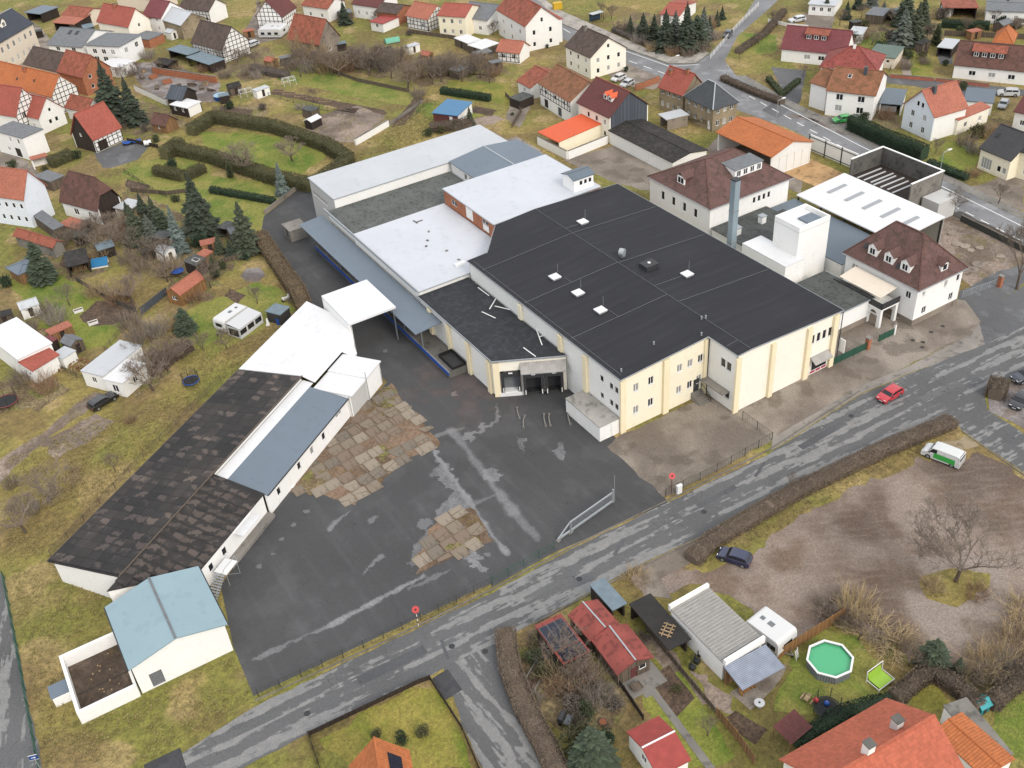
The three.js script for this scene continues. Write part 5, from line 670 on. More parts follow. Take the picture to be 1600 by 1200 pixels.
// ---- villa ----
{
  const v = house('corner_villa', 'white villa with steep brown hipped roof and four small dormers', 'house', CR(51.2, 62.4, -8.4, 6.8, 6.8, 12.6), { roof: 'hip', ax: 'z', hip: 4.9, ov: .45, wall: M.white, roofM: M.villa, gutter: M.galv, plinth: M.stone, plinthH: 1.1, capM: M.brown, sill: M.frame, win: { f: [[1, 5.0, .75, .8, -.9, -.5], [2, 4.7, .75, 1.2, .0, 1.1], [1, 1.5, 1.0, 1.3, -.75, -.35], [1, 1.6, 1.0, 1.3, .45, .85]], l: [[1, 4.4, 1, 1.2, .7, .9], [1, 4.2, 1.2, 1.4, -.9, -.6], [1, .3, 1.0, .8, .5, .7]] }, dormer: [[-3.6, -4.4, 1.8, 1.5, M.villa, 'gable'], [-.4, -4.4, 1.8, 1.5, M.villa, 'gable'], [2.8, -4.4, 1.8, 1.5, M.villa, 'gable']], sky: [[-2.2, -4.2, .6, .9], [4.6, -3.8, .6, .9]] });
  const o = cthing('balcony_porch', 'arched white porch with a black railed balcony on the villa', 'balcony', 49.2, -1.2); put('slab', mb().bb(-2, 2, 3.2, 3.45, -5, 5), M.white, o); put('rail', mb().bb(-2, -1.9, 3.45, 4.5, -5, 5).bb(-2, 2, 3.45, 4.5, 4.9, 5), M.blackplastic, o);
  for (const z of [4.6, 2.2, -.4, -3]) put('pier', mb().bb(-1.95, -1.45, 0, 3.2, z - .3, z + .3), M.white, o); put('pier', mb().bb(1.4, 1.9, 0, 3.2, 4.4, 4.95), M.white, o); put('awning', mb().slab([V(-1.6, 5.1, 4.2), V(1.9, 5.7, 4.2), V(1.9, 5.7, -4.2), V(-1.6, 5.1, -4.2)], .05), M.beige, o);
  for (const z of [3.4, .9]) { const a = new THREE.Shape(); a.moveTo(-1.0, 0); a.lineTo(1.0, 0); a.lineTo(1, 1.2); a.lineTo(-1, 1.2); const p = new THREE.Path(); p.absarc(0, 0.02, .72, 0, Math.PI); p.lineTo(-.72, .02); a.holes.push(p); const g = new THREE.ExtrudeGeometry(a, { depth: .35, bevelEnabled: false, curveSegments: 10 }); g.rotateY(-Math.PI / 2); g.translate(-1.5, 2, z); put('arch', g, M.white, o); }
  const d = cthing('front_dormer', 'white gabled dormer on the street side of the villa roof', 'dormer', 57.6, 5.95); put('dormer_front', mb().bb(-.75, .75, 7.6, 9, -1.2, .06), M.white, d); put('dormer_window', mb().bb(-.4, .4, 7.9, 8.8, .06, .1), M.glass, d); put('dormer_roof', mb().slab([V(1.0, 8.85, .35), V(1.0, 8.85, -2.8), V(0, 9.75, -2.8), V(0, 9.75, .35)], .1).slab([V(-1.0, 8.85, -2.8), V(-1.0, 8.85, .35), V(0, 9.75, .35), V(0, 9.75, -2.8)], .1), M.villa, d); adopt(d, v, 'dormer'); adopt(o, v, 'balcony');
}
// ---------- long shed on the left ----------
const FO = [-58.15, -90.9], FT = -.428; const FP = (x, z) => [FO[0] + x * Math.cos(FT) + z * Math.sin(FT), FO[1] - x * Math.sin(FT) + z * Math.cos(FT)];
const patchFn = (lo, hi, sq) => (u, v, o) => { // weathered sheets: dark tar, with a worn lighter field in many of the sheets
  const C = 10, R = 12, q = u * C, w = v * R, i = Math.floor(q), j = Math.floor(w), fx = q - i - .5, fy = w - j - .5, h = LAT[((j % R) * 37 + (i % C) * 101) & 65535], a = fbm(u, v, 9, 4, 100), b = fbm(u, v, 40, 3, 101), c = vn(u * 300, v * 300, 300, 102), e = fbm(u, v, 22, 3, 103);
  grey(o, 44 + a * 14 + c * 12, 1.02, .98, .97); const d = Math.max(Math.abs(fx) * 1.0, Math.abs(fy) * sq) + (b - .5) * .6 + (e - .5) * .7, p = sst(.43, .3, d) * sst(lo, hi, h + (a - .5) * 1.3); o[0] = lerp(o[0], 112, p * .78); o[1] = lerp(o[1], 100, p * .78); o[2] = lerp(o[2], 94, p * .78); return b * .6 + p * .3;
};
T.patch = tex(1024, 16.2, patchFn(.4, .8, 1.15), .012, 16.44); T.patch2 = tex(1024, 16.2, patchFn(-.1, .5, 1.35), .012, 16.44);
{
  const tarM = [[1, 1, 1], [.9, .9, .92], [1.12, 1.1, 1.06], [.8, .8, .83], [1.25, 1.2, 1.14], [1.45, 1.38, 1.3]].map(([a, b, c]) => std(new THREE.Color(.66 * a, .66 * b, .66 * c), .9, T.patch)), tarR = [.85, 1, 1.1, .92].map((a) => std(new THREE.Color(.62 * a, .6 * a, .58 * a), .9, T.patch2));
  const h = thing('long_shed', 'long white shed with a patchy black sheet roof and two slopes', 'shed', FO[0], FO[1], FT), r = rng(77);
  const y1 = (x) => 4.1 + x * 1.1 / 11.4, y2 = (x) => 5.2 - (x - 11.4) * 1.45 / 7.6;
  wallRun(h, [.3, -61], [.3, 0], 3.95, M.white); wallRun(h, [.3, 0], [11.2, .4], [[10.9, 5.0], [0, 3.95]], M.white); wallRun(h, [11.4, 2.6], [18.7, -4.9], [[10.4, 3.6], [0, 4.9]], M.white);
  wallRun(h, [18.7, -4.9], [18.7, -18.4], 3.6, M.white, [[1.6, 1.5, .9, 1.2], [4.4, 1.5, .9, 1.2], [9.8, 1.5, .9, 1.2]]); wallRun(h, [11.2, -18.5], [11.2, -41], 5, M.white);
  const ph = []; for (let k = 0; k < 24; k++) { const g = mb().box(0, 0, 0, 1.6, .05, 1.34).geo(), u = g.attributes.uv; for (let i = 0; i < u.count; i++) u.setXY(i, u.getX(i) + .81 + 1.62 * (k * 7 % 10), u.getY(i) + .685 + 1.37 * (k * 5 % 12)); ph.push(g); }
  const pick = (x, z) => { const n = vn(x * .35 + 9, z * .35 + 70, 4096, 3) + (r() - .5) * .5; return n > .82 ? 5 : n > .66 ? 4 : n > .55 ? 2 : n > .4 ? 0 : n > .25 ? 1 : 3; };
  put('roof_deck', mb().slab([V(0, 4.0, .5), V(11.4, 5.1, .5), V(11.4, 5.1, -41), V(0, 4.0, -41)], .12).slab([V(11.4, 5.08, 2.8), V(18.9, 3.65, -4.4), V(18.9, 3.65, -18.6), V(11.4, 5.08, -18.6)], .12), tarM[3], h);
  for (let i = 0; i < 7; i++) for (let j = 0; j < 30; j++) { const x = .84 + i * 1.62, z = .3 - .7 - j * 1.37, m = put('roof_sheet', ph[Math.floor(r() * 24)], tarM[pick(x, z)], h); m.position.set(x, y1(x) + .02 + r() * .02, z); m.rotation.set((r() - .5) * .012, (r() - .5) * .02, Math.atan(1.1 / 11.4) + (r() - .5) * .008); }
  for (let i = 0; i < 5; i++) for (let j = 0; j < 16; j++) { const x = 12.2 + i * 1.5, z = 2.0 - j * 1.37; if (z > 2.6 - (x - 11.4) * .96 || z < -18.2) continue; const m = put('roof_sheet', ph[Math.floor(r() * 24)], tarR[Math.floor(r() * 4)], h); m.position.set(x, y2(x) + .02 + r() * .02, z); m.rotation.set((r() - .5) * .012, (r() - .5) * .02, -Math.atan(1.45 / 7.6)); }
  put('verge_trim', mb().bar(V(11.5, 5.32, .6), V(11.5, 5.32, -41), .12, .12).bar(V(-.1, 4.0, .5), V(-.1, 4.0, -41), .1, .12), M.greywood, h);
  put('white_roof', mb().slab([V(0, 4.15, -41.05), V(11.4, 5.2, -41.05), V(11.4, 5.2, -56), V(0, 4.15, -61)], .14).slab([V(11.4, 5.2, -41.05), V(13.4, 4.5, -41.05), V(13.4, 4.5, -52.4), V(11.4, 5.2, -56)], .14).slab([V(13.4, 4.5, -49.2), V(15.4, 3.9, -49.2), V(15.4, 3.9, -50.2), V(13.4, 4.5, -52.4)], .14), M.snowroof, h);
  put('white_band', mb().slab([V(11.42, 4.5, -18.7), V(13.1, 4.3, -18.7), V(13.1, 4.3, -41), V(11.42, 4.5, -41)], .1), M.snowroof, h);
  wallRun(h, [15.2, -50], [11.4, -56], [[7.1, 5], [0, 3.8]], M.white); wallRun(h, [11.4, -56], [.3, -61], [[12.2, 3.95], [0, 5]], M.white); wallRun(h, [15.2, -49.1], [15.2, -50], 3.7, M.white);
  put('porch_roof', mb().bb(18.7, 20.2, 2.9, 3.0, -15.4, -11.6), M.snowroof, h); put('ramp_edge', mb().bb(18.72, 19.9, 0, .5, -18.4, -8.6), M.concrete, h);
  const o = thing('low_office_range', 'low white office range with a blue grey sheet roof', 'office', FO[0], FO[1], FT); put('roof', mb().slab([V(13.1, 4.25, -18.6), V(19.35, 3.45, -18.6), V(19.35, 3.45, -40.1), V(13.1, 4.25, -40.1)], .14), M.bluegrey, o);
  put('gutter', mb().bar(V(19.42, 3.38, -18.6), V(19.42, 3.38, -40.1), .12), M.darkmetal, o);
  wallRun(o, [19.1, -18.6], [19.1, -40.1], 3.3, M.white, [[2.6, 1.2, .85, 1.25], [5.4, .1, .95, 2.05, 'one', M.offwhite], [7.8, 1.3, .85, 1.25], [11.2, 1.3, .85, 1.25, 'win', M.blind], [14.4, 1.3, .85, 1.25], [18.9, 2.2, 1.6, .6, 'win', M.blind]]);
  const b = thing('white_gatehouse', 'white flat roofed block at the head of the low office range', 'annexe', FO[0], FO[1], FT); put('roof', mb().slab([V(13.5, 4.1, -44.6), V(20.1, 4.1, -44.6), V(20.1, 4.1, -49.2), V(13.5, 4.1, -49.2)], .2).slab([V(13.5, 3.95, -40.2), V(20, 3.95, -40.2), V(20.1, 3.95, -44.58), V(13.5, 3.95, -44.58)], .2), M.snowroof, b); wallRun(b, [19.6, -40.15], [19.7, -44.5], 3.74, M.greywall); wallRun(b, [19.9, -44.5], [19.9, -49], 3.9, M.white); wallRun(b, [19.9, -49], [13.5, -49], 3.88, M.white); wallRun(b, [13.5, -40.4], [19.6, -40.15], 3.7, M.white);
  put('mast', mb().limb(V(20.2, 0, -44.3), V(20.2, 5.4, -44.3), .07, .05, 6), M.metal, b);
}
// scaffold stair beside the shed
{ const [x, z] = FP(20.6, -7.2), g = thing('steel_stair', 'white metal stair and landing beside the long shed', 'stairs', x, z, FT); put('landing', mb().bb(-1.2, .6, 2.0, 2.08, -1.2, 1.2), M.whitepaint, g); const f = mb(); for (const [a, b] of [[-1.1, -1.1], [.5, -1.1], [-1.1, 1.1], [.5, 1.1]]) f.bar(V(a, 0, b), V(a, 2, b), .07); f.bar(V(-1.1, 0, 1.1), V(.5, 2, 1.1), .05).bar(V(.5, 0, -1.1), V(.5, 2, 1.1), .05); put('frame', f, M.galv, g); const s = mb(); for (let i = 0; i < 9; i++) s.bb(-1, .4, 1.9 - i * .22, 1.94 - i * .22, 1.25 + i * .26, 1.5 + i * .26); put('steps', s, M.galv, g); put('handrail', mb().bar(V(.5, 3, 1.2), V(.5, 1, 3.6), .05).bar(V(.5, 0, 3.6), V(.5, 1, 3.6), .05).bar(V(.5, 3, -1.2), V(.5, 3, 1.2), .05).bar(V(.5, 2, -1.2), V(.5, 3, -1.2), .05), M.galv, g); }
// pale blue gabled hall
house('blue_roof_hall', 'white hall with a pale blue gabled roof at the shed end', 'hall', { x: -41.33, z: -79.59, w: 11.1, d: 10.7, r: .5, he: 4.6, hr: 6.05 }, { ax: 'z', ov: .3, wall: M.cream, roofM: M.skyroof, capM: M.corrgrey, gutter: M.darkmetal, win: { f: [[1, .1, 1.4, 2.2, -.72, -.52, 'door', M.corrgrey]] }, sideM: { f: M.white } });
{
  const g = thing('walled_pit', 'white walled open enclosure with a dirty floor beside the blue roof hall', 'enclosure', -41.33, -79.59, .5); put('wall', mb().bb(-11.9, -11.55, 0, 1.9, -3.9, 5.3), M.white, g); put('wall', mb().bb(-11.55, -5.5, 0, 1.9, 4.95, 5.3), M.white, g); put('wall', mb().bb(-11.55, -5.5, 0, 1.9, -3.9, -3.55), M.white, g); put('wall', mb().bb(-5.75, -5.45, 0, 1.6, -3.55, 4.95), M.offwhite, g); put('floor_slab', mb().bb(-11.55, -5.75, 0, .06, -3.55, 4.95), M.pitfloor, g); put('drain', mb().bb(-11.5, -5.8, .062, .075, 1.0, 1.12), M.rubber, g);
  const r = rng(3); for (let i = 0; i < 14; i++) put('litter', mb().box(-11 + r() * 5, .1, -3 + r() * 7, .18, .08, .14, r() * 3), M.palewood, g);
  const b = thing('meter_box', 'small white walled bin box with a dark lid beside the pit', 'box', -41.33, -79.59, .5); put('body', mb().bb(-13.8, -11.95, 0, 1.3, -.6, 1.4), M.white, b); put('lid', mb().bb(-13.95, -11.93, 1.3, 1.42, -.7, 1.3), M.bluegrey, b);
}
// ---------- houses of the town ----------
const two = (n, a = 1.1, b = 3.9, w = .95, h = 1.2, u0 = -.92, u1 = .92) => [[n, a, w, h, u0, u1], [n, b, w, h, u0, u1]], one = (n, y = 1.1, w = .95, h = 1.1, u0 = -.92, u1 = .92) => [[n, y, w, h, u0, u1]];
const H = (label, R, o, name = 'town_house', cat = 'house') => house(name, label, cat, R, o);
// north, by the main road
H('house with dark red roof and blue slate gable above the garages', {x:27.25,z:-216.54,w:12.17,d:11.18,r:-1.0479,he:5.8,hr:10.26,ax:'x'}, { roofM: M.darkred, wall: M.cream, sideM: { r: M.slateboard, b: M.cream }, capM: M.redmoss, win: { f: two(3, 1, 3.6, .9, 1.2, -.6, .95) }, dormer: [[1.2, 2.9, 1.3, 1.1, M.orangesheet, 'gable', M.offwhite], [2.9, 2.9, 1.3, 1.1, M.orangesheet, 'gable', M.offwhite]] });
H('half-timbered house with rust brown roof joined to the slate gabled one', {x:19.9,z:-229.89,w:14.86,d:10.86,r:-1.1373,he:5.2,hr:8.59,ax:'x'}, { roofM: M.rust, wall: M.offwhite, frameWork: ['f'], fwY: 2.7, win: { f: [[3, 3.4, .9, 1.1, -.9, .9], [1, .1, 1.8, 2.1, -.8, -.4, 'gate', M.darkwood], [1, .1, 1.7, 2.1, .1, .5, 'gate', M.slateboard]] } });
H('small barn with faded red roof below the half-timbered house', {x:13.52,z:-242.85,w:6.61,d:11.11,r:-1.0907,he:3,hr:5.5,ax:'x'}, { roofM: M.redmoss, wall: M.offwhite, win: { f: one(1) } }, 'small_barn', 'barn');
H('open lean-to with a bright orange sheet roof in the courtyard', {x:17.61,z:-211.87,w:7.46,d:12.95,r:-1.0160,he:2.8}, { roof: 'mono', hr: 3.6, ax: 'x', ov: .2, roofM: M.orangesheet, wall: M.paleyellow, open: ['f', 'l'] }, 'lean_to', 'shed');
H('cream house with a dark brown gabled roof beside the main road', {x:27.95,z:-255.55,w:11.82,d:11.32,r:-1.0874,he:5.4,hr:9.24,ax:'x'}, { roofM: M.darkbrown, wall: M.cream, chim: [[-3.5, .6, 1, .7, M.concrete]], win: { f: [...two(3, 1, 3.6, .8, 1.1)], r: [...two(3, 1, 3.6, .9, 1.2), [1, 6.6, .8, 1, -.1, .1]] } });
H('tall grey white house with bright red cross roof at the road bend', {x:12.46,z:-282.09,w:10.41,d:18.49,r:0.3903,he:6.8,hr:11.03,ax:'z'}, { roofM: M.redmoss, wall: M.offwhite, win: { f: [[2, 1, .9, 1.2], [2, 4, .9, 1.3], [1, 7, .8, 1.2, -.1, .1]], l: two(3) } });
H('wing of the tall red roofed house with a small balcony', {x:14.83,z:-279.96,w:9.37,d:11.49,r:-1.1895,he:6.2,hr:7.07,ax:'x'}, { roofM: M.red, wall: M.offwhite, win: { f: two(2) } });
H('small white garden house with a salmon tile roof', {x:7.62,z:-267.43,w:7.11,d:6.53,r:-0.5207,he:2.8,hr:4.99,ax:'x'}, { roofM: M.salmon, wall: M.white, frameWork: ['f'], win: { f: one(2) } }, 'garden_house', 'house');
H('plain tan house with bright red tile roof facing the junction', {x:43.95,z:-224.51,w:8.06,d:7.47,r:-0.9594,he:5.2,hr:9.19,ax:'x'}, { roofM: M.red, wall: M.tanwall, chim: [[-2.4, 1.2, 1, .7], [2, .3, 1, .7]], win: { f: two(4) } });
H('weathered tan brick house with a slate grey hipped roof', {x:48.82,z:-216.06,w:10.48,d:7.26,r:-1.0980,he:5.2}, { roof: 'hip', hr: 9.2, hip: 4, ax: 'x', roofM: M.slategrey, capM: M.galv, wall: M.tanwall, win: { f: [...two(4), [1, .1, 1, 2.1, .7, .8, 'door', M.white]], r: two(3) } });
H('flat white porch roof on posts beside the tan house', {x:40.51,z:-215.35,w:3.78,d:5.68,r:-1.2376,he:2.7}, { roof: 'flat', roofM: M.paleroof, wall: M.stone, ov: .2, open: ['f'] }, 'porch', 'porch');
H('red roofed house half hidden behind the tall dark firs', {x:55.04,z:-289.32,w:5.98,d:13.76,r:-0.5514,he:3,hr:4.17,ax:'x'}, { roofM: M.red, wall: M.white, win: { f: one(3) } });
H('yellow painted house top beyond the allotments', {x:-6.05,z:-293.44,w:8.9,d:10.61,r:-0.4570,he:6,hr:7.94,ax:'x'}, { roofM: M.red, wall: M.paleyellow, win: { f: two(3) } });
H('white house with a grey metal roof beyond the allotments', {x:1.23,z:-296.6,w:10.3,d:13.48,r:-0.5997,he:4.2,hr:6.56,ax:'x'}, { roofM: M.corrgrey, wall: M.white, win: { f: one(2), r: one(1) } });
H('half-timbered cottage with a salmon roof near the yellow house', {x:-15.46,z:-301.82,w:9.05,d:9.5,r:-0.7284,he:3.6,hr:6.38,ax:'x'}, { roofM: M.salmon, wall: M.offwhite, frameWork: ['f', 'r'], win: { f: one(2) } });
H('low white shed under a flat crimson sheet roof', {x:-28.02,z:-302.8,w:5.53,d:7.39,r:-0.6910,he:2.7}, { roof: 'flat', roofM: M.redsheet, wall: M.offwhite, win: { f: one(1) } }, 'garden_shed', 'shed');
H('brick barn top with brown roof behind the crimson shed', {x:-25.39,z:-308.85,w:8.03,d:8.43,r:-0.5702,he:3.6,hr:5.04,ax:'x'}, { roofM: M.darkbrown, wall: M.brick }, 'barn', 'barn');
for (const [R, l] of [[{x:-4.23,z:-280.28,w:6.92,d:4.44,r:-0.9934,he:2.2}, 'white flat topped shed at the end of the allotment path'], [{x:-0.05,z:-274.91,w:5.85,d:6.44,r:-0.8929,he:2.2}, 'second white topped shed beside the allotment path']]) H(l, R, { roof: 'flat', roofM: M.snowroof, wall: M.greywood, ov: .1, win: { f: [[1, .05, .8, 1.8, -.2, .2, 'door', M.darkwood]] } }, 'garden_shed', 'shed');
H('grey corrugated lean-to behind the allotment sheds', {x:-0.52,z:-269.36,w:4.7,d:3.1,r:0.4294,he:2}, { roof: 'flat', roofM: M.corrgrey, wall: M.darkwood, ov: .1 }, 'garden_shed', 'shed');
H('small garden shed with a bright blue sheet roof and dark red front', {x:-8.49,z:-230.33,w:6.89,d:7.77,r:-0.4924,he:2.5}, { roof: 'mono', hr: 2.9, ax: 'x', roofM: M.bluesheet, wall: M.offwhite, sideM: { f: M.darkred }, ov: .25, win: { f: [[1, .1, .9, 1.9, .3, .6, 'door', M.white]] } }, 'garden_shed', 'shed');
// north east
H('white house with moss brown roof beside the green car', {x:81.47,z:-217.02,w:10.74,d:12.82,r:-0.5392,he:5.7,hr:8.84,ax:'x'}, { roofM: M.rust, wall: M.white, chim: [[1.6, 1.2, 1.5, .7, M.slateboard]], sky: [[-1.4, 2.2, .8, 1.1, M.frame]], sill: M.frame, win: { f: two(2, 1.2, 3.7, 1.5, 1.4), l: two(2) } });
H('white side wing with moss brown roof next to the road', {x:76.59,z:-220.4,w:5.02,d:8.67,r:-0.9894,he:5.6,hr:7.84,ax:'x'}, { roofM: M.rust, wall: M.white });
H('house with a bright red hipped roof behind the moss roofed one', {x:84.84,z:-230.79,w:13.04,d:11.25,r:-0.4899,he:5.6}, { roof: 'hip', hr: 9, ax: 'x', roofM: M.redsheet2, wall: M.white, chim: [[0, .4, 1, .6, M.offwhite]], win: { f: two(3) } });
H('long white house with half wine red roof and a wide dormer', {x:82.35,z:-249.5,w:16.04,d:9.51,r:-0.5337,he:3.2,hr:7.53,ax:'x'}, { roofM: M.wine, wall: M.white, win: { f: [[2, 1.1, 1.5, 1.1, -.4, .5]] }, dormer: [[0, 2.4, 5.4, 1.3, M.redmoss, 'shed', M.darkred]] });
H('pale blue gabled house with a salmon red roof by the clipped hedge', {x:93.01,z:-202,w:9.19,d:9.31,r:-1.1774,he:5.3,hr:9.66,ax:'z'}, { roofM: M.salmon, wall: M.white, sideM: { f: M.paleblue }, chim: [[-2, .8, 1.2, .7, M.slateboard]], sill: M.frame, win: { f: [[2, .9, .95, 1.3, -.8, .8], [2, 3.5, .95, 1.3, -.8, .8], [2, 6, .8, 1.1, -.3, .3]] } });
H('cream annexe with a narrow red roof beside the pale blue house', {x:100.5,z:-201.81,w:10.56,d:2.62,r:0.5356,he:3.4}, { roof: 'mono', hr: 3.9, ax: 'x', roofM: M.salmon, wall: M.cream, ov: .2, win: { f: one(2) } }, 'annexe', 'annexe');
H('flat grey roofed garage behind the cream annexe', {x:106.77,z:-211.32,w:6,d:8,r:-0.4636,he:2.9}, { roof: 'flat', roofM: M.steelblue, wall: M.white, ov: .2, win: { f: [[1, 1.2, .8, .8, .3, .6], [1, .1, .9, 2, -.3, -.1, 'door', M.greywood]] } }, 'garage', 'garage');
H('long white bungalow with dark red roof and a wide dormer', {x:119.2,z:-228.33,w:20.41,d:9.7,r:-0.5413,he:3.2,hr:7.35,ax:'x'}, { roofM: M.brown, wall: M.white, sill: M.frame, win: { f: [[4, 1, 1.5, 1.1, -.8, .9]] }, dormer: [[-3.2, 2.9, 7, 1.3, M.redmoss, 'shed', M.darkwood]] });
H('pale yellow house with a charcoal tiled roof by the brown drive', {x:100.41,z:-181.41,w:7.66,d:10.08,r:-1.1237,he:4.2,hr:7.86,ax:'x'}, { roofM: M.anthracite, wall: M.paleyellow, sky: [[-2.5, 2, .7, 1]], win: { f: [[1, .5, 2.4, 2.2, -.75, -.2, 'win'], [2, 1, .9, 1.2, .2, .9]] } });
H('wing of the pale yellow house with a porch on dark posts', {x:104.06,z:-178.46,w:7.92,d:8.91,r:-0.9063,he:5.4}, { roof: 'hip', hr: 8, roofM: M.anthracite, wall: M.paleyellow, win: { f: two(3) } });
H('brown roofed white house cut by the picture edge near two parked cars', {x:115.62,z:-201.19,w:7.33,d:12.99,r:-0.7977,he:3.8,hr:6.97,ax:'x'}, { roofM: M.darkred, wall: M.white, win: { f: one(2), l: one(2) } });
H('flat carport with a blue grey roof behind the clipped hedge', {x:89.3,z:-215.41,w:4.78,d:9.4,r:-0.4499,he:2.6}, { roof: 'flat', roofM: M.steelblue, wall: M.offwhite, ov: .1, open: ['f'] }, 'carport', 'carport');
H('low garage with a flat green roof in the garden', {x:97.31,z:-243.34,w:6.77,d:8.79,r:-0.5764,he:2.7}, { roof: 'flat', roofM: M.greensheet, wall: M.beige, ov: .2, win: { f: [[3, 1.3, .8, .7, -.6, .7]] } }, 'garage', 'garage');
H('pale roofed carport with a red car inside', {x:113.42,z:-245.49,w:3.61,d:7.12,r:-0.6376,he:2.5}, { roof: 'flat', roofM: M.paleroof, wall: M.darkwood, ov: .1, open: ['f'] }, 'carport', 'carport');
H('small house with a pointed orange roof behind the long bungalow', {x:126.76,z:-244.56,w:4.86,d:8.23,r:-0.5374,he:3}, { roof: 'hip', hr: 5.6, roofM: M.orange, wall: M.offwhite });
H('grey roofed hall at the top beyond the dark hedges', {x:139.24,z:-266.11,w:15.05,d:9.96,r:-0.4105,he:3.4,hr:4.17,ax:'x'}, { roofM: M.corrgrey, wall: M.offwhite, win: { f: one(5) } }, 'hall', 'hall');
H('open timber carport with a red roof at the top edge', {x:127.23,z:-273.64,w:8.83,d:8.89,r:-0.2728,he:3}, { roof: 'flat', roofM: M.redmoss, wall: M.darkwood, open: ['f'] }, 'carport', 'carport');
H('low white building at the top beside the side road', {x:95.6,z:-286.6,w:7.56,d:12.05,r:-0.5019,he:3}, { roof: 'flat', roofM: M.paleroof, wall: M.white, win: { f: one(3) } });
H('white shed behind the wine red roofed house', {x:95.99,z:-260.45,w:3.67,d:6.06,r:-0.5291,he:2.4}, { roof: 'flat', roofM: M.paleroof, wall: M.white }, 'garden_shed', 'shed');
// north west
H('half-timbered barn with black boarded gable and salmon red roof', {x:-92.11,z:-232.72,w:8.47,d:8.34,r:0.9340,he:3.2,hr:8.91,ax:'x'}, { roofM: M.red, wall: M.offwhite, sideM: { l: M.darkwood }, frameWork: ['f'], fwY: .2, win: { f: [[1, .05, 2.6, 2.3, -.62, -.28, 'gate', M.darkwood]], l: [[1, 3.2, .8, .9, -.3, 0]] } }, 'timber_barn', 'barn');
H('white gabled house with red roof next to the half-timbered barn', {x:-108.78,z:-246.57,w:6.47,d:7.86,r:-0.5884,he:4,hr:7.91,ax:'x'}, { roofM: M.red, wall: M.white, frameWork: ['l'], win: { r: [[2, 1.6, .9, 1.1, -.5, .6], [1, 4.4, .8, .9, -.1, .1]], f: one(1) } });
H('half-timbered gabled house with red roof at the picture edge', {x:-116.49,z:-248.05,w:12.25,d:8.61,r:-0.5111,he:5,hr:10.73,ax:'x'}, { roofM: M.red, wall: M.offwhite, frameWork: ['r'], win: { r: two(2) } });
H('long house with a bright orange tile roof and timbered gable', {x:-117.02,z:-264.61,w:27.38,d:8.19,r:-0.6404,he:5,hr:9.31,ax:'x'}, { roofM: M.orange, wall: M.offwhite, frameWork: ['r'], chim: [[0, .8, 1, .6]], sky: [[5, 2, .5, .7], [-2, 2.4, .5, .7]] });
H('brown roofed half of the double house behind the orange roof', {x:-116.42,z:-280.81,w:14.9,d:9.37,r:-0.6367,he:5,hr:8.42,ax:'x'}, { roofM: M.darkbrown, wall: M.beige });
H('red roofed half of the double house with a brick gable', {x:-105.97,z:-272.84,w:11.14,d:9.28,r:-0.6637,he:5,hr:9.47,ax:'x'}, { roofM: M.redmoss, wall: M.brick, win: { r: [[2, 1.4, .9, 1.1], [2, 4, .9, 1.1]] } });
H('white house with a plain grey roof near the picture edge', {x:-109.58,z:-231.89,w:11.67,d:5.93,r:-0.6235,he:5.5}, { roof: 'flat', roofM: M.corrgrey, wall: M.white, ov: .2, win: { f: [[2, 3.6, .8, 1.2, -.2, .9], [1, .1, 2.2, 2.2, .1, .6, 'gate', M.darkwood], [1, 1.1, 1.2, 1.0, -.4, -.1]] } });
H('orange carport roof beside the grey roofed white house', {x:-102.62,z:-222.19,w:3.66,d:2.23,r:0.5121,he:2.5}, { roof: 'flat', roofM: M.salmon, wall: M.white, ov: .1, open: ['f', 'r'] }, 'carport', 'carport');
H('brown hipped cottage above the garden sheds', {x:-82.81,z:-195.01,w:11.68,d:6.45,r:-0.5764,he:3.2,hr:8.99,ax:'x'}, { roof: 'half', hip: 1.8, roofM: M.brown, wall: M.white, sideM: { r: M.darkwood }, win: { f: [[1, .9, 1.4, 1.4, -.5, -.1], [1, .9, 1.0, 1.4, .3, .6]] } });
H('glass roofed veranda with solar panels beside the brown cottage', {x:-74.73,z:-192.76,w:4.2,d:4.36,r:-0.5188,he:2.6}, { roof: 'flat', roofM: M.paleroof, wall: M.white, ov: .1, open: ['f', 'r'] }, 'veranda', 'veranda');
H('pale corrugated lean-to along the lane by the cottage', {x:-92.38,z:-191.78,w:2.38,d:17.36,r:0.7138,he:2.4}, { roof: 'flat', roofM: M.corrgrey, wall: M.greywood, ov: .1 }, 'lean_to', 'shed');
H('low shed with a faded red roof below the brown cottage', {x:-84.15,z:-187.14,w:5.84,d:3.35,r:-0.5483,he:2.2}, { roof: 'flat', roofM: M.salmon, wall: M.darkwood, ov: .15, open: ['f'] }, 'garden_shed', 'shed');
H('pale grey house wall with many small windows at the picture edge', {x:-99.96,z:-196.85,w:16.3,d:6.89,r:-0.4139,he:6.4,hr:11.31,ax:'x'}, { roofM: M.salmon, wall: M.paleblue, win: { f: [[5, 1.2, .8, 1.1, -.3, .95], [5, 4.1, .8, 1.1, -.3, .95]] } });
H('low shed with an orange tile roof below the pale grey house', {x:-89.34,z:-181.15,w:12.2,d:2.92,r:-0.5990,he:2.4}, { roof: 'gable', hr: 3.4, roofM: M.redmoss, wall: M.concrete }, 'garden_shed', 'shed');
H('round ended summerhouse with a grey felt roof', {x:-88.76,z:-170.24,w:4.9,d:4.35,r:-0.7643,he:2.4}, { roof: 'hip', hr: 3.1, hip: 2, roofM: M.bluegrey, wall: M.wood }, 'summerhouse', 'shed');
H('dark woodshed with a grey felt roof and stacked logs', {x:-79.37,z:-172.19,w:4.12,d:6.57,r:0.3706,he:2.4}, { roof: 'flat', roofM: M.felt, wall: M.darkwood, open: ['f'], ov: .15 }, 'woodshed', 'shed');
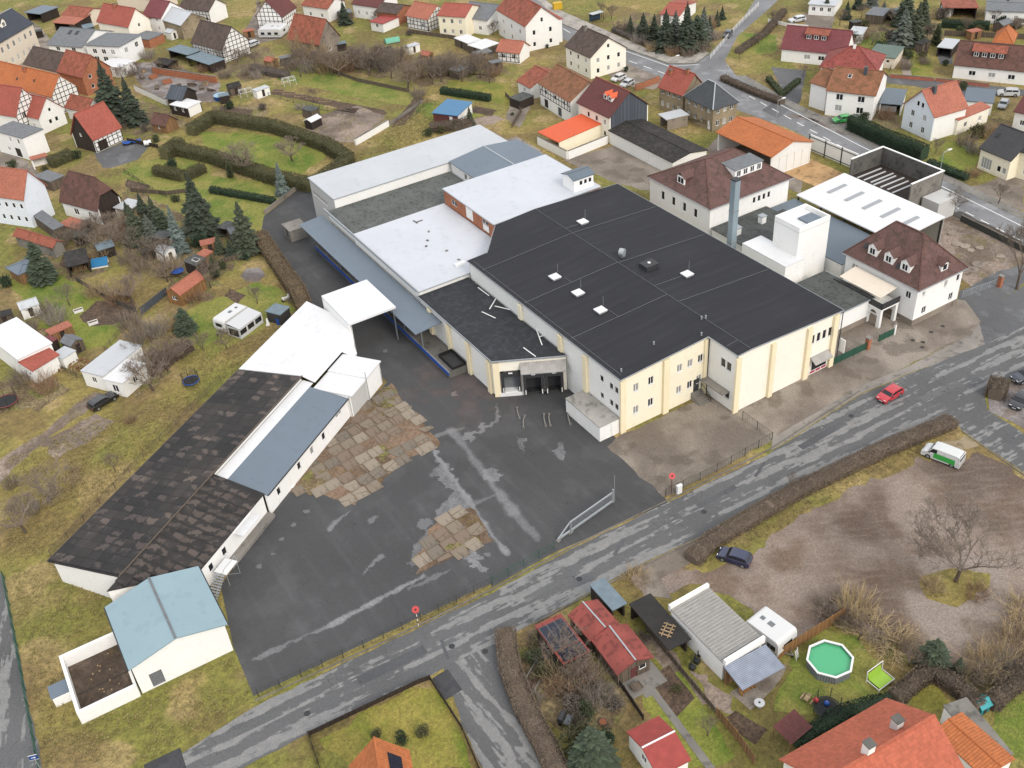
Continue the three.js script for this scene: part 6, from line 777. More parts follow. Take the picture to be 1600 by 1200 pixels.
H('modern white house with a pale grey gable roof', {x:-114.96,z:-300.93,w:12.79,d:14.21,r:-0.4162,he:5,hr:7.75,ax:'x'}, { roofM: M.corrgrey, wall: M.white, win: { f: two(2, 1, 3.4, 1.4, 1.2) }, sky: [[-1.5, 1.8, 1, 1.6], [1, 1.8, 1, 1.6]] });
H('flat grey roofed modern wing with large glazing', {x:-103.43,z:-293.45,w:12.02,d:10.64,r:-0.3799,he:6}, { roof: 'flat', roofM: M.corrgrey, wall: M.white, win: { f: [[3, .8, 1.6, 2, -.8, .8], [3, 3.6, 1.4, 1.3, -.8, .8]], r: [[2, 3.4, 1.4, 1.4]] } });
H('white glazed garden room in front of the modern house', {x:-100.62,z:-282.66,w:8.24,d:5.88,r:-0.5404,he:2.9}, { roof: 'flat', roofM: M.snowroof, wall: M.white, ov: .1, win: { f: [[3, .3, 1.2, 2, -.9, .9]] } }, 'garden_room', 'annexe');
H('tall beige town house with a slate mansard roof in the corner', {x:-138.6,z:-297.59,w:25.98,d:11.38,r:1.3289,he:8,hr:12.35,ax:'x'}, { roofM: M.slate, wall: M.beige, capM: M.galv, win: { f: [[6, 1.2, 1, 1.6, -.4, .95], [6, 5, 1, 1.6, -.4, .95]] }, dormer: [[3.4, 3.0, 2.2, 1.5, M.slate, 'gable', M.cream]] });
H('cream gabled house with a large red roof behind the modern house', {x:-106.28,z:-314.89,w:14.57,d:8.53,r:-0.6321,he:5,hr:9.3,ax:'x'}, { roofM: M.red, wall: M.cream, chim: [[-1.4, .6, 1.2, .6]], win: { r: [[2, 1.2, .8, 1], [1, 4, .8, 1, -.1, .1]] } });
H('white gabled house with a wine red roof at the top', {x:-95.36,z:-319.98,w:8.56,d:9.91,r:-0.6272,he:5,hr:8.63,ax:'x'}, { roofM: M.wine, wall: M.white, win: { r: two(2), f: two(2) } });
H('long low salmon roofed barn beside the slate house', {x:-126.17,z:-327.79,w:9.31,d:7.83,r:-0.4605,he:3}, { roof: 'mono', hr: 3.8, ax: 'x', roofM: M.salmon, wall: M.darkwood, open: ['f'] }, 'barn', 'barn');
H('red roofed outbuilding behind the salmon barn', {x:-124.07,z:-333.1,w:10.4,d:8.86,r:-0.5113,he:3.6,hr:5.11,ax:'x'}, { roofM: M.redmoss, wall: M.beige }, 'barn', 'barn');
H('blue grey flat roofed workshop beside the village yard', {x:-140.17,z:-341.9,w:7.37,d:7.72,r:-0.5362,he:3}, { roof: 'flat', roofM: M.bluegrey, wall: M.darkwood, open: ['f'] }, 'workshop', 'shed');
H('half-timbered barn with a dark brown roof beyond the scrap yard', {x:-73.54,z:-291.58,w:13.9,d:10.1,r:-0.7174,he:3.6,hr:8.6,ax:'x'}, { roofM: M.darkbrown, wall: M.offwhite, frameWork: ['f', 'r'], win: { f: one(3) } }, 'timber_barn', 'barn');
H('white half-timbered house at the top beside the barn', {x:-85.26,z:-327.11,w:12.83,d:8.09,r:-0.5699,he:4,hr:6.68,ax:'x'}, { roofM: M.darkbrown, wall: M.white, frameWork: ['f'], win: { f: one(5) } });
H('plain tan barn gable beside the wine roofed house', {x:-88.31,z:-314.03,w:11.37,d:9.04,r:-0.8074,he:4.4,hr:7.02,ax:'x'}, { roofM: M.paleroof, wall: M.tanwall }, 'barn', 'barn');
for (const [R, l] of [[{x:-83.68,z:-290,w:9.89,d:4.59,r:-0.7374,he:2.6}, 'long shed with a blue grey corrugated roof by the scrap yard'], [{x:-75.95,z:-281.28,w:11.27,d:5.3,r:-0.7977,he:2.6}, 'lower shed with a pale blue corrugated roof by the scrap yard']]) H(l, R, { roof: 'flat', roofM: M.corrblue, wall: M.darkwood, ov: .2, open: ['f'] }, 'scrap_shed', 'shed');
H('low brick shed with a grey roof by the modern house', {x:-97.78,z:-306.5,w:7.31,d:6.24,r:-0.5642,he:2.6}, { roof: 'flat', roofM: M.corrgrey, wall: M.brick, ov: .15 }, 'brick_shed', 'shed');
H('small dark felt shed beside the blue corrugated roofs', {x:-86.92,z:-282.22,w:5.54,d:4.15,r:-0.6042,he:2.2}, { roof: 'gable', hr: 2.9, roofM: M.felt, wall: M.darkwood }, 'garden_shed', 'shed');
H('black gabled summerhouse with a solar roof', {x:-76.52,z:-253.32,w:5.21,d:6.28,r:-0.4654,he:2.8,hr:5.12,ax:'x'}, { roofM: M.slateboard, wall: M.darkwood }, 'summerhouse', 'shed');
H('white flat garden room in front of the black summerhouse', {x:-74.64,z:-248.37,w:6.36,d:4.8,r:-0.6144,he:2.5}, { roof: 'flat', roofM: M.snowroof, wall: M.darkwood, sideM: { r: M.offwhite }, ov: .15, win: { f: one(2) } }, 'garden_room', 'shed');
H('small log cabin with a brown red roof beside the tall hedge', {x:-77.75,z:-238.27,w:5.35,d:4.5,r:-0.5753,he:2,hr:4,ax:'x'}, { roofM: M.brown, wall: M.wood, win: { f: one(1, .8, .7, .7) } }, 'log_cabin', 'shed');
H('half-timbered house with dark red roof behind the white camper', {x:-60.62,z:-313.44,w:9.01,d:9.86,r:-0.3325,he:4.2,hr:8.84,ax:'z'}, { roofM: M.darkred, wall: M.white, frameWork: ['f', 'r'], win: { f: one(2) } });
H('old stone barn with a crumbling red tile roof', {x:-46.66,z:-287.31,w:12.51,d:8.7,r:-0.6822,he:3.8,hr:9.57,ax:'x'}, { roofM: M.redmoss, wall: M.stone, win: { r: one(1) } }, 'stone_barn', 'barn');
// west
H('large white roofed barn at the picture edge', {x:-79.9,z:-142.78,w:12.67,d:5.99,r:-0.7923,he:4}, { roof: 'flat', roofM: M.snowroof, wall: M.white, ov: .2 }, 'white_barn', 'barn');
H('white annexe with a red tile roof in front of the white barn', {x:-74.87,z:-137.44,w:3.32,d:5.23,r:-0.6294,he:2.8}, { roof: 'mono', hr: 3.5, ax: 'z', roofM: M.red, wall: M.white, win: { f: one(1, 1.2, .6, .6) } }, 'annexe', 'annexe');
H('wine red topped shed behind the white barn', {x:-75.7,z:-144.43,w:2.24,d:1.61,r:-0.5784,he:2.2}, { roof: 'flat', roofM: M.wine, wall: M.darkwood, ov: .1 }, 'garden_shed', 'shed');
H('small white shed beside the log pile', {x:-72.2,z:-140.3,w:2.86,d:2.77,r:-0.5977,he:2}, { roof: 'flat', roofM: M.paleroof, wall: M.offwhite, ov: .1 }, 'garden_shed', 'shed');
H('pale grey workshop shed with a sheet roof behind the black car', {x:-62.95,z:-136.05,w:4.6,d:9.01,r:-0.4770,he:3}, { roof: 'flat', roofM: M.paleroof, wall: M.offwhite, ov: .1, win: { f: one(1) } }, 'workshop', 'shed');
H('white lower half of the workshop with bright sheet roof', {x:-59.98,z:-132.28,w:3.87,d:5.59,r:-0.4426,he:2.8}, { roof: 'flat', roofM: M.snowroof, wall: M.offwhite, ov: .1, win: { f: one(1, .6, 1.2, 1.4), r: one(1) } }, 'workshop', 'shed');
H('orange painted garden shed with a terracotta roof', {x:-56,z:-158.55,w:3.44,d:6.6,r:-0.5352,he:2.3,hr:3.47,ax:'z'}, { roofM: M.salmon, wall: M.board, ov: .15, win: { f: [[1, .9, 1.1, .8, -.3, .3, 'win', M.glassblue]] } }, 'garden_shed', 'shed');
H('dark garden hut with a skylight behind the orange shed', {x:-56.17,z:-167.53,w:2.73,d:3.01,r:-0.5103,he:2.1}, { roof: 'mono', hr: 2.5, roofM: M.darkfelt, wall: M.darkwood, ov: .1, sky: [[0, .3, 1, 1.2, M.frame]] }, 'garden_hut', 'shed');
H('low shed with a small red roof behind the dark hut', {x:-55.06,z:-170.35,w:2.31,d:2.56,r:-0.5908,he:2}, { roof: 'flat', roofM: M.salmon, wall: M.wood, ov: .1 }, 'garden_shed', 'shed');
H('grey felt shelter below the conifers', {x:-64.86,z:-178.82,w:3.31,d:2.88,r:-0.4818,he:2.2}, { roof: 'flat', roofM: M.darkfelt, wall: M.greywood, ov: .15, open: ['f'] }, 'shelter', 'shed');
H('black shed with a pale blue flat roof by the hedge end', {x:-38.28,z:-147.92,w:3.14,d:2.73,r:-0.5393,he:2.2}, { roof: 'flat', roofM: M.corrblue, wall: M.blackplastic, ov: .1 }, 'garden_shed', 'shed');
// south east allotments
H('rear half of the red roofed double cabin', {x:6.92,z:-75.68,w:4.11,d:4.46,r:0.4903,he:2.4,hr:4.7,ax:'z'}, { roofM: M.redsheet2, wall: M.greywood, ov: .2, capM: M.galv, hr: 3.3 }, 'garden_cabin', 'shed');
H('front half of the red roofed double cabin with a pale bargeboard', {x:9.49,z:-71.39,w:4.64,d:5.34,r:0.4222,he:2.4,hr:3.4,ax:'z'}, { roofM: M.redsheet2, wall: M.greywood, ov: .3, capM: M.galv, win: { f: [[1, .05, .9, 1.8, -.2, .2, 'door', M.darkred], [1, .9, .9, .8, .3, .8]] } }, 'garden_cabin', 'shed');
H('carport with a flat pale blue roof beside the street', {x:8.94,z:-79.31,w:2.02,d:4.67,r:0.4803,he:2.4}, { roof: 'flat', roofM: M.corrblue, wall: M.darkwood, ov: .1, open: ['f'] }, 'carport', 'carport');
H('low red edged shed covered with solar panels', {x:3.14,z:-73.59,w:3.39,d:6.21,r:0.4504,he:2.3}, { ax: 'x', roof: 'flat', roofM: M.redsheet2, wall: M.darkwood, ov: .15, sky: [[-1.1, -.6, .95, 3.6, M.metal, 'solar_panel'], [-.1, -.6, .95, 3.6, M.metal, 'solar_panel'], [.9, -.6, .95, 3.6, M.metal, 'solar_panel'], [0, 2.2, 2.9, 1.5, M.frameDark, 'solar_panel']] }, 'solar_shed', 'shed');
H('flat black corrugated carport with a wooden rack on it', {x:14.08,z:-74.76,w:2.95,d:7.67,r:0.4489,he:2.4}, { roof: 'flat', roofM: M.corrdark, wall: M.darkwood, ov: .15, open: ['f', 'l'] }, 'carport', 'carport');
{ const R = {x:20.01,z:-73.17,w:5.57,d:8.66,r:0.5095,he:2.9}, g = H('long white garage with a ribbed pale roof and end parapets', R, { roof: 'mono', ax: 'x', hr: 3.1, roofM: M.corrwhite, wall: M.white, ov: .05 }, 'garage', 'garage'); put('parapet', mb().bb(-R.w / 2, R.w / 2, 2.6, 3.5, R.d / 2 + .0, R.d / 2 + .35), M.white, g); put('parapet', mb().bb(-R.w / 2, R.w / 2, 2.7, 3.6, -R.d / 2 - .4, -R.d / 2 - .02), M.white, g); for (let i = 0; i < Math.floor(R.d / .42); i++) put('rib', mb().bb(-R.w / 2 + .05, R.w / 2 - .05, 3.13 - .2 * i * .42 / R.d - 0, 3.2 - .2 * i * .42 / R.d, -R.d / 2 + .1 + i * .42, -R.d / 2 + .26 + i * .42), M.corrwhite, g); }
H('corrugated plastic awning joined to the white garage', {x:22.85,z:-67.48,w:5.55,d:3.11,r:0.4475,he:2.4}, { roof: 'mono', ax: 'x', hr: 2.8, roofM: M.corrclear, wall: M.wood, ov: .1, open: ['f', 'r', 'l'] }, 'awning', 'awning');
H('small white cabin with a bright red sheet roof among the lawns', {x:11.38,z:-59.14,w:3.81,d:5.72,r:0.4144,he:2.6,hr:2.49,ax:'x'}, { roofM: M.redsheet, wall: M.white, ov: .2, hr: 3.6, capM: M.whitepaint, win: { l: one(1), f: one(1) } }, 'garden_cabin', 'shed');
H('large house with a faded red tile roof in the corner of the gardens', {x:30.12,z:-52.66,w:13.24,d:10.67,r:0.4389,he:5.6,hr:9.26,ax:'x'}, { roofM: M.bigred, wall: M.white, chim: [[-1.2, -.3, 1.3, .8, M.offwhite], [3.2, -1.2, 1.2, .8, M.greywall]], win: { b: two(3) } });
H('outbuilding with an orange ribbed tile roof beside the large house', {x:41.19,z:-56.13,w:4.01,d:6.2,r:0.4790,he:3,hr:3.43,ax:'z'}, { roofM: M.orange, wall: M.white, ov: .2 }, 'outbuilding', 'shed');
H('long flat grey concrete roofed garage beside the orange outbuilding', {x:42.39,z:-57.96,w:2.72,d:6.88,r:0.2648,he:2.7}, { roof: 'flat', roofM: M.concrete, wall: M.white, ov: .1, win: { l: one(2) } }, 'garage', 'garage');
H('orange roofed house with solar panels at the bottom edge', {x:-15.22,z:-55.78,w:5.94,d:6.05,r:0.1907,he:5}, { ax: 'z', hr: 8.4, roofM: M.orange, wall: M.white, sky: [[1.2, 1.5, 1.05, 1.7, M.frameDark, 'solar_panel'], [.1, 1.5, 1.05, 1.7, M.frameDark, 'solar_panel'], [-1.0, 1.5, 1.05, 1.7, M.frameDark, 'solar_panel']] });
// ---------- vehicles ----------
const paint = (r, g, b) => new THREE.MeshPhysicalMaterial({ color: c3(r, g, b), roughness: .35, clearcoat: 1, clearcoatRoughness: .06 });
const KIND = {
  hatch: { L: 4.0, W: 1.74, H: 1.5, hood: .92, ws: 1.0, r0: .35, r1: -1.5, tail: -1.92, wr: .31 }, wagon: { L: 4.65, W: 1.82, H: 1.48, hood: .92, ws: 1.0, r0: .3, r1: -1.95, tail: -2.22, wr: .33 },
  suv: { L: 4.5, W: 1.88, H: 1.68, hood: 1.06, ws: 1.05, r0: .5, r1: -1.85, tail: -2.15, wr: .37 }, van: { L: 5.1, W: 1.96, H: 1.98, hood: 1.16, ws: 1.75, r0: 1.15, r1: -2.35, tail: -2.5, wr: .35 }
};
const carGeo = {};
function carShapes(k) {
  if (carGeo[k]) return carGeo[k]; const c = KIND[k], h = c.L / 2, b = new THREE.Shape(), ax = c.L * .31, g0 = .3;
  b.moveTo(-h + .05, g0); b.lineTo(-ax - c.wr - .05, g0); b.absarc(-ax, c.wr, c.wr + .06, Math.PI, 0, true); b.lineTo(ax - c.wr - .05, g0); b.absarc(ax, c.wr, c.wr + .06, Math.PI, 0, true); b.lineTo(h - .08, g0); b.lineTo(h, .45); b.lineTo(h - .03, c.hood * .72); b.quadraticCurveTo(h - .2, c.hood * .9, h - .55, c.hood - .02); b.lineTo(c.ws + .1, c.hood); b.lineTo(c.tail, c.hood + .05); b.lineTo(-h + .02, c.hood * .8); b.lineTo(-h, .5);
  const ext = (sh, w, bev) => { const g = new THREE.ExtrudeGeometry(sh, { depth: w - 2 * bev, bevelEnabled: true, bevelThickness: bev, bevelSize: bev * .5, bevelSegments: 2, curveSegments: 8 }); g.translate(0, 0, -(w - 2 * bev) / 2); return g; };
  const cab = new THREE.Shape(); cab.moveTo(c.ws, c.hood - .03); cab.lineTo(c.r0, c.H - .1); cab.lineTo(c.r1, c.H - .1); cab.lineTo(c.tail + .04, c.hood + .02);
  const rf = new THREE.Shape(); rf.moveTo(c.r0 + .12, c.H - .13); rf.quadraticCurveTo(c.r0 - .3, c.H - .01, c.r0 - .8, c.H); rf.lineTo(c.r1 + .4, c.H - .01); rf.lineTo(c.r1 - .1, c.H - .12);
  const taper = (g) => { const p = g.attributes.position; for (let i = 0; i < p.count; i++) { const y = p.getY(i); p.setZ(i, p.getZ(i) * (1 - Math.max(0, y - c.hood) * (k === 'van' ? .1 : .24))); } g.computeVertexNormals(); return g; };
  const body = ext(b, c.W, .09), glass = taper(ext(cab, c.W - .1, .05)), roof = taper(ext(rf, c.W - .04, .05)), pil = mb(), zz = (y) => (c.W / 2 - .05) * (1 - Math.max(0, y - c.hood) * (k === 'van' ? .1 : .24)) + .012;
  for (const s of [-1, 1]) { pil.bar(V(c.ws, c.hood, s * zz(c.hood)), V(c.r0, c.H - .1, s * zz(c.H - .1)), .07); pil.bar(V(c.tail + .08, c.hood, s * zz(c.hood)), V(c.r1, c.H - .1, s * zz(c.H - .1)), .12); const m = (c.r0 + c.r1) / 2 + .1; pil.bar(V(m, c.hood, s * zz(c.hood)), V(m, c.H - .1, s * zz(c.H - .1)), .08); if (k === 'van') { const y0 = c.hood, y1 = c.H - .12, x0 = c.tail + .06, x1 = .55; pil.quad(V(x0, y0, s * (zz(y0) + .01)), V(x1, y0, s * (zz(y0) + .01)), V(x1, y1, s * (zz(y1) + .01)), V(x0, y1, s * (zz(y1) + .01))); } }
  const ty = new THREE.CylinderGeometry(c.wr, c.wr, .2, 18).rotateX(Math.PI / 2), rim = new THREE.CylinderGeometry(c.wr * .62, c.wr * .62, .21, 12).rotateX(Math.PI / 2);
  return carGeo[k] = { body, glass, roof, pil: pil.geo(), ty, rim, c, ax };
}
function car(label, f, r, k, pm, name = 'parked_car', cat = 'car') {
  const g = carShapes(k), c = g.c, o = thing(name, label, cat, (f[0] + r[0]) / 2, (f[1] + r[1]) / 2, Math.atan2(-(f[1] - r[1]), f[0] - r[0]), .03, 'parked and moving cars');
  const b = put('body', g.body, pm, o); put('bumper', mb().bb(c.L / 2 - .1, c.L / 2 + .03, .32, .5, -c.W / 2 + .12, c.W / 2 - .12), M.blackplastic, b); put('windows', g.glass, M.glass, o); const rf = put('roof', g.roof, pm, o); put('pillars', g.pil, pm, rf);
  for (const sx of [-1, 1]) for (const sz of [-1, 1]) { const w = put('wheel', g.ty, M.rubber, o); w.position.set(sx * g.ax, c.wr, sz * (c.W / 2 - .12)); put('rim', g.rim, M.metal, w); }
  for (const s of [-1, 1]) { put('headlight', mb().bb(c.L / 2 - .22, c.L / 2 - .01, c.hood * .66, c.hood * .66 + .15, s * (c.W / 2 - .3) - .17, s * (c.W / 2 - .3) + .17), M.lampGlass, o); put('tail_light', mb().bb(-c.L / 2 - .02, -c.L / 2 + .12, c.hood * .72, c.hood * .72 + .2, s * (c.W / 2 - .2) - .1, s * (c.W / 2 - .2) + .1), M.redpaint, o); put('mirror', mb().bb(c.ws - .35, c.ws - .2, c.hood + .02, c.hood + .16, s * (c.W / 2 + .08) - .08, s * (c.W / 2 + .08) + .08), M.blackplastic, o); }
  put('number_plate', mb().bb(c.L / 2 + .03, c.L / 2 + .045, .4, .51, -.26, .26), M.whitepaint, o); return o;
}
car('red hatchback driving along the street past the forecourt', [51.58,-112.21], [55.24,-114.58], 'hatch', paint(214, 40, 56));
car('dark blue hatchback parked at the end of the brown street hedge', [23.18,-85.97], [26.5,-83.91], 'hatch', paint(34, 44, 84));
car('black estate car parked in front of the white workshop', [-61.39,-129.47], [-64.13,-126.13], 'wagon', paint(26, 28, 36));
{ const v = car('white van with a green printed side parked on the gravel', [53.85,-101.28], [57.31,-98], 'van', paint(236, 238, 236), 'parked_van', 'van'); const q = put('green_print', mb().bb(-1.9, .9, .55, 1.35, .992, 1.0), std(c3(70, 186, 84), .5), v); put('print_wave', mb().quad(V(-1.6, .62, 1.004), V(.1, .62, 1.004), V(-.3, 1.3, 1.004), V(-1.0, 1.3, 1.004)).tri(V(.2, .62, 1.004), V(.7, .62, 1.004), V(.3, 1.2, 1.004)), std(c3(206, 236, 210), .5), q); put('green_print', mb().bb(-1.9, .9, .55, 1.35, -1.0, -.992), std(c3(70, 186, 84), .5), v); }
car('black hatchback in the small car park at the picture edge', [68.39,-107.88], [72.26,-111.31], 'hatch', paint(36, 38, 46));
car('dark estate half hidden behind the round clipped hedge', [71.83,-114.41], [75.62,-115.44], 'wagon', paint(40, 46, 64));
car('bright green small car beside the moss roofed white house', [74.81,-209.65], [78.15,-210.01], 'hatch', paint(70, 186, 96));
car('dark grey car waiting on the side road near the firs', [63.18,-267.76], [66.67,-274.29], 'hatch', paint(70, 74, 80));
car('white off-road car parked beside the long bungalow', [114.02,-217.1], [117.39,-215.94], 'suv', paint(232, 234, 236));
car('silver car parked below the white off-road car', [110.69,-208.75], [113.49,-212.6], 'hatch', paint(190, 194, 200));
car('pale yellow car in the village lane', [-105.15,-213.97], [-101.59,-213.94], 'hatch', paint(226, 226, 170));
car('white car parked above the wine roofed house', [83.26,-277.6], [87.41,-278.73], 'wagon', paint(232, 234, 238));
car('white car in the walled parking court by the dark red roof', [30.89,-244.56], [33.9,-246.96], 'hatch', paint(236, 236, 236));
car('second pale car in the walled parking court', [32.87,-240.61], [35.04,-242.71], 'hatch', paint(214, 216, 218));
car('red car inside the pale roofed carport', [113.36,-247.51], [115.2,-251.41], 'hatch', paint(180, 30, 34));
car('silver car beyond the half-timbered barn', [-67.39,-294.59], [-64.68,-297.24], 'wagon', paint(214, 216, 220));
car('black car at the top by the grey metal roofed house', [6.76,-305.43], [9.17,-308.51], 'hatch', paint(30, 30, 34));
car('black car in the open red roofed carport at the top', [127.57,-276.87], [129.66,-276.86], 'wagon', paint(24, 24, 28));
function caravan(label, R, name = 'caravan', cat = 'caravan', m = M.caravan) {
  const along = R.d > R.w, L = Math.max(R.w, R.d), W = Math.min(R.w, R.d), o = thing(name, label, cat, R.x, R.z, R.r + (along ? Math.PI / 2 : 0), 0), s = new THREE.Shape(), h = L / 2, y0 = .45, y1 = R.he; s.moveTo(-h + .15, y0); s.lineTo(h - .1, y0); s.lineTo(h, y0 + .5); s.lineTo(h - .12, y1 - .35); s.quadraticCurveTo(h - .2, y1, h - .6, y1); s.lineTo(-h + .6, y1); s.quadraticCurveTo(-h + .15, y1, -h + .08, y1 - .5); s.lineTo(-h, y0 + .6);
  const g = new THREE.ExtrudeGeometry(s, { depth: W - .16, bevelEnabled: true, bevelThickness: .08, bevelSize: .06, bevelSegments: 2 }); g.translate(0, 0, -(W - .16) / 2); const b = put('body', g, m, o);
  for (const e of [-1, 1]) for (const x of [-h * .6, 0, h * .6]) put('window', mb().bb(x - .55, x + .55, 1.15, 1.85, e * (W / 2 + .01) - .02, e * (W / 2 + .01) + .02), M.glass, o); for (const e of [-1, 1]) put('window', mb().bb(e * (h - .01) - .05, e * (h - .01) + .05, 1.3, 1.9, -.7, .7), M.glass, o);
  for (const e of [-1, 1]) { const w = put('wheel', new THREE.CylinderGeometry(.32, .32, .2, 16).rotateX(Math.PI / 2), M.rubber, o); w.position.set(-.2, .32, e * (W / 2 - .12)); put('rim', new THREE.CylinderGeometry(.18, .18, .22, 10).rotateX(Math.PI / 2), M.metal, w); }
  put('stripe', mb().bb(-h + .2, h - .2, .85, .95, W / 2 - .01, W / 2 + .012).bb(-h + .2, h - .2, .85, .95, -W / 2 - .012, -W / 2 + .01), M.corrgrey, o);
  put('roof_hatch', mb().bb(-.35, .35, y1, y1 + .1, -.3, .3), M.corrgrey, o); put('roof_hatch', mb().bb(h * .5 - .25, h * .5 + .25, y1, y1 + .1, -.25, .25), M.corrgrey, o); put('drawbar', mb().bar(V(-h + .1, .4, .5), V(-h - .9, .4, 0), .08).bar(V(-h + .1, .4, -.5), V(-h - .9, .4, 0), .08), M.metal, o); put('jockey_wheel', mb().cyl(-h - .8, 0, 0, .12, .4, 10), M.darkmetal, o); return o;
}
caravan('white touring caravan beside the wooden fence and pool', {x:25.99,z:-72.77,w:3.21,d:4.68,r:0.6350,he:2.65});
caravan('white caravan with an awning on the meadow', {x:-46.18,z:-147.68,w:2.66,d:5.84,r:-0.6026,he:2.5});
caravan('white camper parked before the half-timbered house', {x:-60.8,z:-304.55,w:6.98,d:5.75,r:-0.2587,he:2.7}, 'camper_van', 'camper');
{ const R = {x:-43.67,z:-145.94,w:2.82,d:5.5,r:-0.5685,he:2.3}, o = thing('awning_tent', 'white caravan awning with dark clear windows', 'tent', R.x, R.z, R.r); put('roof', mb().slab([V(-R.w / 2, 2.35, R.d / 2), V(R.w / 2, 1.95, R.d / 2), V(R.w / 2, 1.95, -R.d / 2), V(-R.w / 2, 2.35, -R.d / 2)], .04), M.cloth, o); put('side_wall', mb().bb(R.w / 2 - .05, R.w / 2, 0, 1.93, -R.d / 2, R.d / 2), M.cloth, o); put('front_wall', mb().bb(-R.w / 2, R.w / 2 - .06, 0, 1.93, R.d / 2 - .05, R.d / 2), M.cloth, o); for (let i = 0; i < 3; i++) put('clear_window', mb().bb(R.w / 2, R.w / 2 + .03, .7, 1.6, -R.d / 2 + .3 + i * R.d / 3, -R.d / 2 + .2 + (i + .85) * R.d / 3), M.glass, o); put('clear_window', mb().bb(-R.w / 2 + .3, R.w / 2 - .4, .3, 1.6, R.d / 2, R.d / 2 + .03), M.glass, o); }

// ---------- pool, play things, yard furniture ----------
{
  const o = thing('swimming_pool', 'octagonal above ground pool with green water and a white rim', 'pool', 31.4,-68.77, .35), n = 8, R = 2.45, q = mb(), rim = mb(); const P = (r, y, i) => V(Math.cos((i + .5) / n * 6.2832) * r, y, Math.sin((i + .5) / n * 6.2832) * r);
  for (let i = 0; i < n; i++) { q.quad(P(R, 0, i + 1), P(R, 0, i), P(R, 1.2, i), P(R, 1.2, i + 1)); q.quad(P(R - .06, 0, i), P(R - .06, 0, i + 1), P(R - .06, 1.2, i + 1), P(R - .06, 1.2, i)); rim.quad(P(R + .1, 1.22, i + 1), P(R + .1, 1.22, i), P(R - .14, 1.22, i), P(R - .14, 1.22, i + 1)); rim.quad(P(R + .1, 1.12, i + 1), P(R + .1, 1.12, i), P(R + .1, 1.22, i), P(R + .1, 1.22, i + 1)); rim.quad(P(R - .14, 1.1, i), P(R - .14, 1.1, i + 1), P(R - .14, 1.22, i + 1), P(R - .14, 1.22, i)); }
  put('pool_wall', q, M.corrgrey, o); put('rim', rim, M.whitepaint, o); const w = mb(); for (let i = 0; i < n; i++) w.tri(V(0, .88, 0), P(R - .06, .88, i + 1), P(R - .06, .88, i)); put('water', w, M.water, o); put('liner', mb().cyl(0, .01, 0, R - .1, .06, 8), M.teal, o);
  const l = thing('pool_ladder', 'white pool ladder leaning beside the green pool', 'ladder', 28.34,-69.94, .9); put('rails', mb().bar(V(-.3, 0, 0), V(-.3, 1.5, -.3), .06).bar(V(.3, 0, 0), V(.3, 1.5, -.3), .06), M.whitepaint, l); for (let i = 0; i < 4; i++) put('rung', mb().bar(V(-.3, .3 + i * .32, -.06 - i * .06), V(.3, .3 + i * .32, -.06 - i * .06), .05), M.whitepaint, l);
}
function trampoline(label, x, z, r, mat, net, name = 'trampoline') { const o = thing(name, label, 'trampoline', x, z, 0), t = new THREE.TorusGeometry(r, .09, 6, 24).rotateX(Math.PI / 2).translate(0, .7, 0); put('pad_ring', t, mat, o); put('jumping_mat', mb().cyl(0, .68, 0, r - .15, .03, 24), M.rubber, o); for (let i = 0; i < 6; i++) { const a = i / 6 * 6.283; put('leg', mb().bar(V(Math.cos(a) * r, 0, Math.sin(a) * r), V(Math.cos(a) * r, net ? 2.3 : .7, Math.sin(a) * r), .05), M.darkmetal, o); } if (net) { const q = mb(); for (let k = 0; k < 40; k++) { const a = k / 40 * 6.283; q.bar(V(Math.cos(a) * r, .7, Math.sin(a) * r), V(Math.cos(a) * r, 2.2, Math.sin(a) * r), .012); } for (const y of [1.1, 1.6, 2.2]) for (let k = 0; k < 20; k++) { const a = k / 20 * 6.283, b = (k + 1) / 20 * 6.283; q.bar(V(Math.cos(a) * r, y, Math.sin(a) * r), V(Math.cos(b) * r, y, Math.sin(b) * r), .014); } put('safety_net', q, M.blackplastic, o); } return o; }
trampoline('blue ringed trampoline with net near the long shed', -49.89,-131.2, 1.25, M.blue, true); trampoline('large trampoline with a red ring at the picture edge', -78.35,-129.84, 1.7, M.wine, true); trampoline('black round trampoline on the pool lawn', 29.45,-63.14, 1.35, M.blackplastic, true);
{ const o = thing('play_ball', 'red ball on the black trampoline', 'ball', 28.49,-63.94); put('ball_skin', new THREE.SphereGeometry(.3, 14, 10).translate(0, 1.0, 0), M.redpaint, o); const b = thing('play_ball', 'blue ball on the black trampoline', 'ball', 29.48,-63.45); put('ball_skin', new THREE.SphereGeometry(.3, 14, 10).translate(0, 1.0, 0), M.blue, b); for (const q of [o, b]) { q.children[0].name = 'skin'; put('valve', mb().cyl(0, 1.29, 0, .03, .02, 6), M.whitepaint, q); } }
{ const o = thing('lime_lounger', 'lime green swing bed with a tipped canopy on the pool lawn', 'swing seat', 36.03,-66.15, .55); put('bed', mb().bb(-1.0, 1.0, .42, .52, -.75, .75), M.lime, o); put('frame', mb().bar(V(-1.2, 0, .8), V(-1.2, .5, .8), .07).bar(V(1.2, 0, .8), V(1.2, .5, .8), .07).bar(V(-1.2, 0, -.8), V(-1.2, 1.7, -.9), .07).bar(V(1.2, 0, -.8), V(1.2, 1.7, -.9), .07).bar(V(-1.2, .45, .8), V(1.2, .45, .8), .07).bar(V(-1.2, 1.7, -.9), V(1.2, 1.7, -.9), .07).bar(V(-1.2, .45, -.8), V(-1.2, .45, .8), .06).bar(V(1.2, .45, -.8), V(1.2, .45, .8), .06), M.whitepaint, o); put('backrest', mb().slab([V(-1.0, .55, -.72), V(1.0, .55, -.72), V(1.0, 1.2, -.95), V(-1.0, 1.2, -.95)], .06), M.lime, o); }
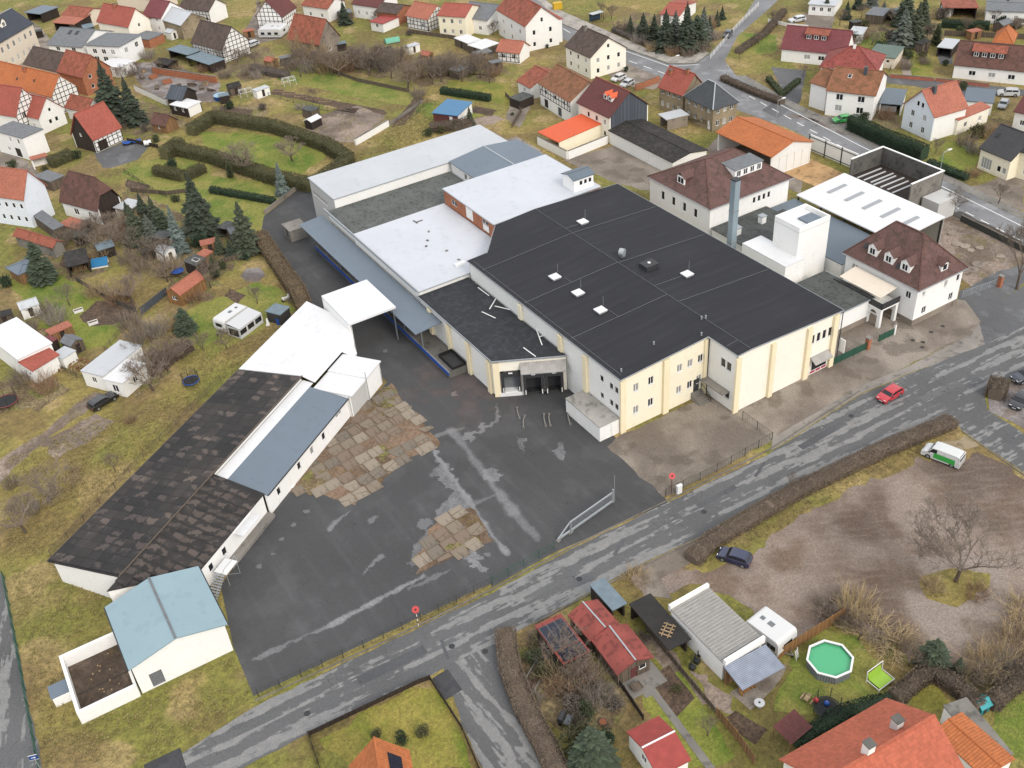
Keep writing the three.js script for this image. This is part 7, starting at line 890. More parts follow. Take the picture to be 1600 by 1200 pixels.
{ const o = thing('picnic_set', 'small pale wooden picnic bench on the pool lawn', 'bench', 27.91,-64.71, .8); put('table_top', mb().bb(-.5, .5, .5, .55, -.25, .25), M.palewood, o); for (const e of [-1, 1]) { put('seat', mb().bb(-.5, .5, .28, .32, e * .55 - .1, e * .55 + .1), M.palewood, o); put('leg', mb().bar(V(e * .35, 0, -.5), V(e * .35, .5, 0), .06).bar(V(e * .35, 0, .5), V(e * .35, .5, 0), .06), M.palewood, o); } }
{ const o = thing('spool_table', 'white round stone table on the patio beside the awning', 'table', 22.81,-64.42); put('table_top', mb().cyl(0, .6, 0, .55, .1, 20), M.cloth, o); put('base', mb().cyl(0, 0, 0, .3, .6, 12), M.concrete, o); put('hub', mb().cyl(0, .7, 0, .12, .03, 10), M.blackplastic, o); }
{ const o = thing('garden_bench', 'brown wooden bench under the plastic awning', 'bench', 22.08,-66.41, .5); put('seat', mb().bb(-1, 1, .4, .46, -.25, .25), M.board, o); put('backrest', mb().bb(-1, 1, .5, .95, -.3, -.24), M.board, o); for (const e of [-.9, .9]) put('leg', mb().bb(e - .05, e + .05, 0, .4, -.22, .22), M.board, o); }
{ const o = thing('pallet_rack', 'pale wooden ladder rack lying on the black carport roof', 'rack', 14.74,-73.35, 1.05, 2.4); for (const e of [-.35, .35]) put('rail', mb().bb(-1, 1, 0, .1, e - .05, e + .05), M.palewood, o); for (let i = 0; i < 4; i++) put('rung', mb().bb(-.85 + i * .5, -.7 + i * .5, .1, .18, -.7, .7), M.palewood, o); }
{ const o = thing('barbecue', 'black smoker barbecue with a grey table in the brown garden', 'barbecue', 2.25,-64.55, 1.1); put('barrel', new THREE.CylinderGeometry(.35, .35, 1.2, 14).rotateZ(Math.PI / 2).translate(0, .9, 0), M.blackplastic, o); put('table_top', mb().bb(-.6, .6, .75, .8, .4, 1.1), M.corrgrey, o); for (const x of [-.5, .5]) put('leg', mb().bb(x - .05, x + .05, 0, .7, -.2, .2), M.darkmetal, o); }
{ const o = thing('fire_bowl', 'round dark fire bowl on the brown lawn', 'fire bowl', 6.45,-63.91); put('bowl', mb().cyl(0, .1, 0, .3, .28, 16, .48), M.darkmetal, o); put('ash', mb().cyl(0, .38, 0, .4, .02, 12), M.rusty, o); put('foot', mb().cyl(0, 0, 0, .22, .1, 10), M.darkmetal, o); }
// U shaped crash rails before the docks
for (const [a, b, l] of [[[0.45,-118.14], [0.68,-115.55], 'leftmost white crash rail before the loading docks'], [[1.45,-116.04], [1.11,-113.43], 'second white crash rail before the loading docks'], [[4.24,-116.11], [4.3,-113.3], 'third white crash rail of the close pair before the docks'], [[4.98,-116.01], [4.95,-113.36], 'fourth white crash rail of the close pair before the docks'], [[7.68,-116.1], [7.78,-113.27], 'rightmost white crash rail before the loading docks']]) { const o = thing('crash_rail', l, 'rail', (a[0] + b[0]) / 2, (a[1] + b[1]) / 2, Math.atan2(-(b[1] - a[1]), b[0] - a[0]), 0, 'crash rails'), L = Math.hypot(b[0] - a[0], b[1] - a[1]) / 2; put('tube', mb().limb(V(-L, .2, 0), V(-L * .3, .34, .1), .08, .08, 8).limb(V(-L * .3, .34, .1), V(L * .3, .34, .1), .08, .08, 8).limb(V(L * .3, .34, .1), V(L, .2, 0), .08, .08, 8), M.concrete, o); for (const e of [-1, 1]) put('foot', mb().cyl(e * L, 0, 0, .24, .22, 10), M.darkconcrete, o); }
// sliding gate at the yard entrance
{ const a = [4.09,-90.56], b = [11.66,-96.61], L = Math.hypot(b[0] - a[0], b[1] - a[1]), o = thing('sliding_gate', 'long galvanised sliding gate across the yard entrance', 'gate', a[0], a[1], Math.atan2(-(b[1] - a[1]), b[0] - a[0])), q = .22 * L; put('frame', mb().bb(0, L, .22, .46, -.1, .1).bb(q, L, 1.72, 1.9, -.07, .07).bar(V(0, .4, 0), V(q, 1.8, 0), .14).bb(q - .05, q + .05, .42, 1.75, -.05, .05).bb(L - .1, L, .42, 1.75, -.05, .05), M.galv, o); for (let i = 1; i < 46; i++) put('bar', mb().bb(q + (L - q) * i / 46 - .016, q + (L - q) * i / 46 + .016, .46, 1.72, -.016, .016), M.galv, o); put('post', mb().bb(L + .05, L + .2, 0, 2.3, -.1, .1), M.galv, o); put('guide_post', mb().bb(q - .1, q + .02, 0, 2, .12, .24), M.galv, o); put('foot', mb().bb(-.2, .3, 0, .24, -.2, .2).bb(q - .4, q + .4, 0, .24, -.2, .2), M.concrete, o); put('lamp_mast', mb().limb(V(L + .4, 0, 0), V(L + .4, 4.6, 0), .04, .03, 6), M.galv, o); }
const roundSign = (label, x, z, h, striped) => { const o = thing('round_sign', label, 'sign', x, z, .1); put('pole', mb().limb(V(0, 0, 0), V(0, h, 0), .05, .05, 8), striped ? M.whitepaint : M.darkred, o); if (striped) for (let i = 0; i < 3; i++) put('band', mb().cyl(0, .5 + i * .8, 0, .065, .35, 8), i % 2 ? M.darkred : M.blackplastic, o); put('disc', new THREE.CylinderGeometry(.42, .42, .04, 24).rotateX(Math.PI / 2 - .75).translate(0, h, .08), M.redpaint, o); put('disc_mark', new THREE.CylinderGeometry(.12, .12, .05, 16).rotateX(Math.PI / 2 - .75).translate(0, h + .012, .095), M.darkred, o); };
roundSign('round red sign on a striped pole by the yard fence', -13.08,-78.95, 2.9, true); roundSign('round red sign on a dark pole at the yard entrance', 19.46,-97.48, 3.1, false);
tag(put('junction_cabinet', (() => { const p = [20.44,-97.36]; return mb().box(p[0], .7, p[1], .7, 1.4, .35, .45).box(p[0], 1.43, p[1], .78, .06, .43, .45); })(), M.whitepaint), 'white junction cabinet beside the red sign at the entrance', 'cabinet');
{ const o = thing('street_sign', 'blue and white direction sign at the corner of the green fence', 'sign', -51.81,-63.78, .2); put('pole', mb().limb(V(0, 0, 0), V(0, 2.8, 0), .05, .05, 8), M.galv, o); put('plate', mb().bb(-.4, .4, 2.3, 3, .05, .09), M.blue, o); put('arrow', mb().bb(-.22, .05, 2.58, 2.68, .091, .1).tri(V(.25, 2.63, .1), V(.05, 2.8, .1), V(.05, 2.46, .1)), M.whitepaint, o); put('rim', mb().bb(-.44, .44, 2.26, 2.3, .05, .1).bb(-.44, .44, 3, 3.04, .05, .1), M.whitepaint, o); }
const lamp = (label, x, z, h, r) => { const o = thing('street_lamp', label, 'street lamp', x, z, r, 0, 'street lamps'); put('pole', mb().limb(V(0, 0, 0), V(0, h, 0), .09, .06, 8), M.galv, o); put('arm', mb().limb(V(0, h, 0), V(1.3, h + .25, 0), .05, .05, 6), M.galv, o); put('lantern', mb().bb(1.0, 1.9, h + .18, h + .34, -.17, .17), M.whitepaint, o); };
lamp('street lamp on the footway at the junction corner', 44.7,-240.9,6.2, .4); lamp('street lamp at the opening of the side lane', 62.9,-212.9,4.8, .4); lamp('street lamp by the hedge of the pale blue house', 83.3,-174,8, .4);
{ const o = thing('crossing_sign', 'white diamond road sign at the junction', 'sign', 57.8,-240,1.9, .3); put('pole', mb().limb(V(0, 0, 0), V(0, 3, 0), .05, .05, 8), M.galv, o); put('plate', new THREE.BoxGeometry(.6, .6, .04).rotateZ(Math.PI / 4).translate(0, 3, .06), M.whitepaint, o); put('mark', new THREE.BoxGeometry(.42, .42, .05).rotateZ(Math.PI / 4).translate(0, 3, .061), M.yellowpaint, o); }
{ const o = thing('bus_shelter', 'small bus shelter with a pale roof beside the footway', 'shelter', 32.43,-293.02, .5); put('roof', mb().bb(-2, 2, 2.3, 2.42, -.9, .9), M.paleroof, o); put('back_wall', mb().bb(-1.9, 1.9, 0, 2.3, -.85, -.8), M.glassblue, o); for (const x of [-1.85, 1.85]) put('post', mb().bb(x - .05, x + .05, 0, 2.3, .7, .8), M.darkmetal, o); put('bench', mb().bb(-1.4, 1.4, .4, .46, -.7, -.35), M.darkwood, o); }
tag(put('yellow_bin', (() => { const p = [22.55,-307.31]; return mb().box(p[0], .9, p[1], 2.6, 1.8, 1.4, .3).box(p[0], 1.84, p[1], 2.7, .08, 1.5, .3); })(), M.yellowpaint), 'bright yellow container beside the red roofed house', 'container');
// gate pillars and factory front fences
for (const [x, z, l] of [[54.26,-125.59, 'brick gate pillar with cap beside the green fence'], [80.46,-139.63, 'brick gate pillar at the villa drive'], [59.44,-128.68, 'slim white gate post at the end of the green gate']]) { const o = thing('gate_pillar', l, 'pillar', x, z, CT); const w = l.startsWith('slim') ? .25 : .65; put('shaft', mb().bb(-w / 2, w / 2, 0, 2, -w / 2, w / 2), w < .5 ? M.white : M.brick, o); put('cap', mb().bb(-w / 2 - .08, w / 2 + .08, 2, 2.15, -w / 2 - .08, w / 2 + .08), M.concrete, o); }
panelFence('green sheet gate between the hall and the brick pillar', [[47.16,-121.75], [54.02,-125.46]], 1.3, 2.4, M.greenfence, 'green_fence');
panelFence('green gate leaves before the villa steps', [[56.55,-127.16], [59.35,-128.69]], 1.2, 1.2, M.greenfence, 'green_gate');
wireFence('white railing gate between villa and drive pillar', [[73.39,-137.18], [80.33,-140.06]], 1.3, 2, M.galv, 'rail_gate', 6);
wireFence('wire fence on the verge between yard and street', [[-30.4,-70.9], [-17.01,-77.5], [-4.44,-84.29]], 1.25, 2.4);
wireFence('wire fence from the yard corner to the sliding gate', [[-4.29,-84.38], [3.5,-89.31]], 1.25, 2.4, M.greenfence);
wireFence('wire fence round the brown front yard', [[18.62,-96.97], [26.08,-100.79], [34.81,-106.31], [31.93,-111.35]], 1.4, 2.5, M.fence);
wireFence('green mesh fence along the road at the picture edge', [[-65.54,-92.04], [-60.15,-80.9], [-54.9,-69.94], [-51.59,-63.1]], 1.5, 2.4, M.greenfence, 'green_mesh_fence', 9);
panelFence('dark low plank fence round the corner lawn', [[-24.26,-65.41], [-12.81,-70.9], [-11.63,-71.29], [-8.18,-64.64], [-6.31,-59.27]], .75, 2.2, M.darkwood);
panelFence('dark plank fence on the side of the corner lawn', [[-24.25,-65.33], [-22.29,-60.39]], .8, 2, M.darkwood);
panelFence('tall tan board fence behind the pool', [[26.3,-70.15], [34.93,-75.04]], 1.7, 1.9, M.board);
panelFence('tan board fence between the allotment gardens', [[18.24,-63.62], [19.6,-60.83], [20.69,-57.83]], 1.5, 1.8, M.wood);
panelFence('weathered grey fence along the cabin garden', [[12.79,-75.56], [15.4,-69.99], [18.19,-64.01]], .9, 2, M.greywood);
panelFence('low dark fence between the cabins and the brown garden', [[6.95,-72.14], [9.17,-67.7], [10.65,-63.97]], .9, 1.8, M.darkwood);
panelFence('slate grey board fence beside the orange painted shed', [[-63.06,-153.3], [-59.99,-159.62]], 1.5, 2, M.slateboard);
panelFence('pale plank fence between the two meadows', [[-78.48,-167.09], [-70.41,-159.1], [-63.98,-153.86]], 1.1, 2, M.fencegrey);
wireFence('wooden rail fence below the slate board fence', [[-66.59,-142.84], [-65.27,-148], [-63.19,-152.91]], 1.0, 2, M.greywood);
wireFence('post and wire fence along the long shed back', [[-60.84,-95.59], [-53.28,-113.95], [-45.4,-131.42]], 1.0, 3.5, M.greywood);
gardenWall('white retaining wall sloping below the dug plot', [[-30.61,-219.26], [-23.68,-228.86]], 1.5, .5, M.white, 'retaining_wall'); gardenWall('brick garden wall beside the walled parking court', [[35.43,-237.89], [41.88,-242.42]], 1.6, .3, M.brick); gardenWall('grey wall along the allotment path', [[-23.96,-228.54], [-16.02,-241.98]], .5, .3, M.concrete);
gardenWall('long white wall along the scrap yard', [[-92.26,-267.19], [-80.96,-254.34]], 1.6, .3, M.offwhite); gardenWall('brown brick wall across the scrap yard', [[-90.45,-279.77], [-70.74,-267.83]], 1.8, .35, M.brick); gardenWall('low garden wall with brick piers before the long bungalow', [[94.95,-232.98], [103.81,-228.35], [113.93,-222.29]], .8, .3, M.salmon); gardenWall('white curved wall beside the pale blue house', [[85.46,-214.68], [89.33,-212.71]], 1.3, .25, M.white); gardenWall('dark fence wall along the main road below the enclosure', [[83.18,-162.25], [89.54,-148.26]], 1.2, .15, M.fence, 'road_fence'); gardenWall('grey stone wall along the lane bend', [[-39.01,-200.69], [-41.68,-198.14], [-46.7,-188.29]], .8, .3, M.stone);
panelFence('white frame fence before the cream house', [[26.17,-248.78], [32.17,-251.92]], 1, 2, M.greywood);
// ---------- hedges ----------
hedge('long brown hedge running along the street beside the gravel lot', [[19.7,-85.1],[22.5,-87.8],[34.8,-95.2],[48.6,-102],[59.7,-106.6]], 2.2, 1.25, 'twig', 60);
hedge('round brown hedge end at the little car park', [[67.3,-110.9],[69.1,-113.7]], 2.6, 2, 'brown', 60);
hedge('dark brown hedge at the corner of the allotments', [[-3.1,-76.6],[-2.8,-71.4],[-1.5,-66.3],[0.7,-60.4],[1.3,-58.2]], 2.3, 1.4, 'twig', 60);
hedge('brown hedge behind the pool lawn', [[36.5,-63.5],[40.4,-66],[41.6,-66.4],[43.6,-63.9],[44.5,-61.4]], 1.6, 1.6, 'brown', 60);
hedge('brown hedge along the bright lawn at the picture edge', [[45.7,-61.9],[50.7,-65],[54.5,-67.2]], 1.6, 1.6, 'brown', 60);
hedge('dark clipped hedge along the large red house', [[25.1,-59.6],[31.2,-62.5],[36.1,-63.4]], 1.4, 1.3, 'dark', 60);
hedge('tall dark green clipped hedge by the pale blue house', [[77,-206.3],[81.1,-197],[86.2,-188]], 2.6, 3, 'dark', 60);
hedge('tall olive hedge ring round the orchard lawn', [[-70.5,-233],[-66.6,-240.8],[-50.2,-231.1],[-36.4,-217.3],[-31.1,-208.7],[-34.3,-202.9],[-37.8,-197.4],[-47.4,-203.5],[-62.9,-217.1],[-73.1,-224]], 2.8, 2.6, 'olive', 50);
hedge('olive hedge block below the log cabin', [[-73.9,-220],[-71.2,-225.8]], 3, 2.8, 'olive', 55);
hedge('zigzag olive hedge on the lower lawn', [[-74.3,-212.6],[-66.8,-207.9],[-63.4,-211.8]], 2.2, 2, 'olive', 60);
hedge('dark hedge on the edge of the lower lawn', [[-59.9,-201],[-45.3,-192.9]], 1.5, 1.2, 'dark', 55);
hedge('olive hedge beside the orange carport', [[-100.1,-221],[-96.4,-225.1]], 2.4, 2.4, 'olive', 55);
hedge('dark clipped hedge on the upper allotments', [[-11.4,-246.9],[0.5,-239.1]], 1.6, 1.6, 'dark', 55);
hedge('rust brown hedge along the lane bend', [[-45.7,-176.6],[-40.2,-164.3],[-35.5,-154],[-34,-149.2]], 2.6, 2.4, 'rust', 40);
hedge('brown hedge beside the meadow workshop', [[-57.5,-134.3],[-55.1,-137.5],[-52.1,-141.3]], 2.2, 1.8, 'brown', 45);
hedge('brown hedge along the main road junction', [[56.8,-240.2],[62.2,-229.3],[66.7,-222.3]], 1.8, 1.2, 'brown', 45);
hedge('brown hedge between side road and lawn', [[64.4,-257.4],[74.5,-269.6],[84.1,-286.6]], 1.8, 1.2, 'brown', 40);
hedge('dark hedge under the firs by the footway', [[35.9,-282.9],[42.6,-269.4],[49.1,-261.2],[56.5,-263.8]], 1.5, 1.2, 'greybrown', 45);
hedge('dark green hedge across the top gardens', [[119.4,-264.7],[129.9,-259.8]], 2.2, 2, 'dark', 45);
hedge('low dark hedge below the bright front lawn', [[86.2,-185.6],[90.6,-177.6]], 1.8, 1.2, 'dark', 45);
hedge('dark hedge round the small square garden', [[67.3,-237.8],[67.9,-227.2],[73.9,-234.9]], 1.2, 1, 'green', 45);
hedge('brown shrubs row along the rear hall', [[-13.9,-223.8],[-6.8,-224.1],[-4.6,-225.5]], 2.6, 1.8, 'brown', 40);
hedge('grey brown hedge on the upper meadow edge', [[-62.6,-275.6],[-55.8,-270.1],[-52,-267.2]], 2.6, 1.6, 'greybrown', 40);
// ---------- evergreen trees ----------
for (const [x, z, h, k, w, l] of [
  [-92.1,-247.1,15.3, 'dark', 1.05, 'tallest dark fir behind the half-timbered barn'], [-86.5,-243.9,12, 'dark', .95, 'second dark fir next to the tallest one'], [-57.9,-181.9,13.3, 'dark', 1.0, 'large dark spruce above the garden huts'], [-47.7,-173.4,10.7, 'spruce', 1.15, 'dark spruce at the lane bend'], [-60.8,-174.9,10.4, 'blue', .8, 'slim blue spruce among the garden huts'], [-70.2,-180.9,8.3, 'spruce', 1.2, 'dark spruce beside the grey shelter'], [-68.3,-187.5,6.6, 'spruce', 1.1, 'smaller spruce above the grey shelter'], [-44.1,-196.8,7.7, 'blue', .9, 'grey blue spruce inside the hedge ring'], [-4.6,-225.2,4.7, 'spruce', 1.0, 'small spruce beside the blue roofed shed'], [-52.1,-164.2,4.8, 'slim', 1.2, 'narrow clipped cypress near the orange shed'], [-56.8,-207.3,4.1, 'slim', 1.3, 'narrow cypress on the lower lawn'], [-53.8,-146.3,5.1, 'pine', .95, 'dark pine on the meadow near the caravan'], [-84.7,-168.1,8.7, 'pine', .75, 'bushy pine by the woodshed'],
  [52.2,-262.4,12.9, 'dark', .85, 'tallest fir in the junction garden'], [47.2,-264.6,10.8, 'dark', 1.0, 'broad fir left of the tallest in the junction garden'], [42.8,-274.1,7.4, 'dark', 1.2, 'bushy fir beside the bus shelter'], [58.1,-270.1,9, 'grey', .9, 'pale fir by the side road'], [64,-280.5,4.4, 'spruce', 1, 'small dark fir at the side road fence'], [-40.3,-309.6,7, 'dark', 1.1, 'dark fir behind the stone barn'], [104.8,-253.1,10.1, 'grey', 1, 'grey spruce in the top garden'], [108.5,-254.1,10.7, 'spruce', 1, 'tall dark spruce in the top garden'], [113.1,-251.9,5.5, 'slim', 1.6, 'dark cypress beside the pale carport'], [98.4,-276.9,5.1, 'dark', 1, 'dark fir behind the white shed'], [109,-278.5,3.7, 'grey', 1.1, 'fir at the top between the gardens'], [121.2,-223.9,1.5, 'slim', 2.4, 'small clipped cypress at the bungalow corner'],
  [4.8,-59,6.4, 'pine', 1.0, 'dark yew bush beside the small red cabin'], [42.1,-67.7,4.2, 'pine', 1.1, 'dark juniper behind the swing bed'], [44.4,-66.6,2.6, 'spruce', 1.1, 'small dark spruce at the hedge corner']
]) conifer(l, x, z, h, k, w);
// ---------- leafless trees ----------
for (const [x, z, h, v, w, l] of [
  [49.1,-78.9,14, 'big', 1.05, 'large bare tree on the mound of the gravel lot'], [82.9,-164.6,5.6, 1, 1.1, 'bare tree beside the grey shed at the main road'], [82.8,-138.5,12.4, 2, .8, 'tall slim bare tree at the villa drive'], [-54.8,-208.8,8.8, 'orchard', 1.2, 'bare fruit tree on the lower lawn'], [-44.1,-213.3,7, 'orchard', 1.2, 'bare fruit tree inside the hedge ring'], [-19.9,-252.4,8.6, 'orchard', 1.1, 'bare tree at the edge of the upper meadow'], [-40.1,-266.3,7.7, 1, 1.2, 'bare tree below the stone barn'], [-36.1,-268.3,7.1, 4, 1.3, 'bushy bare tree on the upper meadow'], [-27,-266.1,8.7, 4, 1.3, 'dense bare tree beside the green cold frame'], [-13.7,-253.6,7.6, 0, 1.2, 'bare tree right of the meadow edge tree'], [-7.8,-258.7,7.1, 1, 1.2, 'bare tree below the white allotment sheds'], [-3.2,-260.4,6.1, 4, 1.1, 'bare tree beside the corrugated lean-to'], [-48.7,-267.4,6.8, 3, 1.2, 'low bare tree near the rust coloured bush'], [-30.6,-307,5.5, 3, 1, 'bare tree beside the crimson shed'], [2.8,-288.3,4.4, 4, 1.2, 'dark bare tree by the grey metal roof'],
  [101.9,-258.8,3.9, 0, 1.2, 'bare reddish tree in the top garden'], [93.8,-252.9,3.7, 4, 1.2, 'bare tree behind the red hipped roof'], [34.2,-295.5,4.6, 2, 1, 'bare tree behind the bus shelter'], [36.7,-293.6,4.4, 0, 1.2, 'bare pale tree between shelter and firs'], [71.1,-262.7,3.6, 0, 1.1, 'bare fruit tree on the lawn by the side road'], [89.6,-190.4,3.4, 0, 1.1, 'small bare tree beside the pale blue house'], [101.4,-196.1,3.5, 4, 1, 'bare bush tree by the cream annexe'], [-67.8,-328.5,3.9, 2, 1, 'bare tree at the village street'],
  [-61,-164.2,6.4, 'orchard', 1.1, 'bare tree behind the orange painted shed'], [-65.8,-157.9,6.8, 'orchard', 1.2, 'bare tree beside the plank fence'], [-77.5,-185.6,5.6, 'orchard', 1.4, 'wide pruned apple tree below the brown cottage'], [-73.7,-183,5.2, 'orchard', 1.4, 'second pruned apple tree below the brown cottage'], [-77.9,-177.8,5.9, 3, 1.2, 'low bare tree above the woodshed'], [-77.1,-158.4,5, 1, 1.1, 'bare fruit tree on the green plot'], [-55.7,-130.3,8.5, 'orchard', 1.0, 'bare tree at the corner of the workshop'], [-55.3,-133.7,7.3, 4, .9, 'second bare tree by the meadow workshop'], [-46,-140.4,5, 3, 1, 'small bare tree on the caravan meadow'], [-43,-153.7,3.9, 0, 1, 'thin bare tree between caravan and shed'], [-65.7,-100.3,7.1, 'orchard', 1.1, 'grey bare tree on the long meadow'], [-64.5,-106,6.4, 'orchard', 1.4, 'wide bare tree on the long meadow'], [-52.4,-160.6,6.5, 1, 1, 'bare tree by the red roofed hut'], [-56.8,-111.6,4.1, 3, .9, 'scrubby bare tree beside the farm track'],
  [-43.2,-248.1,4.9, 3, .9, 'small bare tree on the vegetable strip'], [-16.7,-236,5.5, 0, .9, 'thin bare tree at the allotment path'], [34.5,-95.8,3.8, 1, .6, 'thin bare tree rising from the street hedge'], [3.4,-71.6,5.8, 'orchard', 1.1, 'bare fruit tree beside the solar shed'], [4.6,-69.8,4.3, 'orchard', 1, 'second bare fruit tree near the red cabin'], [39.7,-67.9,4.2, 3, 1, 'bare thorn tree behind the swing bed'], [35.5,-71.8,4.2, 4, .9, 'thin bare tree at the end of the board fence'], [16.8,-61.5,4.2, 3, .7, 'small bare bush tree on the narrow lawn']
]) bare(l, x, z, h, v, (x * 3.1) % 6, w);
// ---------- bushes and leafless shrubs ----------
for (const [x, z, w, h, c, l] of [[-91.37,-167.34, 3, 2.4, 'dark', 'round dark green bush at the summerhouse'], [107.98,-222.05, 2.6, 1.8, 'green', 'green bush before the long bungalow'], [-71.18,-215.31, 3.4, 2, 'dark', 'dark green bush behind the zigzag hedge'], [-14.31,-63.69, 1.8, 1.3, 'dark', 'round dark bush behind the orange roof'], [-12.33,-64.42, 1.8, 1.2, 'olive', 'olive bush on the corner lawn'], [-17.16,-64.73, 1.4, .8, 'olive', 'planter bush on the corner lawn'], [81.27,-209.7, 3, 2, 'green', 'green bush beside the moss roofed house'], [-66.68,-197.72, 2.2, 1.4, 'green', 'bright bush on the lower lawn'], [14.58,-67.32, 1.4, .8, 'olive', 'low leafy plant in the vegetable bed'], [103.45,-243.86, 3, 2, 'green', 'bush on the garden path'], [109.72,-237.77, 2, 1.4, 'green', 'green bush beside the garden drive'], [16.93,-273.82, 1, 1, 'dark', 'little bush beside the cream house'], [34.82,-251.28, 1.6, 1.4, 'dark', 'dark bush at the cream house corner'], [-96.26,-210.98, 1.6, 1.6, 'olive', 'clipped olive bush on the village lane'], [99.61,-196.45, 4, 3, 'olive', 'large olive bush beside the annexe'], [5.23,-229.2, 1, .7, 'green', 'tiny bush on the courtyard lawn'], [-79.86,-283.82, 2.4, 2.6, [.2, .2, .05], 'yellow green bush by the blue corrugated roofs'], [-20.76,-294.41, 2.4, 1.6, 'greybrown', 'grey bush behind the cold frame'], [-44.48,-67.35, .01, .01, 'green', '']]) if (l) bush(l, x, z, w, h, c, Math.round(Math.abs(x)) % 5);
for (const [x, z, w, h, c, l] of [[-49.14,-283.56, 6.5, 6, 'tan', 'large tan bush in front of the stone barn'], [-44.77,-278.85, 5, 4.5, 'tan', 'tan thicket beside the large bush'], [36.62,-75.79, 4, 2.6, 'straw', 'straw coloured bush at the end of the board fence'], [37.27,-72.96, 5, 1.0, 'straw', 'dry bramble bank below the gravel rings'], [39.27,-70.54, 5, .9, 'straw', 'second dry bramble bank beside the gravel rings'], [46.95,-67.18, 4, 1.2, 'straw', 'dry grass clump near the hedge corner'], [48.74,-66.58, 5, 2, 'tan', 'tan thicket at the gravel lot corner'], [52.28,-69.18, 5, 2.2, 'tan', 'tan thicket at the picture edge'], [33.95,-76.08, 5, 1.4, 'brown', 'brown scrub behind the caravan'], [1.7,-68.44, 2.4, 1.4, 'rust', 'rust coloured dry shrub in the brown garden'], [4.3,-66.96, 3.4, 1.6, 'grey', 'grey bush in the brown garden'], [3.94,-63.47, 2, 1.8, 'dark', 'dark red brown shrub beside the barbecue'], [-72.98,-132.75, 4, 2.6, 'rust', 'rust brown bush beside the trampoline'], [-77.83,-135.13, 4, 2.4, 'brown', 'brown bush at the picture edge meadow'], [50.54,-76.64, 3, 1.2, 'rust', 'dry scrub at the foot of the large tree'], [46.34,-78.07, 3, .9, 'tan', 'dry grass at the mound edge'], [-85.68,-180.94, 4, 2.4, 'brown', 'brown shrub behind the woodshed'], [-81.89,-150.51, 4, 2, 'brown', 'brown scrub behind the white barn'], [-73.53,-187.57, 5, 3, 'tan', 'tan scrub above the apple trees'], [-34.27,-278.84, 5, 2.6, 'grey', 'grey thicket on the upper meadow'], [-23.57,-273.64, 5, 3, 'brown', 'brown thicket beside the dense tree'], [-9.78,-261.96, 6, 3, 'brown', 'brown thicket on the allotment edge'], [-16.9,-246.42, 4, 1.8, 'brown', 'brown brush along the allotment path'], [-6.09,-222.87, 5, 1.8, 'brown', 'brown scrub behind the rear hall'], [86.18,-209.72, 4, 2, 'rust', 'rust brown shrub beside the white curved wall'], [92.29,-179.33, 3, 1.4, 'rust', 'rust shrub at the corner of the front lawn'], [97.99,-260.84, 4, 2.4, 'rust', 'reddish shrub behind the green roofed garage'], [100.33,-237.37, 3, 2, 'brown', 'brown shrub at the garden wall'], [105.79,-239.62, 3, 1.6, 'brown', 'brown shrub along the garden drive'], [61.8,-278.32, 4, 2.4, 'rust', 'reddish shrub under the firs'], [56.64,-274.22, 5, 2, 'brown', 'brown scrub at the side road corner'], [41.08,-279.92, 4, 2.4, 'grey', 'grey shrub between shelter and firs'], [0.3,-265.32, 5, 2.6, 'brown', 'brown scrub around the lean-to'], [-45.88,-134.06, .1, .1, 'brown', ''], [-89.4,-241.68, 4, 1.6, 'brown', 'brown scrub below the dark firs'], [-74.71,-299.8, 4, 2.2, 'brown', 'brown scrub beside the half-timbered barn'], [-63.12,-273.25, 5, 2, 'brown', 'brown thicket on the scrap yard edge'], [-100.48,-284.69, 4, 2, 'grey', 'grey scrub in the scrap yard'], [-75.92,-286.49, 4, 2.2, 'brown', 'brown shrub beside the pale blue shed'], [-36.55,-153.75, 3, 1.4, 'brown', 'cut brushwood beside the black shed'], [-2.34,-77.16, .1, .1, 'brown', ''], [12.85,-83.28, 3, 1, 'tan', 'dry grass beside the blue carport'], [54.54,-73.39, 5, 1.8, 'straw', 'straw thicket on the gravel lot rim'], [-63.27,-109.08, 4, 1, 'tan', 'dry tussock on the long meadow'], [11.87,-74.29, 2, .8, 'dark', 'low scrub beside the grey garden fence'], [-0.43,-67.43, 2, 1, 'grey', 'grey twigs by the planter bed'], [7.09,-67.5, 2.2, 1, 'grey', 'pale twigs beside the low dark fence'], [-46.01,-244.47, 3, 1, 'grey', 'twiggy heap at the vegetable strip']]) if (l) shrub(l, x, z, w, h, c, Math.round(Math.abs(x)) % 4);
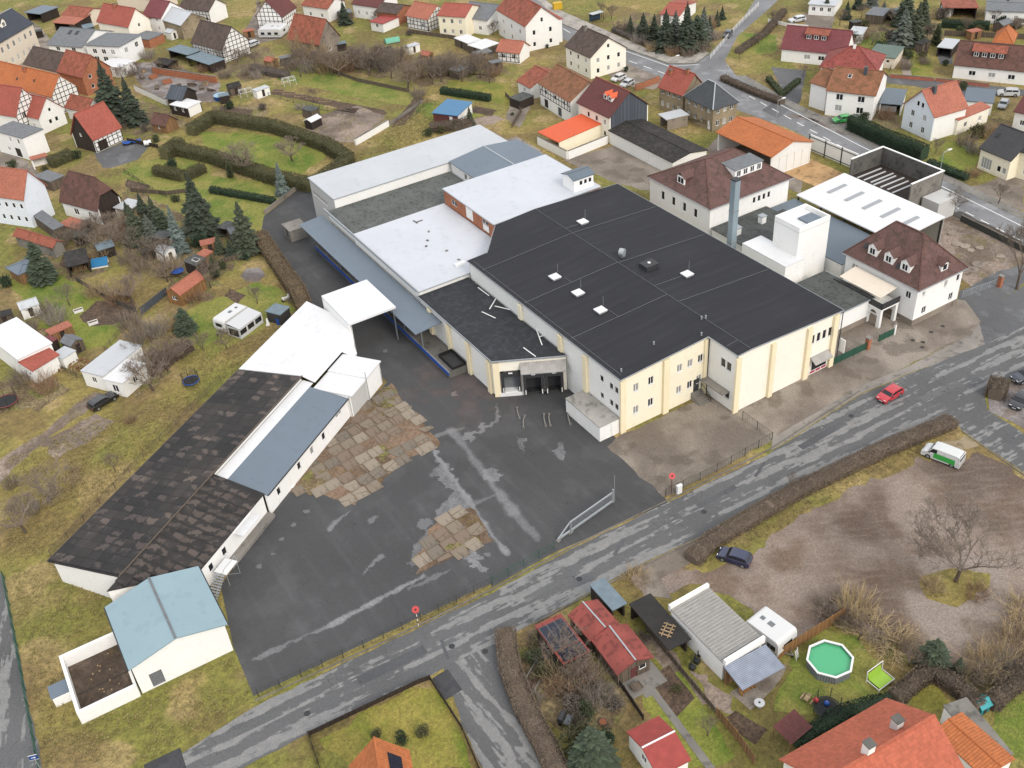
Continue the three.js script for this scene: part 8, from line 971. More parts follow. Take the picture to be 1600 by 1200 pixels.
// ---------- small things in the gardens ----------
{ const o = thing('cold_frame', 'green domed cold frame on the upper meadow', 'cold frame', -25.48,-289.45, .3); put('cover', new THREE.CylinderGeometry(1.3, 1.3, 4, 18, 1, false, 0, Math.PI).rotateZ(Math.PI / 2).rotateX(-Math.PI / 2 + 1.57), std(c3(120, 196, 168), .6), o); put('base', mb().bb(-2, 2, 0, .2, -1.3, 1.3), M.greywood, o); put('door', mb().bb(2, 2.05, .1, 1, -.4, .4), M.palewood, o); }
for (const [x, z, l] of [[-51.08,-262.31, 'pale greenhouse frame on the upper meadow'], [-61.31,-256.5, 'white greenhouse frames beside the scrap yard']]) { const o = thing('greenhouse', l, 'greenhouse', x, z, .4), f = mb(), w = 1.6, d = 1.2; for (const a of [-w, 0, w]) f.bar(V(a, 0, d), V(a, 1.3, d), .06).bar(V(a, 0, -d), V(a, 1.3, -d), .06).bar(V(a, 1.3, d), V(a, 2, 0), .06).bar(V(a, 1.3, -d), V(a, 2, 0), .06); f.bar(V(-w, 2, 0), V(w, 2, 0), .06).bar(V(-w, 1.3, d), V(w, 1.3, d), .06).bar(V(-w, 1.3, -d), V(w, 1.3, -d), .06); put('frame', f, M.whitepaint, o); const gp = new THREE.MeshPhysicalMaterial({ color: 0xffffff, transmission: 1, roughness: .2, thickness: 0 }); put('pane', mb().quad(V(-w, 0, d), V(w, 0, d), V(w, 1.3, d), V(-w, 1.3, d)), gp, o); put('pane', mb().quad(V(-w, 1.3, d), V(w, 1.3, d), V(w, 2, 0), V(-w, 2, 0)), gp, o); put('pane', mb().quad(V(w, 1.3, -d), V(-w, 1.3, -d), V(-w, 2, 0), V(w, 2, 0)), gp, o); }
{ const o = thing('round_pool', 'small round blue pool beside the black summerhouse', 'pool', -67.63,-256.16); put('pool_wall', mb().cyl(0, 0, 0, 1.8, .95, 20), M.blue, o); put('cover', mb().cyl(0, .95, 0, 1.86, .06, 20), std(c3(170, 206, 224), .5), o); put('pump', mb().bb(1.9, 2.3, 0, .4, -.2, .2), M.blackplastic, o); }
{ const o = thing('blue_cover', 'blue plastic pool cover propped beside the woodshed', 'tarpaulin', -75.58,-172.51, .2); put('sheet', mb().slab([V(-1.5, .4, 1), V(1.5, .4, 1), V(1.5, 1.2, -1), V(-1.5, 1.2, -1)], .08), std(c3(24, 124, 176), .5), o); put('support', mb().bb(-1.5, 1.5, 0, .3, .7, 1).bb(-1.5, 1.5, 0, 1, -1, -.8), M.whitepaint, o); }
{ const o = thing('log_pile', 'stack of split logs inside the woodshed', 'log pile', -79.09,-171.65, .25), r = rng(9); for (let i = 0; i < 34; i++) { const g = new THREE.CylinderGeometry(.13, .15, 1.1, 6).rotateX(Math.PI / 2); const m = put('log', g, i % 3 ? M.palewood : M.wood, o); m.position.set(-1.2 + (i % 9) * .3, .16 + Math.floor(i / 9) * .27, (r() - .5) * .2); } }
{ const o = thing('log_heap', 'loose heap of cut firewood beside the small white shed', 'log pile', -71.12,-139.1), r = rng(19); for (let i = 0; i < 60; i++) { const g = new THREE.CylinderGeometry(.12, .14, .6, 5); const m = put('log', g, i % 3 ? M.wood : M.palewood, o); const a = r() * 6.28, d = Math.sqrt(r()) * 2.2; m.position.set(Math.cos(a) * d * 1.3, .15 + (2.2 - d) * .25 * r(), Math.sin(a) * d); m.rotation.set(r() * 3, r() * 3, r() * 3); } }
for (const [x, z, l] of [[-74.95,-156.19, 'white bathtub planter on the green plot'], [-71.09,-151.68, 'second white tub planter on the green plot']]) { const o = thing('tub_planter', l, 'planter', x, z, .5); put('tub', mb().bb(-.8, .8, 0, .5, .35, .42).bb(-.8, .8, 0, .5, -.42, -.35).bb(-.8, -.73, 0, .5, -.35, .35).bb(.73, .8, 0, .5, -.35, .35), M.whitepaint, o); put('soil', mb().bb(-.73, .73, 0, .38, -.35, .35), M.soil, o); }
{ const o = thing('blue_barrel', 'blue plastic barrel beside the black shed', 'barrel', -38.29,-146.67); put('drum', mb().cyl(0, 0, 0, .4, 1, 16), M.blue, o); put('lid', mb().cyl(0, 1, 0, .42, .06, 16), M.blue, o); const p = thing('blue_barrel', 'blue plastic barrel at the corner of the white workshop', 'barrel', -59.59,-131.05); put('drum', mb().cyl(0, 0, 0, .4, 1, 16), M.blue, p); put('lid', mb().cyl(0, 1, 0, .42, .06, 16), M.blue, p); }
{ const o = thing('blue_tarpaulin', 'crumpled blue tarpaulin beside the half-timbered barn', 'tarpaulin', -84.34,-231.4, .3), r = rng(4), q = mb(); const h = (i, j) => .25 + .55 * LAT[(i * 17 + j * 5) & 255]; for (let i = 0; i < 6; i++) for (let j = 0; j < 3; j++) q.quad(V(-2 + i * .7, h(i, j), 1 - j * .7), V(-1.3 + i * .7, h(i + 1, j), 1 - j * .7), V(-1.3 + i * .7, h(i + 1, j + 1), .3 - j * .7), V(-2 + i * .7, h(i, j + 1), .3 - j * .7)); put('sheet', q, M.tarp, o); put('covered_stack', mb().bb(-1.8, 2, 0, .3, -.9, .9), M.darkwood, o); }
{ const o = thing('garden_umbrella', 'closed blue garden parasol table behind the orange shed', 'table', -59.56,-166.77); put('cover', mb().cyl(0, .7, 0, 1.2, .25, 14, .3), M.blue, o); put('leg', mb().cyl(0, 0, 0, .08, .7, 8), M.darkmetal, o); }
{ const o = thing('dark_garden_shelter', 'small teal toy house at the hedge corner', 'playhouse', 44.83,-61.94, .4); put('body', mb().bb(-.6, .6, 0, 1.1, -.6, .6), M.teal, o); put('roof', mb().slab([V(-.75, 1.1, .75), V(.75, 1.1, .75), V(.75, 1.6, 0), V(-.75, 1.6, 0)], .06).slab([V(.75, 1.1, -.75), V(-.75, 1.1, -.75), V(-.75, 1.6, 0), V(.75, 1.6, 0)], .06), std(c3(60, 170, 176), .5), o); put('door', mb().bb(-.2, .2, 0, .8, .6, .63), M.blackplastic, o); }
{ const o = thing('planter_bed', 'raised concrete planter bed in the brown garden', 'planter', -0.4,-69.98, 1.05); put('edge', mb().bb(-2.2, 2.2, 0, .4, .7, .82).bb(-2.2, 2.2, 0, .4, -.82, -.7).bb(-2.2, -2.08, 0, .4, -.7, .7).bb(2.08, 2.2, 0, .4, -.7, .7), M.concrete, o); put('soil', mb().bb(-2.08, 2.08, 0, .3, -.7, .7), M.soil, o); }
{ const o = thing('cabin_terrace', 'pale concrete terrace in front of the red double cabin', 'terrace', 11.28,-68.97, .45); put('slab', mb().bb(-2.2, 2.2, 0, .12, -1.6, 1.6), M.concrete, o); put('step', mb().bb(-1.0, .2, 0, .06, 1.6, 2.2), M.concrete, o); put('table', mb().bb(-1.8, -.6, .5, .56, .2, 1.2), M.greywood, o); }
struct('garden_path', mb().poly([[11.1,-69],[11.8,-69.3],[16.9,-57.8],[15.9,-57.9]], .05, .05), M.concrete);
{ const o = thing('stacked_bins', 'dark garden furniture beside the white garage wall', 'furniture', 17.83,-71.02, .9); for (let i = 0; i < 4; i++) put('chair', mb().bb(-1.8 + i, -1.2 + i, 0, .45, -.3, .3).bb(-1.8 + i, -1.2 + i, .45, .95, -.3, -.24), M.darkmetal, o); put('cage', mb().bb(2, 2.9, 0, .9, -.4, .4), M.greenfence, o); }
{ const o = thing('red_tent', 'dark red awning tent over the garden corner', 'tent', 25.11,-60.53, .6); put('canvas', mb().slab([V(-1.6, 1.6, 1.2), V(1.6, 1.6, 1.2), V(1.6, 2, -1.2), V(-1.6, 2, -1.2)], .04), M.darkred, o); for (const [a, b] of [[-1.5, 1.1], [1.5, 1.1], [-1.5, -1.1], [1.5, -1.1]]) put('pole', mb().bb(a - .04, a + .04, 0, 1.58, b - .04, b + .04), M.board, o); put('board_wall', mb().bb(1.2, 1.26, 0, 1.5, -1, 1), M.board, o); }
{ const o = thing('white_motorbikes', 'white scooter beside the black shed', 'scooter', -37.92,-153.97, .6); put('body', mb().bb(-.7, .5, .4, .75, -.18, .18).bb(-.8, -.2, .75, .85, -.16, .16).bb(.4, .6, .4, 1.1, -.2, .2), M.whitepaint, o); for (const e of [-.6, .65]) put('wheel', new THREE.CylinderGeometry(.28, .28, .14, 14).rotateX(Math.PI / 2).translate(e, .28, 0), M.rubber, o); put('handlebar', mb().bar(V(.5, 1.1, -.35), V(.5, 1.1, .35), .05), M.blackplastic, o); }
{ const o = thing('garden_statue', 'white garden figure beside the black shed', 'statue', -40.11,-146.55); put('figure', mb().cyl(0, .25, 0, .3, .7, 10, .2).cyl(0, .95, 0, .18, .35, 10, .12), M.whitepaint, o); put('plinth', mb().bb(-.3, .3, 0, .25, -.3, .3), M.whitepaint, o); }
{ const o = thing('tank_trailer', 'grey metal tank beside the half-timbered barn court', 'tank', -79.84,-229, .2); put('drum', new THREE.CylinderGeometry(.6, .6, 1.6, 16).rotateZ(Math.PI / 2).translate(0, .8, 0), M.whitepaint, o); put('cradle', mb().bb(-.7, .7, 0, .4, -.5, .5), M.darkmetal, o); put('hatch', mb().cyl(0, 1.38, 0, .2, .1, 10), M.darkmetal, o); }
// scrap yard clutter: boards, crates, frames, each a thing of its own
{ const r = rng(31), pl = [[-92.9,-276.9],[-93.6,-282],[-89.6,-276.1],[-86.8,-267.8],[-89.1,-283],[-84.7,-271.1],[-81.7,-267.6],[-78.6,-265],[-77.4,-267.5],[-74.4,-264.9],[-73.7,-267.6],[-71.4,-262.4]], kinds = ['plank stack', 'crate', 'panel']; pl.forEach(([x, z], i) => { const k = kinds[i % 3], o = thing(k.replace(' ', '_'), ['first', 'second', 'third', 'fourth'][Math.floor(i / 3)] + ' ' + ['weathered plank stack', 'pale wooden crate', 'rusty sheet panel'][i % 3] + ' from the left in the scrap yard', k, x, z, r() * 3, 0, 'scrap yard clutter'); if (i % 3 === 0) for (let j = 0; j < 5; j++) { const p = put('plank', mb().bb(-1.4, 1.4, j * .12, j * .12 + .1, -.5 + r() * .2, .4 + r() * .2), M.greywood, o); } else if (i % 3 === 1) { put('side', mb().bb(-.6, .6, 0, .8, -.5, .5), M.palewood, o); put('lid', mb().bb(-.65, .65, .8, .88, -.55, .55), M.greywood, o); } else { put('sheet', mb().slab([V(-1.2, .1, .8), V(1.2, .1, .8), V(1.2, .9, -.5), V(-1.2, .9, -.5)], .05), M.rusty, o); put('prop', mb().bb(-1, 1, 0, .7, -.5, -.4), M.greywood, o); } }); }
// rubble slabs on the plot beside the main road
{ const r = rng(41); const rp = []; for (let i = 0; i < 14; i++) rp.push(C(68 + r() * 12, -9 + r() * 11)); rp.sort((a, b) => a[0] - b[0]); const nth = ['first', 'second', 'third', 'fourth', 'fifth', 'sixth', 'seventh', 'eighth', 'ninth', 'tenth', 'eleventh', 'twelfth', 'thirteenth', 'fourteenth']; for (let i = 0; i < 14; i++) { const [x, z] = rp[i], o = tag(put('rubble_slab', (() => { const pts = [], n = 7, R = .8 + r() * .9, y = .14 + r() * .1; for (let k = 0; k < n; k++) { const a = k / n * 6.283, q = R * (.75 + r() * .4); pts.push([x + Math.cos(a) * q, z + Math.sin(a) * q * .8]); } return mb().poly(pts, 0, y); })(), M.rubble), nth[i] + ' pale broken slab from the left on the rubble plot', 'slab', 'broken slabs on the rubble plot'); } }
// drain covers on the tan forecourt
for (const [x, z, l] of [[61.62,-126.76, 'round manhole cover nearest the street on the forecourt'], [62.34,-124.75, 'round manhole cover beside the lowest one on the forecourt'], [65.14,-128.53, 'dark drain cover in the middle of the forecourt'], [67.42,-129.81, 'dark drain cover near the villa wall'], [62.92,-126.04, 'manhole cover ringed by paving on the forecourt']]) { const o = thing('manhole_cover', l, 'manhole cover', x, z, 0, .03); put('ring', mb().cyl(0, 0, 0, .42, .02, 18), M.slab2, o); put('lid', mb().cyl(0, .02, 0, .32, .012, 18), M.darkmetal, o); }
// loose snow-white boards and debris on the membrane roof
{ const r = rng(51); const spots = [[1.47,-62.63], [2.13,-62.39], [-1.29,-53.43], [-0.12,-55.1], [1.63,-57.85], [0.72,-49.78], [0.82,-45.79]]; spots.forEach(([x, z], i) => { const p = C(x, z); tag(put('roof_debris', mb().box(p[0], 7.06, p[1], i < 2 ? 1.4 : .5, .1, i < 2 ? .22 : .35, r() * 3), i < 4 ? M.darkconcrete : M.concrete), ['first', 'second', 'third', 'fourth', 'fifth', 'sixth', 'seventh'][i] + ' small debris piece from the left on the white membrane roof', 'debris', 'debris on the white membrane roof'); }); const q = C(0.13,-44.17); tag(put('roof_box', mb().box(q[0], 7.2, q[1], 1.9, .4, .7, CT), M.whitepaint), 'white oblong roof vent on the membrane roof', 'vent'); }
// ---------- thickets and orchard rows: every plant is its own, counted from the left ----------
const ORD = ['first', 'second', 'third', 'fourth', 'fifth', 'sixth', 'seventh', 'eighth', 'ninth', 'tenth', 'eleventh', 'twelfth', 'thirteenth', 'fourteenth'];
function row(kind, what, where, list) { list.forEach(([x, z, h], i) => { const l = ORD[i] + ' ' + what + ' from the left ' + where; if (kind === 'tree') bare(l, x, z, h, [0, 4, 'orchard', 1, 3][i % 5], x, 1.15); else if (kind === 'fir') conifer(l, x, z, h, ['spruce', 'dark', 'grey', 'pine'][i % 4], 1); else if (kind === 'bush') bush(l, x, z, h * 1.5, h, ['green', 'olive', 'dark', 'greybrown'][i % 4], i % 5); else shrub(l, x, z, h * 1.4, h * .85, ['brown', 'grey', 'tan', 'rust', 'brown'][i % 5], i); }); }
row('tree', 'leafless tree', 'in the thicket below the stone barn', [[-49.5,-271.5,6.8], [-43.7,-268.1,7.8], [-38.3,-264.9,8.4], [-33.5,-268.6,8.1], [-30.2,-264,8.3], [-24.4,-260.7,8.3], [-21.9,-264.9,7.7], [-16.4,-259.8,7.3], [-11.4,-254.9,7.8], [-6.2,-253.7,7.1], [-1.6,-255.3,6.8], [0.7,-251.2,6.1]]);
row('shrub', 'leafless shrub', 'in the thicket below the stone barn', [[-52,-274.1,2.8], [-46.5,-270.8,3.8], [-41.8,-269.6,4.8], [-36.9,-268.5,4.6], [-32,-270.7,4.3], [-28.7,-272.4,5.1], [-25.7,-267.7,5.1], [-21.4,-270.6,3.7], [-18,-259.2,3.6], [-12.3,-259.7,4.3], [-8.9,-265.1,3.9], [-4.5,-260.7,3.6], [-1.1,-262.7,3.7], [2,-256.3,2.9]]);
row('tree', 'leafless fruit tree', 'on the garden slope below the brown cottage', [[-81,-179.1,6.5], [-79.5,-183.5,6.1], [-74.5,-178,7.1], [-70.5,-175.3,6.5], [-66.7,-173.5,6.1], [-63,-171.1,5.7]]);
row('shrub', 'dry shrub', 'on the garden slope below the brown cottage', [[-84.7,-185,2.8], [-81.5,-186,3], [-76.1,-175.8,3], [-74.8,-183.2,3.1], [-70.3,-172.4,2.7], [-66.8,-168.7,2.7], [-65.3,-175,2.7], [-61.8,-167.8,3.1]]);
row('fir', 'dark evergreen', 'in the clump beside the cottage veranda', [[-73.9,-189,5.4], [-71.1,-189.9,6.4], [-67.8,-181.2,6], [-66.4,-184.4,5.6], [-53,-173.6,4.5], [-50.5,-171.5,4.1]]);
row('bush', 'evergreen bush', 'round the garden huts', [[-63.3,-174.6,1.8], [-59.7,-176.5,2.2], [-57.6,-176.9,2.3], [-54.2,-170.6,1.8], [-51.2,-167.3,1.3], [-50,-172.9,1.6], [-47.6,-170.2,1.2]]);
row('shrub', 'bare shrub', 'along the fence of the two meadows', [[-80.9,-156.1,2.9], [-77.7,-152.9,3], [-73.3,-161.3,2.9], [-68.3,-158.8,3.3], [-64,-149.4,3.1], [-60.8,-145.4,3.2], [-58.6,-146.6,3.1], [-56.6,-148.3,2.8], [-54.5,-156.6,2.3]]);
row('tree', 'leafless tree', 'on the meadow between workshop and long shed', [[-59.8,-139.6,5.6], [-54.6,-135.3,5.5], [-53,-138.6,4.7], [-49.8,-140.4,3.8]]);
row('shrub', 'dry shrub', 'on the long meadow beside the track', [[-70.9,-110,1.8], [-66,-104.3,1.7], [-62.5,-111.9,1.2], [-57.3,-122.6,1.2]]);
row('fir', 'dark fir', 'behind the footway of the main road', [[40,-278.6,5.6], [45.8,-274.4,6.7], [50.3,-267.9,9.3], [55.5,-265.6,8.2], [60.4,-273.2,5.5], [66.5,-285.5,3.8]]);
row('shrub', 'bare shrub', 'in the junction garden', [[38.8,-282.7,3.5], [41.2,-271.3,2.7], [43.5,-264.6,2.3], [48.2,-260.4,2.6], [52,-258.5,2.3], [56.6,-261.3,3], [61.3,-269.3,2.7]]);
row('bush', 'garden bush', 'in the gardens behind the red hipped roof', [[94,-258.8,2.6], [100.8,-268.5,2.3], [98.3,-250.8,2.5], [103.4,-256.4,2.9], [103.2,-246.7,1.9], [106,-243.2,1.9], [114.8,-260.6,2.3], [121.7,-270.6,3], [122,-258.7,1.9], [126.5,-257.5,1.9], [133.3,-262,2.3], [136.9,-258.9,2.6]]);
row('tree', 'leafless tree', 'in the gardens behind the red hipped roof', [[95.2,-272.2,4.7], [102,-275.9,4.4], [98.3,-255.7,4.8], [108.2,-268.7,5.3], [112.8,-257,4.8], [123.6,-259.3,4], [132.9,-264.2,4.2], [135.4,-257.3,4.2]]);
row('fir', 'tall fir', 'at the top edge beyond the gardens', [[94.5,-282.5,5.5], [104,-284.6,5.8], [108.3,-285.8,6], [110.8,-268,8.2], [115.5,-267.8,8.5], [138.2,-269.4,4.9]]);
row('shrub', 'bare shrub', 'beside the pale yellow house', [[96.5,-192.8,2.7], [96.8,-189,2.4], [102.7,-195.8,2.8], [104.9,-196.3,3]]);
row('bush', 'low green bush', 'along the village gardens', [[-109.5,-222.9,1.9], [-100.7,-219.1,1.5], [-95.4,-225,1.9], [-82.7,-238.3,1.8], [-78.3,-230.9,1.6], [-68,-244.3,1.6], [-64,-248.5,2], [-55.6,-245.8,1.6]]);
row('tree', 'leafless tree', 'around the scrap yard', [[-97.1,-274.9,4.9], [-94.2,-279.2,4.6], [-89.3,-281,4.2], [-71.9,-283.9,5.6], [-67.8,-282.9,4.9], [-62.7,-279.7,4.2]]);
row('shrub', 'leafless shrub', 'around the scrap yard', [[-96.6,-279.7,2.5], [-94.9,-292.8,2.9], [-84,-280.7,2.1], [-76.4,-277.9,2.4], [-69.3,-271.3,2.7], [-67.6,-288.1,2.8], [-60.5,-269.2,2.4], [-58,-273.5,2.4]]);
row('shrub', 'dry shrub', 'on the bank between pool garden and gravel lot', [[34.9,-74.1,2.1], [37.3,-71.4,1.3], [39.9,-70.3,1.3], [41.2,-68.3,1.5], [45.1,-65.6,1.8], [47.2,-65.3,2.1], [50.1,-66.9,1.9]]);
row('bush', 'garden bush', 'in the brown corner garden', [[-0.4,-72.9,1.6], [0.8,-70.4,1.9], [2.1,-70.7,1.7], [3.6,-66,1.9], [5,-64.9,1.7], [3.6,-61.6,3.2], [6.6,-61.7,1.6], [7.9,-65.8,1.4]]);
row('shrub', 'bare bramble', 'in the brown corner garden', [[0.3,-75,1.8], [1.8,-72.2,2.2], [2.8,-69.2,2.7], [3.8,-68.6,2.7], [5.1,-68.1,2.7], [5.9,-69.3,2.5], [6.3,-66.4,2.1]]);
row('tree', 'leafless tree', 'along the side of the main road', [[64,-253.6,3.2], [78,-276.8,4.7], [78,-261.9,3.8], [75.8,-237.9,3.4], [95.9,-200.6,3.2], [92.4,-167.5,4.6]]);
// more garden sheds and beds
H('narrow timber shed at the hedge ring corner', {x:-42.72,z:-238.86,w:3.49,d:2.78,r:-0.6858,he:2.1}, { roof: 'flat', roofM: M.darkfelt, wall: M.greywood, ov: .1 }, 'garden_shed', 'shed');
H('small tarred hut on the dug plot', {x:-41.44,z:-232.27,w:2.53,d:3.54,r:-0.6757,he:2}, { roof: 'gable', hr: 2.5, roofM: M.snowroof, wall: M.darkwood, ov: .1 }, 'garden_hut', 'shed');
H('grey hut among the upper thicket', {x:-6.96,z:-257.96,w:3.6,d:3.74,r:-0.7651,he:2.1}, { roof: 'flat', roofM: M.corrgrey, wall: M.greywood, ov: .1 }, 'garden_hut', 'shed');
H('low dark shed at the end of the allotment hedge', {x:7.89,z:-234.8,w:3.84,d:4.61,r:-0.8911,he:2.2}, { roof: 'flat', roofM: M.darkfelt, wall: M.darkwood, ov: .1 }, 'garden_shed', 'shed');
H('grey lean-to beside the timber barn court', {x:-96.7,z:-211,w:6.17,d:3.61,r:-0.6680,he:2.4}, { roof: 'flat', roofM: M.corrgrey, wall: M.greywood, ov: .1 }, 'lean_to', 'shed');
H('salmon roofed annexe behind the half-timbered barn', {x:-100.05,z:-250.72,w:8.51,d:5.85,r:-0.6099,he:3,hr:5.44,ax:'x'}, { roofM: M.redmoss, wall: M.offwhite }, 'annexe', 'annexe');
H('dark open shelter above the garden huts', {x:-52.08,z:-180.37,w:3.81,d:2.99,r:-0.5200,he:2.2}, { roof: 'flat', roofM: M.darkfelt, wall: M.darkwood, ov: .1, open: ['f'] }, 'shelter', 'shed');
H('grey roofed hall cut by the top edge', {x:-107.59,z:-346.65,w:16.64,d:10,r:-0.5262,he:4}, { roof: 'flat', roofM: M.paving, wall: M.beige, ov: .1 }, 'hall', 'hall');
H('red roofed house at the top edge beyond the village street', {x:-47.11,z:-319.09,w:10.77,d:8.34,r:-0.6255,he:4,hr:6.1,ax:'x'}, { roofM: M.redmoss, wall: M.offwhite, win: { f: one(2) } });
H('white house at the top edge beside the dark fir', {x:-31.42,z:-316.53,w:10.83,d:9.47,r:-0.6227,he:4,hr:6.3,ax:'x'}, { roofM: M.darkred, wall: M.white, win: { f: one(3) } });
H('low grey store beside the white shed gardens', {x:105.77,z:-273.98,w:4.72,d:7.04,r:-0.6172,he:2.4}, { roof: 'flat', roofM: M.corrgrey, wall: M.greywood, ov: .1 }, 'store', 'shed');
panelFence('pale picket fence beside the white parked car', [[77.84,-279.62], [82.1,-274.58], [86.49,-271.77]], 1, 2, M.offwhite); panelFence('grey fence across the top gardens', [[117.54,-257.82], [129.3,-252.74], [136.13,-249.98]], 1.4, 2.4, M.greywood); panelFence('weathered fence along the upper allotments', [[-20.82,-296.14], [-9.8,-288.74], [-7.65,-287.08]], 1.1, 2.4, M.greywood); panelFence('dark fence beside the village court', [[-85.49,-232.39], [-76.98,-226.96]], 1, 2.2, M.darkwood); wireFence('white fence of posts along the side road', [[57.06,-255.29], [68.39,-276.57], [78.74,-294.08]], 1.2, 3, M.offwhite);
const hutM = [[M.darkfelt, M.darkwood], [M.corrgrey, M.greywood], [M.salmon, M.wood], [M.paleroof, M.offwhite], [M.felt, M.greywood], [M.corrblue, M.darkwood]];
function huts(where, list) { list.forEach(([x, z], i) => { const k = (i * 5 + list.length) % 6; H(ORD[i] + ' ' + ['dark felt', 'grey sheet', 'small red', 'pale roofed', 'black felt', 'blue roofed'][k] + ' hut from the left ' + where, { x, z, w: 2.6 + (i % 3) * .7, d: 2.2 + (i % 2) * .8, r: .3 + (i % 4) * .2, he: 2.1 }, { roof: i % 2 ? 'gable' : 'flat', hr: 2.8, ov: .12, roofM: hutM[k][0], wall: hutM[k][1], win: { f: [[1, .1, .8, 1.75, -.3, .3, 'door', M.darkwood]] } }, 'garden_hut', 'shed'); }); }
huts('between the scrap yard and the upper meadow', [[-66.13,-253.2], [-64.52,-259.02], [-57.08,-255.54], [-57.61,-276.9], [-53.81,-278.5]]);
huts('on the slope below the cottage', [[-81.68,-182.32], [-75.36,-176.65], [-65.87,-174.05], [-62.91,-172.82], [-55.01,-174.69], [-50.2,-178.95]]);
huts('along the upper thicket', [[-39.28,-286.42], [-26.31,-276.87], [-19.42,-279.31], [-15.26,-271.1], [2.66,-260.88]]);
huts('behind the large white roofed barn', [[-86.84,-154.29], [-83.43,-156.87], [-75.27,-147.94], [-71.82,-143.61]]);
huts('in the top gardens', [[98.02,-268.72], [109.96,-273.74], [108.58,-249.19], [124.08,-273.26], [123.46,-254.25], [132.42,-258.04]]);
huts('in the village yards', [[-135.41,-322.47], [-119.96,-322.12], [-101.28,-324.67], [-91.75,-309.95], [-68.1,-304.99], [-40.68,-314.65]]);
[['along the lower lawn', [[-81.74,-214.71], [-72.69,-203.37], [-57.77,-189.45]]], ['above the cottage garden', [[-77.72,-204.32], [-69.19,-201.19], [-64.15,-201.77]]], ['beside the vegetable strip', [[-55.4,-255.16], [-41.08,-242.56], [-31.25,-236.35]]], ['across the upper meadow', [[-50.17,-280.17], [-32.93,-259.93], [-19.37,-249.15]]], ['beside the blue roofed shed', [[-18.79,-230.51], [-14.75,-240.86], [0.76,-230.17]]], ['between the garden huts', [[-56.42,-163.5], [-51.68,-169.72], [-46.15,-171.21]]], ['below the log heap', [[-77.56,-142.21], [-69.27,-135.65], [-63.98,-133.18]]], ['round the courtyard lawn', [[4.28,-241.61], [7.56,-230.65], [4.85,-221.66]]], ['behind the moss roofed houses', [[96.21,-236.59], [103.13,-249.6], [108.6,-258.1]]]].forEach(([w, p], i) => (i % 2 ? panelFence : wireFence)('weathered garden fence ' + w, p, 1.0, 2.4, i % 2 ? M.greywood : M.fence));
for (const q of [[[-66.9,-251.2],[-58.1,-246.3],[-58.3,-242.2],[-66.5,-246.5]], [[-80.1,-211.1],[-74.2,-206.8],[-74.8,-203.8],[-79.8,-207.2]], [[-36.6,-244.5],[-31.6,-241.3],[-32.1,-238.1],[-37.1,-241.3]], [[-11.3,-236.8],[-9,-238.3],[-7.9,-234.1],[-10.5,-232.6]], [[-3.6,-237.1],[1.6,-233.1],[0.4,-229.5],[-4.4,-233.3]], [[-84,-177.6],[-79.4,-174.4],[-79.8,-170.8],[-83.9,-173.9]], [[-57.6,-163.7],[-54.2,-160.9],[-55.3,-157.8],[-58.3,-160.5]], [[-48.8,-160],[-45.4,-156.9],[-46.5,-154.3],[-49.5,-157.5]], [[108.4,-253.1],[111,-251.5],[108.9,-245.8],[106.2,-246.9]]]) sheet('vegetable_bed', q, M.soil, .022, .3);
row('bush', 'rounded clump', 'along the rear hall bank', [[-14.4,-221.3,1.8], [-11.2,-222.1,1.8], [-8,-223.6,1.8]]);
for (const q of [[[89,-285.2],[96.4,-280.3],[92.5,-270.2],[86.6,-274.5]], [[101.3,-244.4],[104.1,-245.6],[100.3,-233],[98.2,-232.6]], [[5.8,-241.3],[10,-234.1],[6.6,-221.3],[3.7,-227.6]]]) sheet('paved_court', q, M.paving, .022, .2);
// timber bed frames on the vegetable strip
[[-53.37,-258.27], [-50.26,-255.76], [-47.03,-253.26], [-43.85,-250.79], [-40.39,-248.29]].forEach(([x, z], i) => { const o = thing('bed_frame', ORD[i] + ' pale plank frame from the left on the vegetable strip', 'bed frame', x, z, -.35, 0, 'plank bed frames'); for (const e of [-1, 1]) put('board', mb().bb(-1.6, 1.6, 0, .2, e * .7 - .04, e * .7 + .04), M.palewood, o); for (const e of [-1.56, 1.56]) put('end_board', mb().bb(e - .04, e + .04, 0, .2, -.66, .66), M.palewood, o); put('soil', mb().bb(-1.52, 1.52, 0, .14, -.66, .66), M.soil, o); });
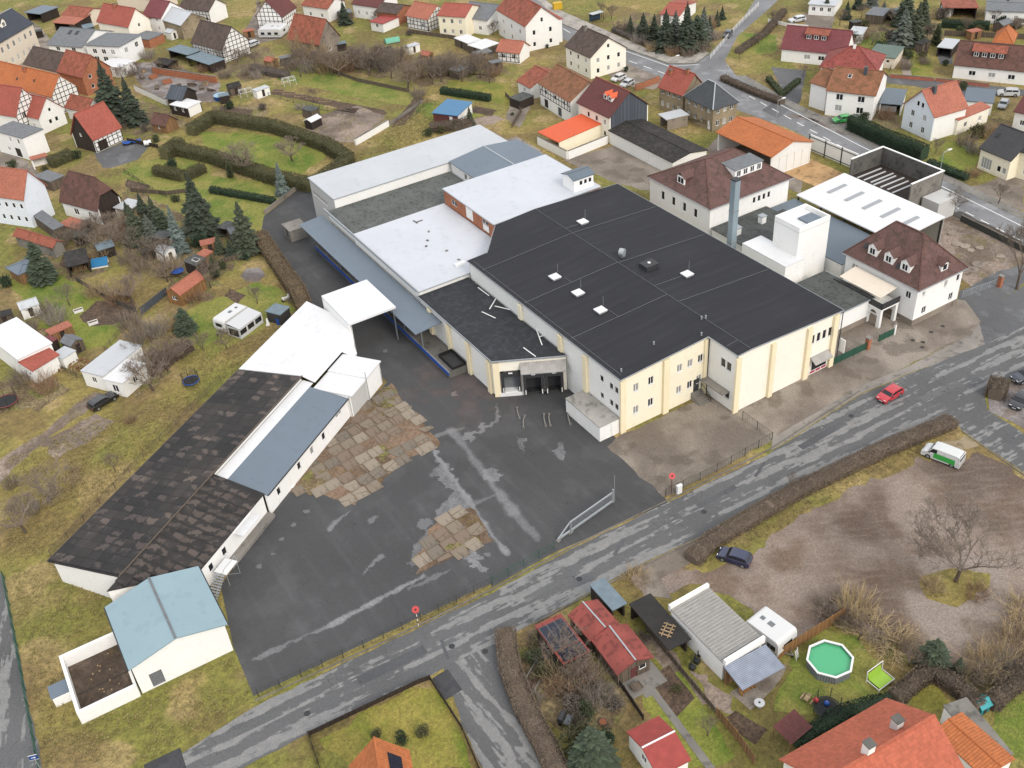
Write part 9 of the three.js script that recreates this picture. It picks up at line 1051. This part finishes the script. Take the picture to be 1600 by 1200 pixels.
// tall dry grass on the meadows: uncountable tufts
{ const r = rng(88), q = mb(); for (let i = 0; i < 7; i++) { const a = r() * 6.283, d = V(Math.cos(a) * .14, .2 + r() * .16, Math.sin(a) * .14), w = V(-Math.sin(a) * .03, 0, Math.cos(a) * .03); q.tri(w.clone().negate(), w, d); } const g = q.geo(), zones = [[[-64.7,-92.5],[-60.4,-94.2],[-51.2,-87.3],[-50.9,-84.7],[-54.7,-79.4],[-49.6,-68.6],[-43.2,-72.1],[-34.5,-76.9],[-31,-70.9],[-40.9,-64],[-51.9,-65]], [[-73.7,-115.9],[-61.2,-124.6],[-50.6,-129.6],[-46.1,-132.4],[-61.1,-96.5],[-66,-93.7]], [[-52.9,-146.1],[-41.9,-144.5],[-35.2,-151.4],[-38,-140.1],[-45,-132.2],[-52,-131.5]], [[19.5,-84.3],[34.7,-94.8],[50,-101.1],[60.2,-105.2],[60.9,-102.6],[53.3,-100.7],[42.4,-96],[33.6,-90.9],[23.4,-84.7]], [[-31.3,-70.4],[-17,-77.3],[-4.6,-84.1],[-4.4,-84.5],[-17,-78.1],[-30.8,-71]], [[-30.7,-218.2],[-23.2,-227.6],[-16,-239.9],[-11.2,-223.2],[-34.3,-202.9]]], mats = new THREE.MeshStandardMaterial({ color: 0xffffff, roughness: 1 });
  const pts = []; for (const Z of zones) { let x0 = 1e9, x1 = -1e9, z0 = 1e9, z1 = -1e9, A = 0; Z.forEach(([x, z], i) => { x0 = Math.min(x0, x); x1 = Math.max(x1, x); z0 = Math.min(z0, z); z1 = Math.max(z1, z); const n = Z[(i + 1) % Z.length]; A += x * n[1] - n[0] * z; }); const N = Math.min(9000, Math.abs(A) / 2 * 7); for (let k = 0, c = 0; c < N && k < N * 9; k++) { const x = lerp(x0, x1, r()), z = lerp(z0, z1, r()); if (inside(Z, x, z) && fbm(x / 30 + 7, z / 30 + 7, 9, 3, 140) > .42) { pts.push([x, z]); c++; } } }
  const im = new THREE.InstancedMesh(g, mats, pts.length), m4 = new THREE.Matrix4(), e = new THREE.Euler(), qq = new THREE.Quaternion(), col = new THREE.Color(); pts.forEach(([x, z], i) => { const s = .6 + r() * .9; m4.compose(V(x, .01, z), qq.setFromEuler(e.set(0, r() * 6.28, 0)), V(s, s * (.5 + r() * .6), s)); im.setMatrixAt(i, m4); const t = r(); col.setRGB(lerp(.22, .36, t), lerp(.2, .29, t), lerp(.075, .13, t)); im.setColorAt(i, col); }); im.name = 'meadow_grass'; im.castShadow = im.receiveShadow = true; im.userData = { kind: 'stuff', label: 'dry straw coloured grass tufts on the meadows and verges', category: 'grass' }; scene.add(im); }
renderer.render(scene, camera);
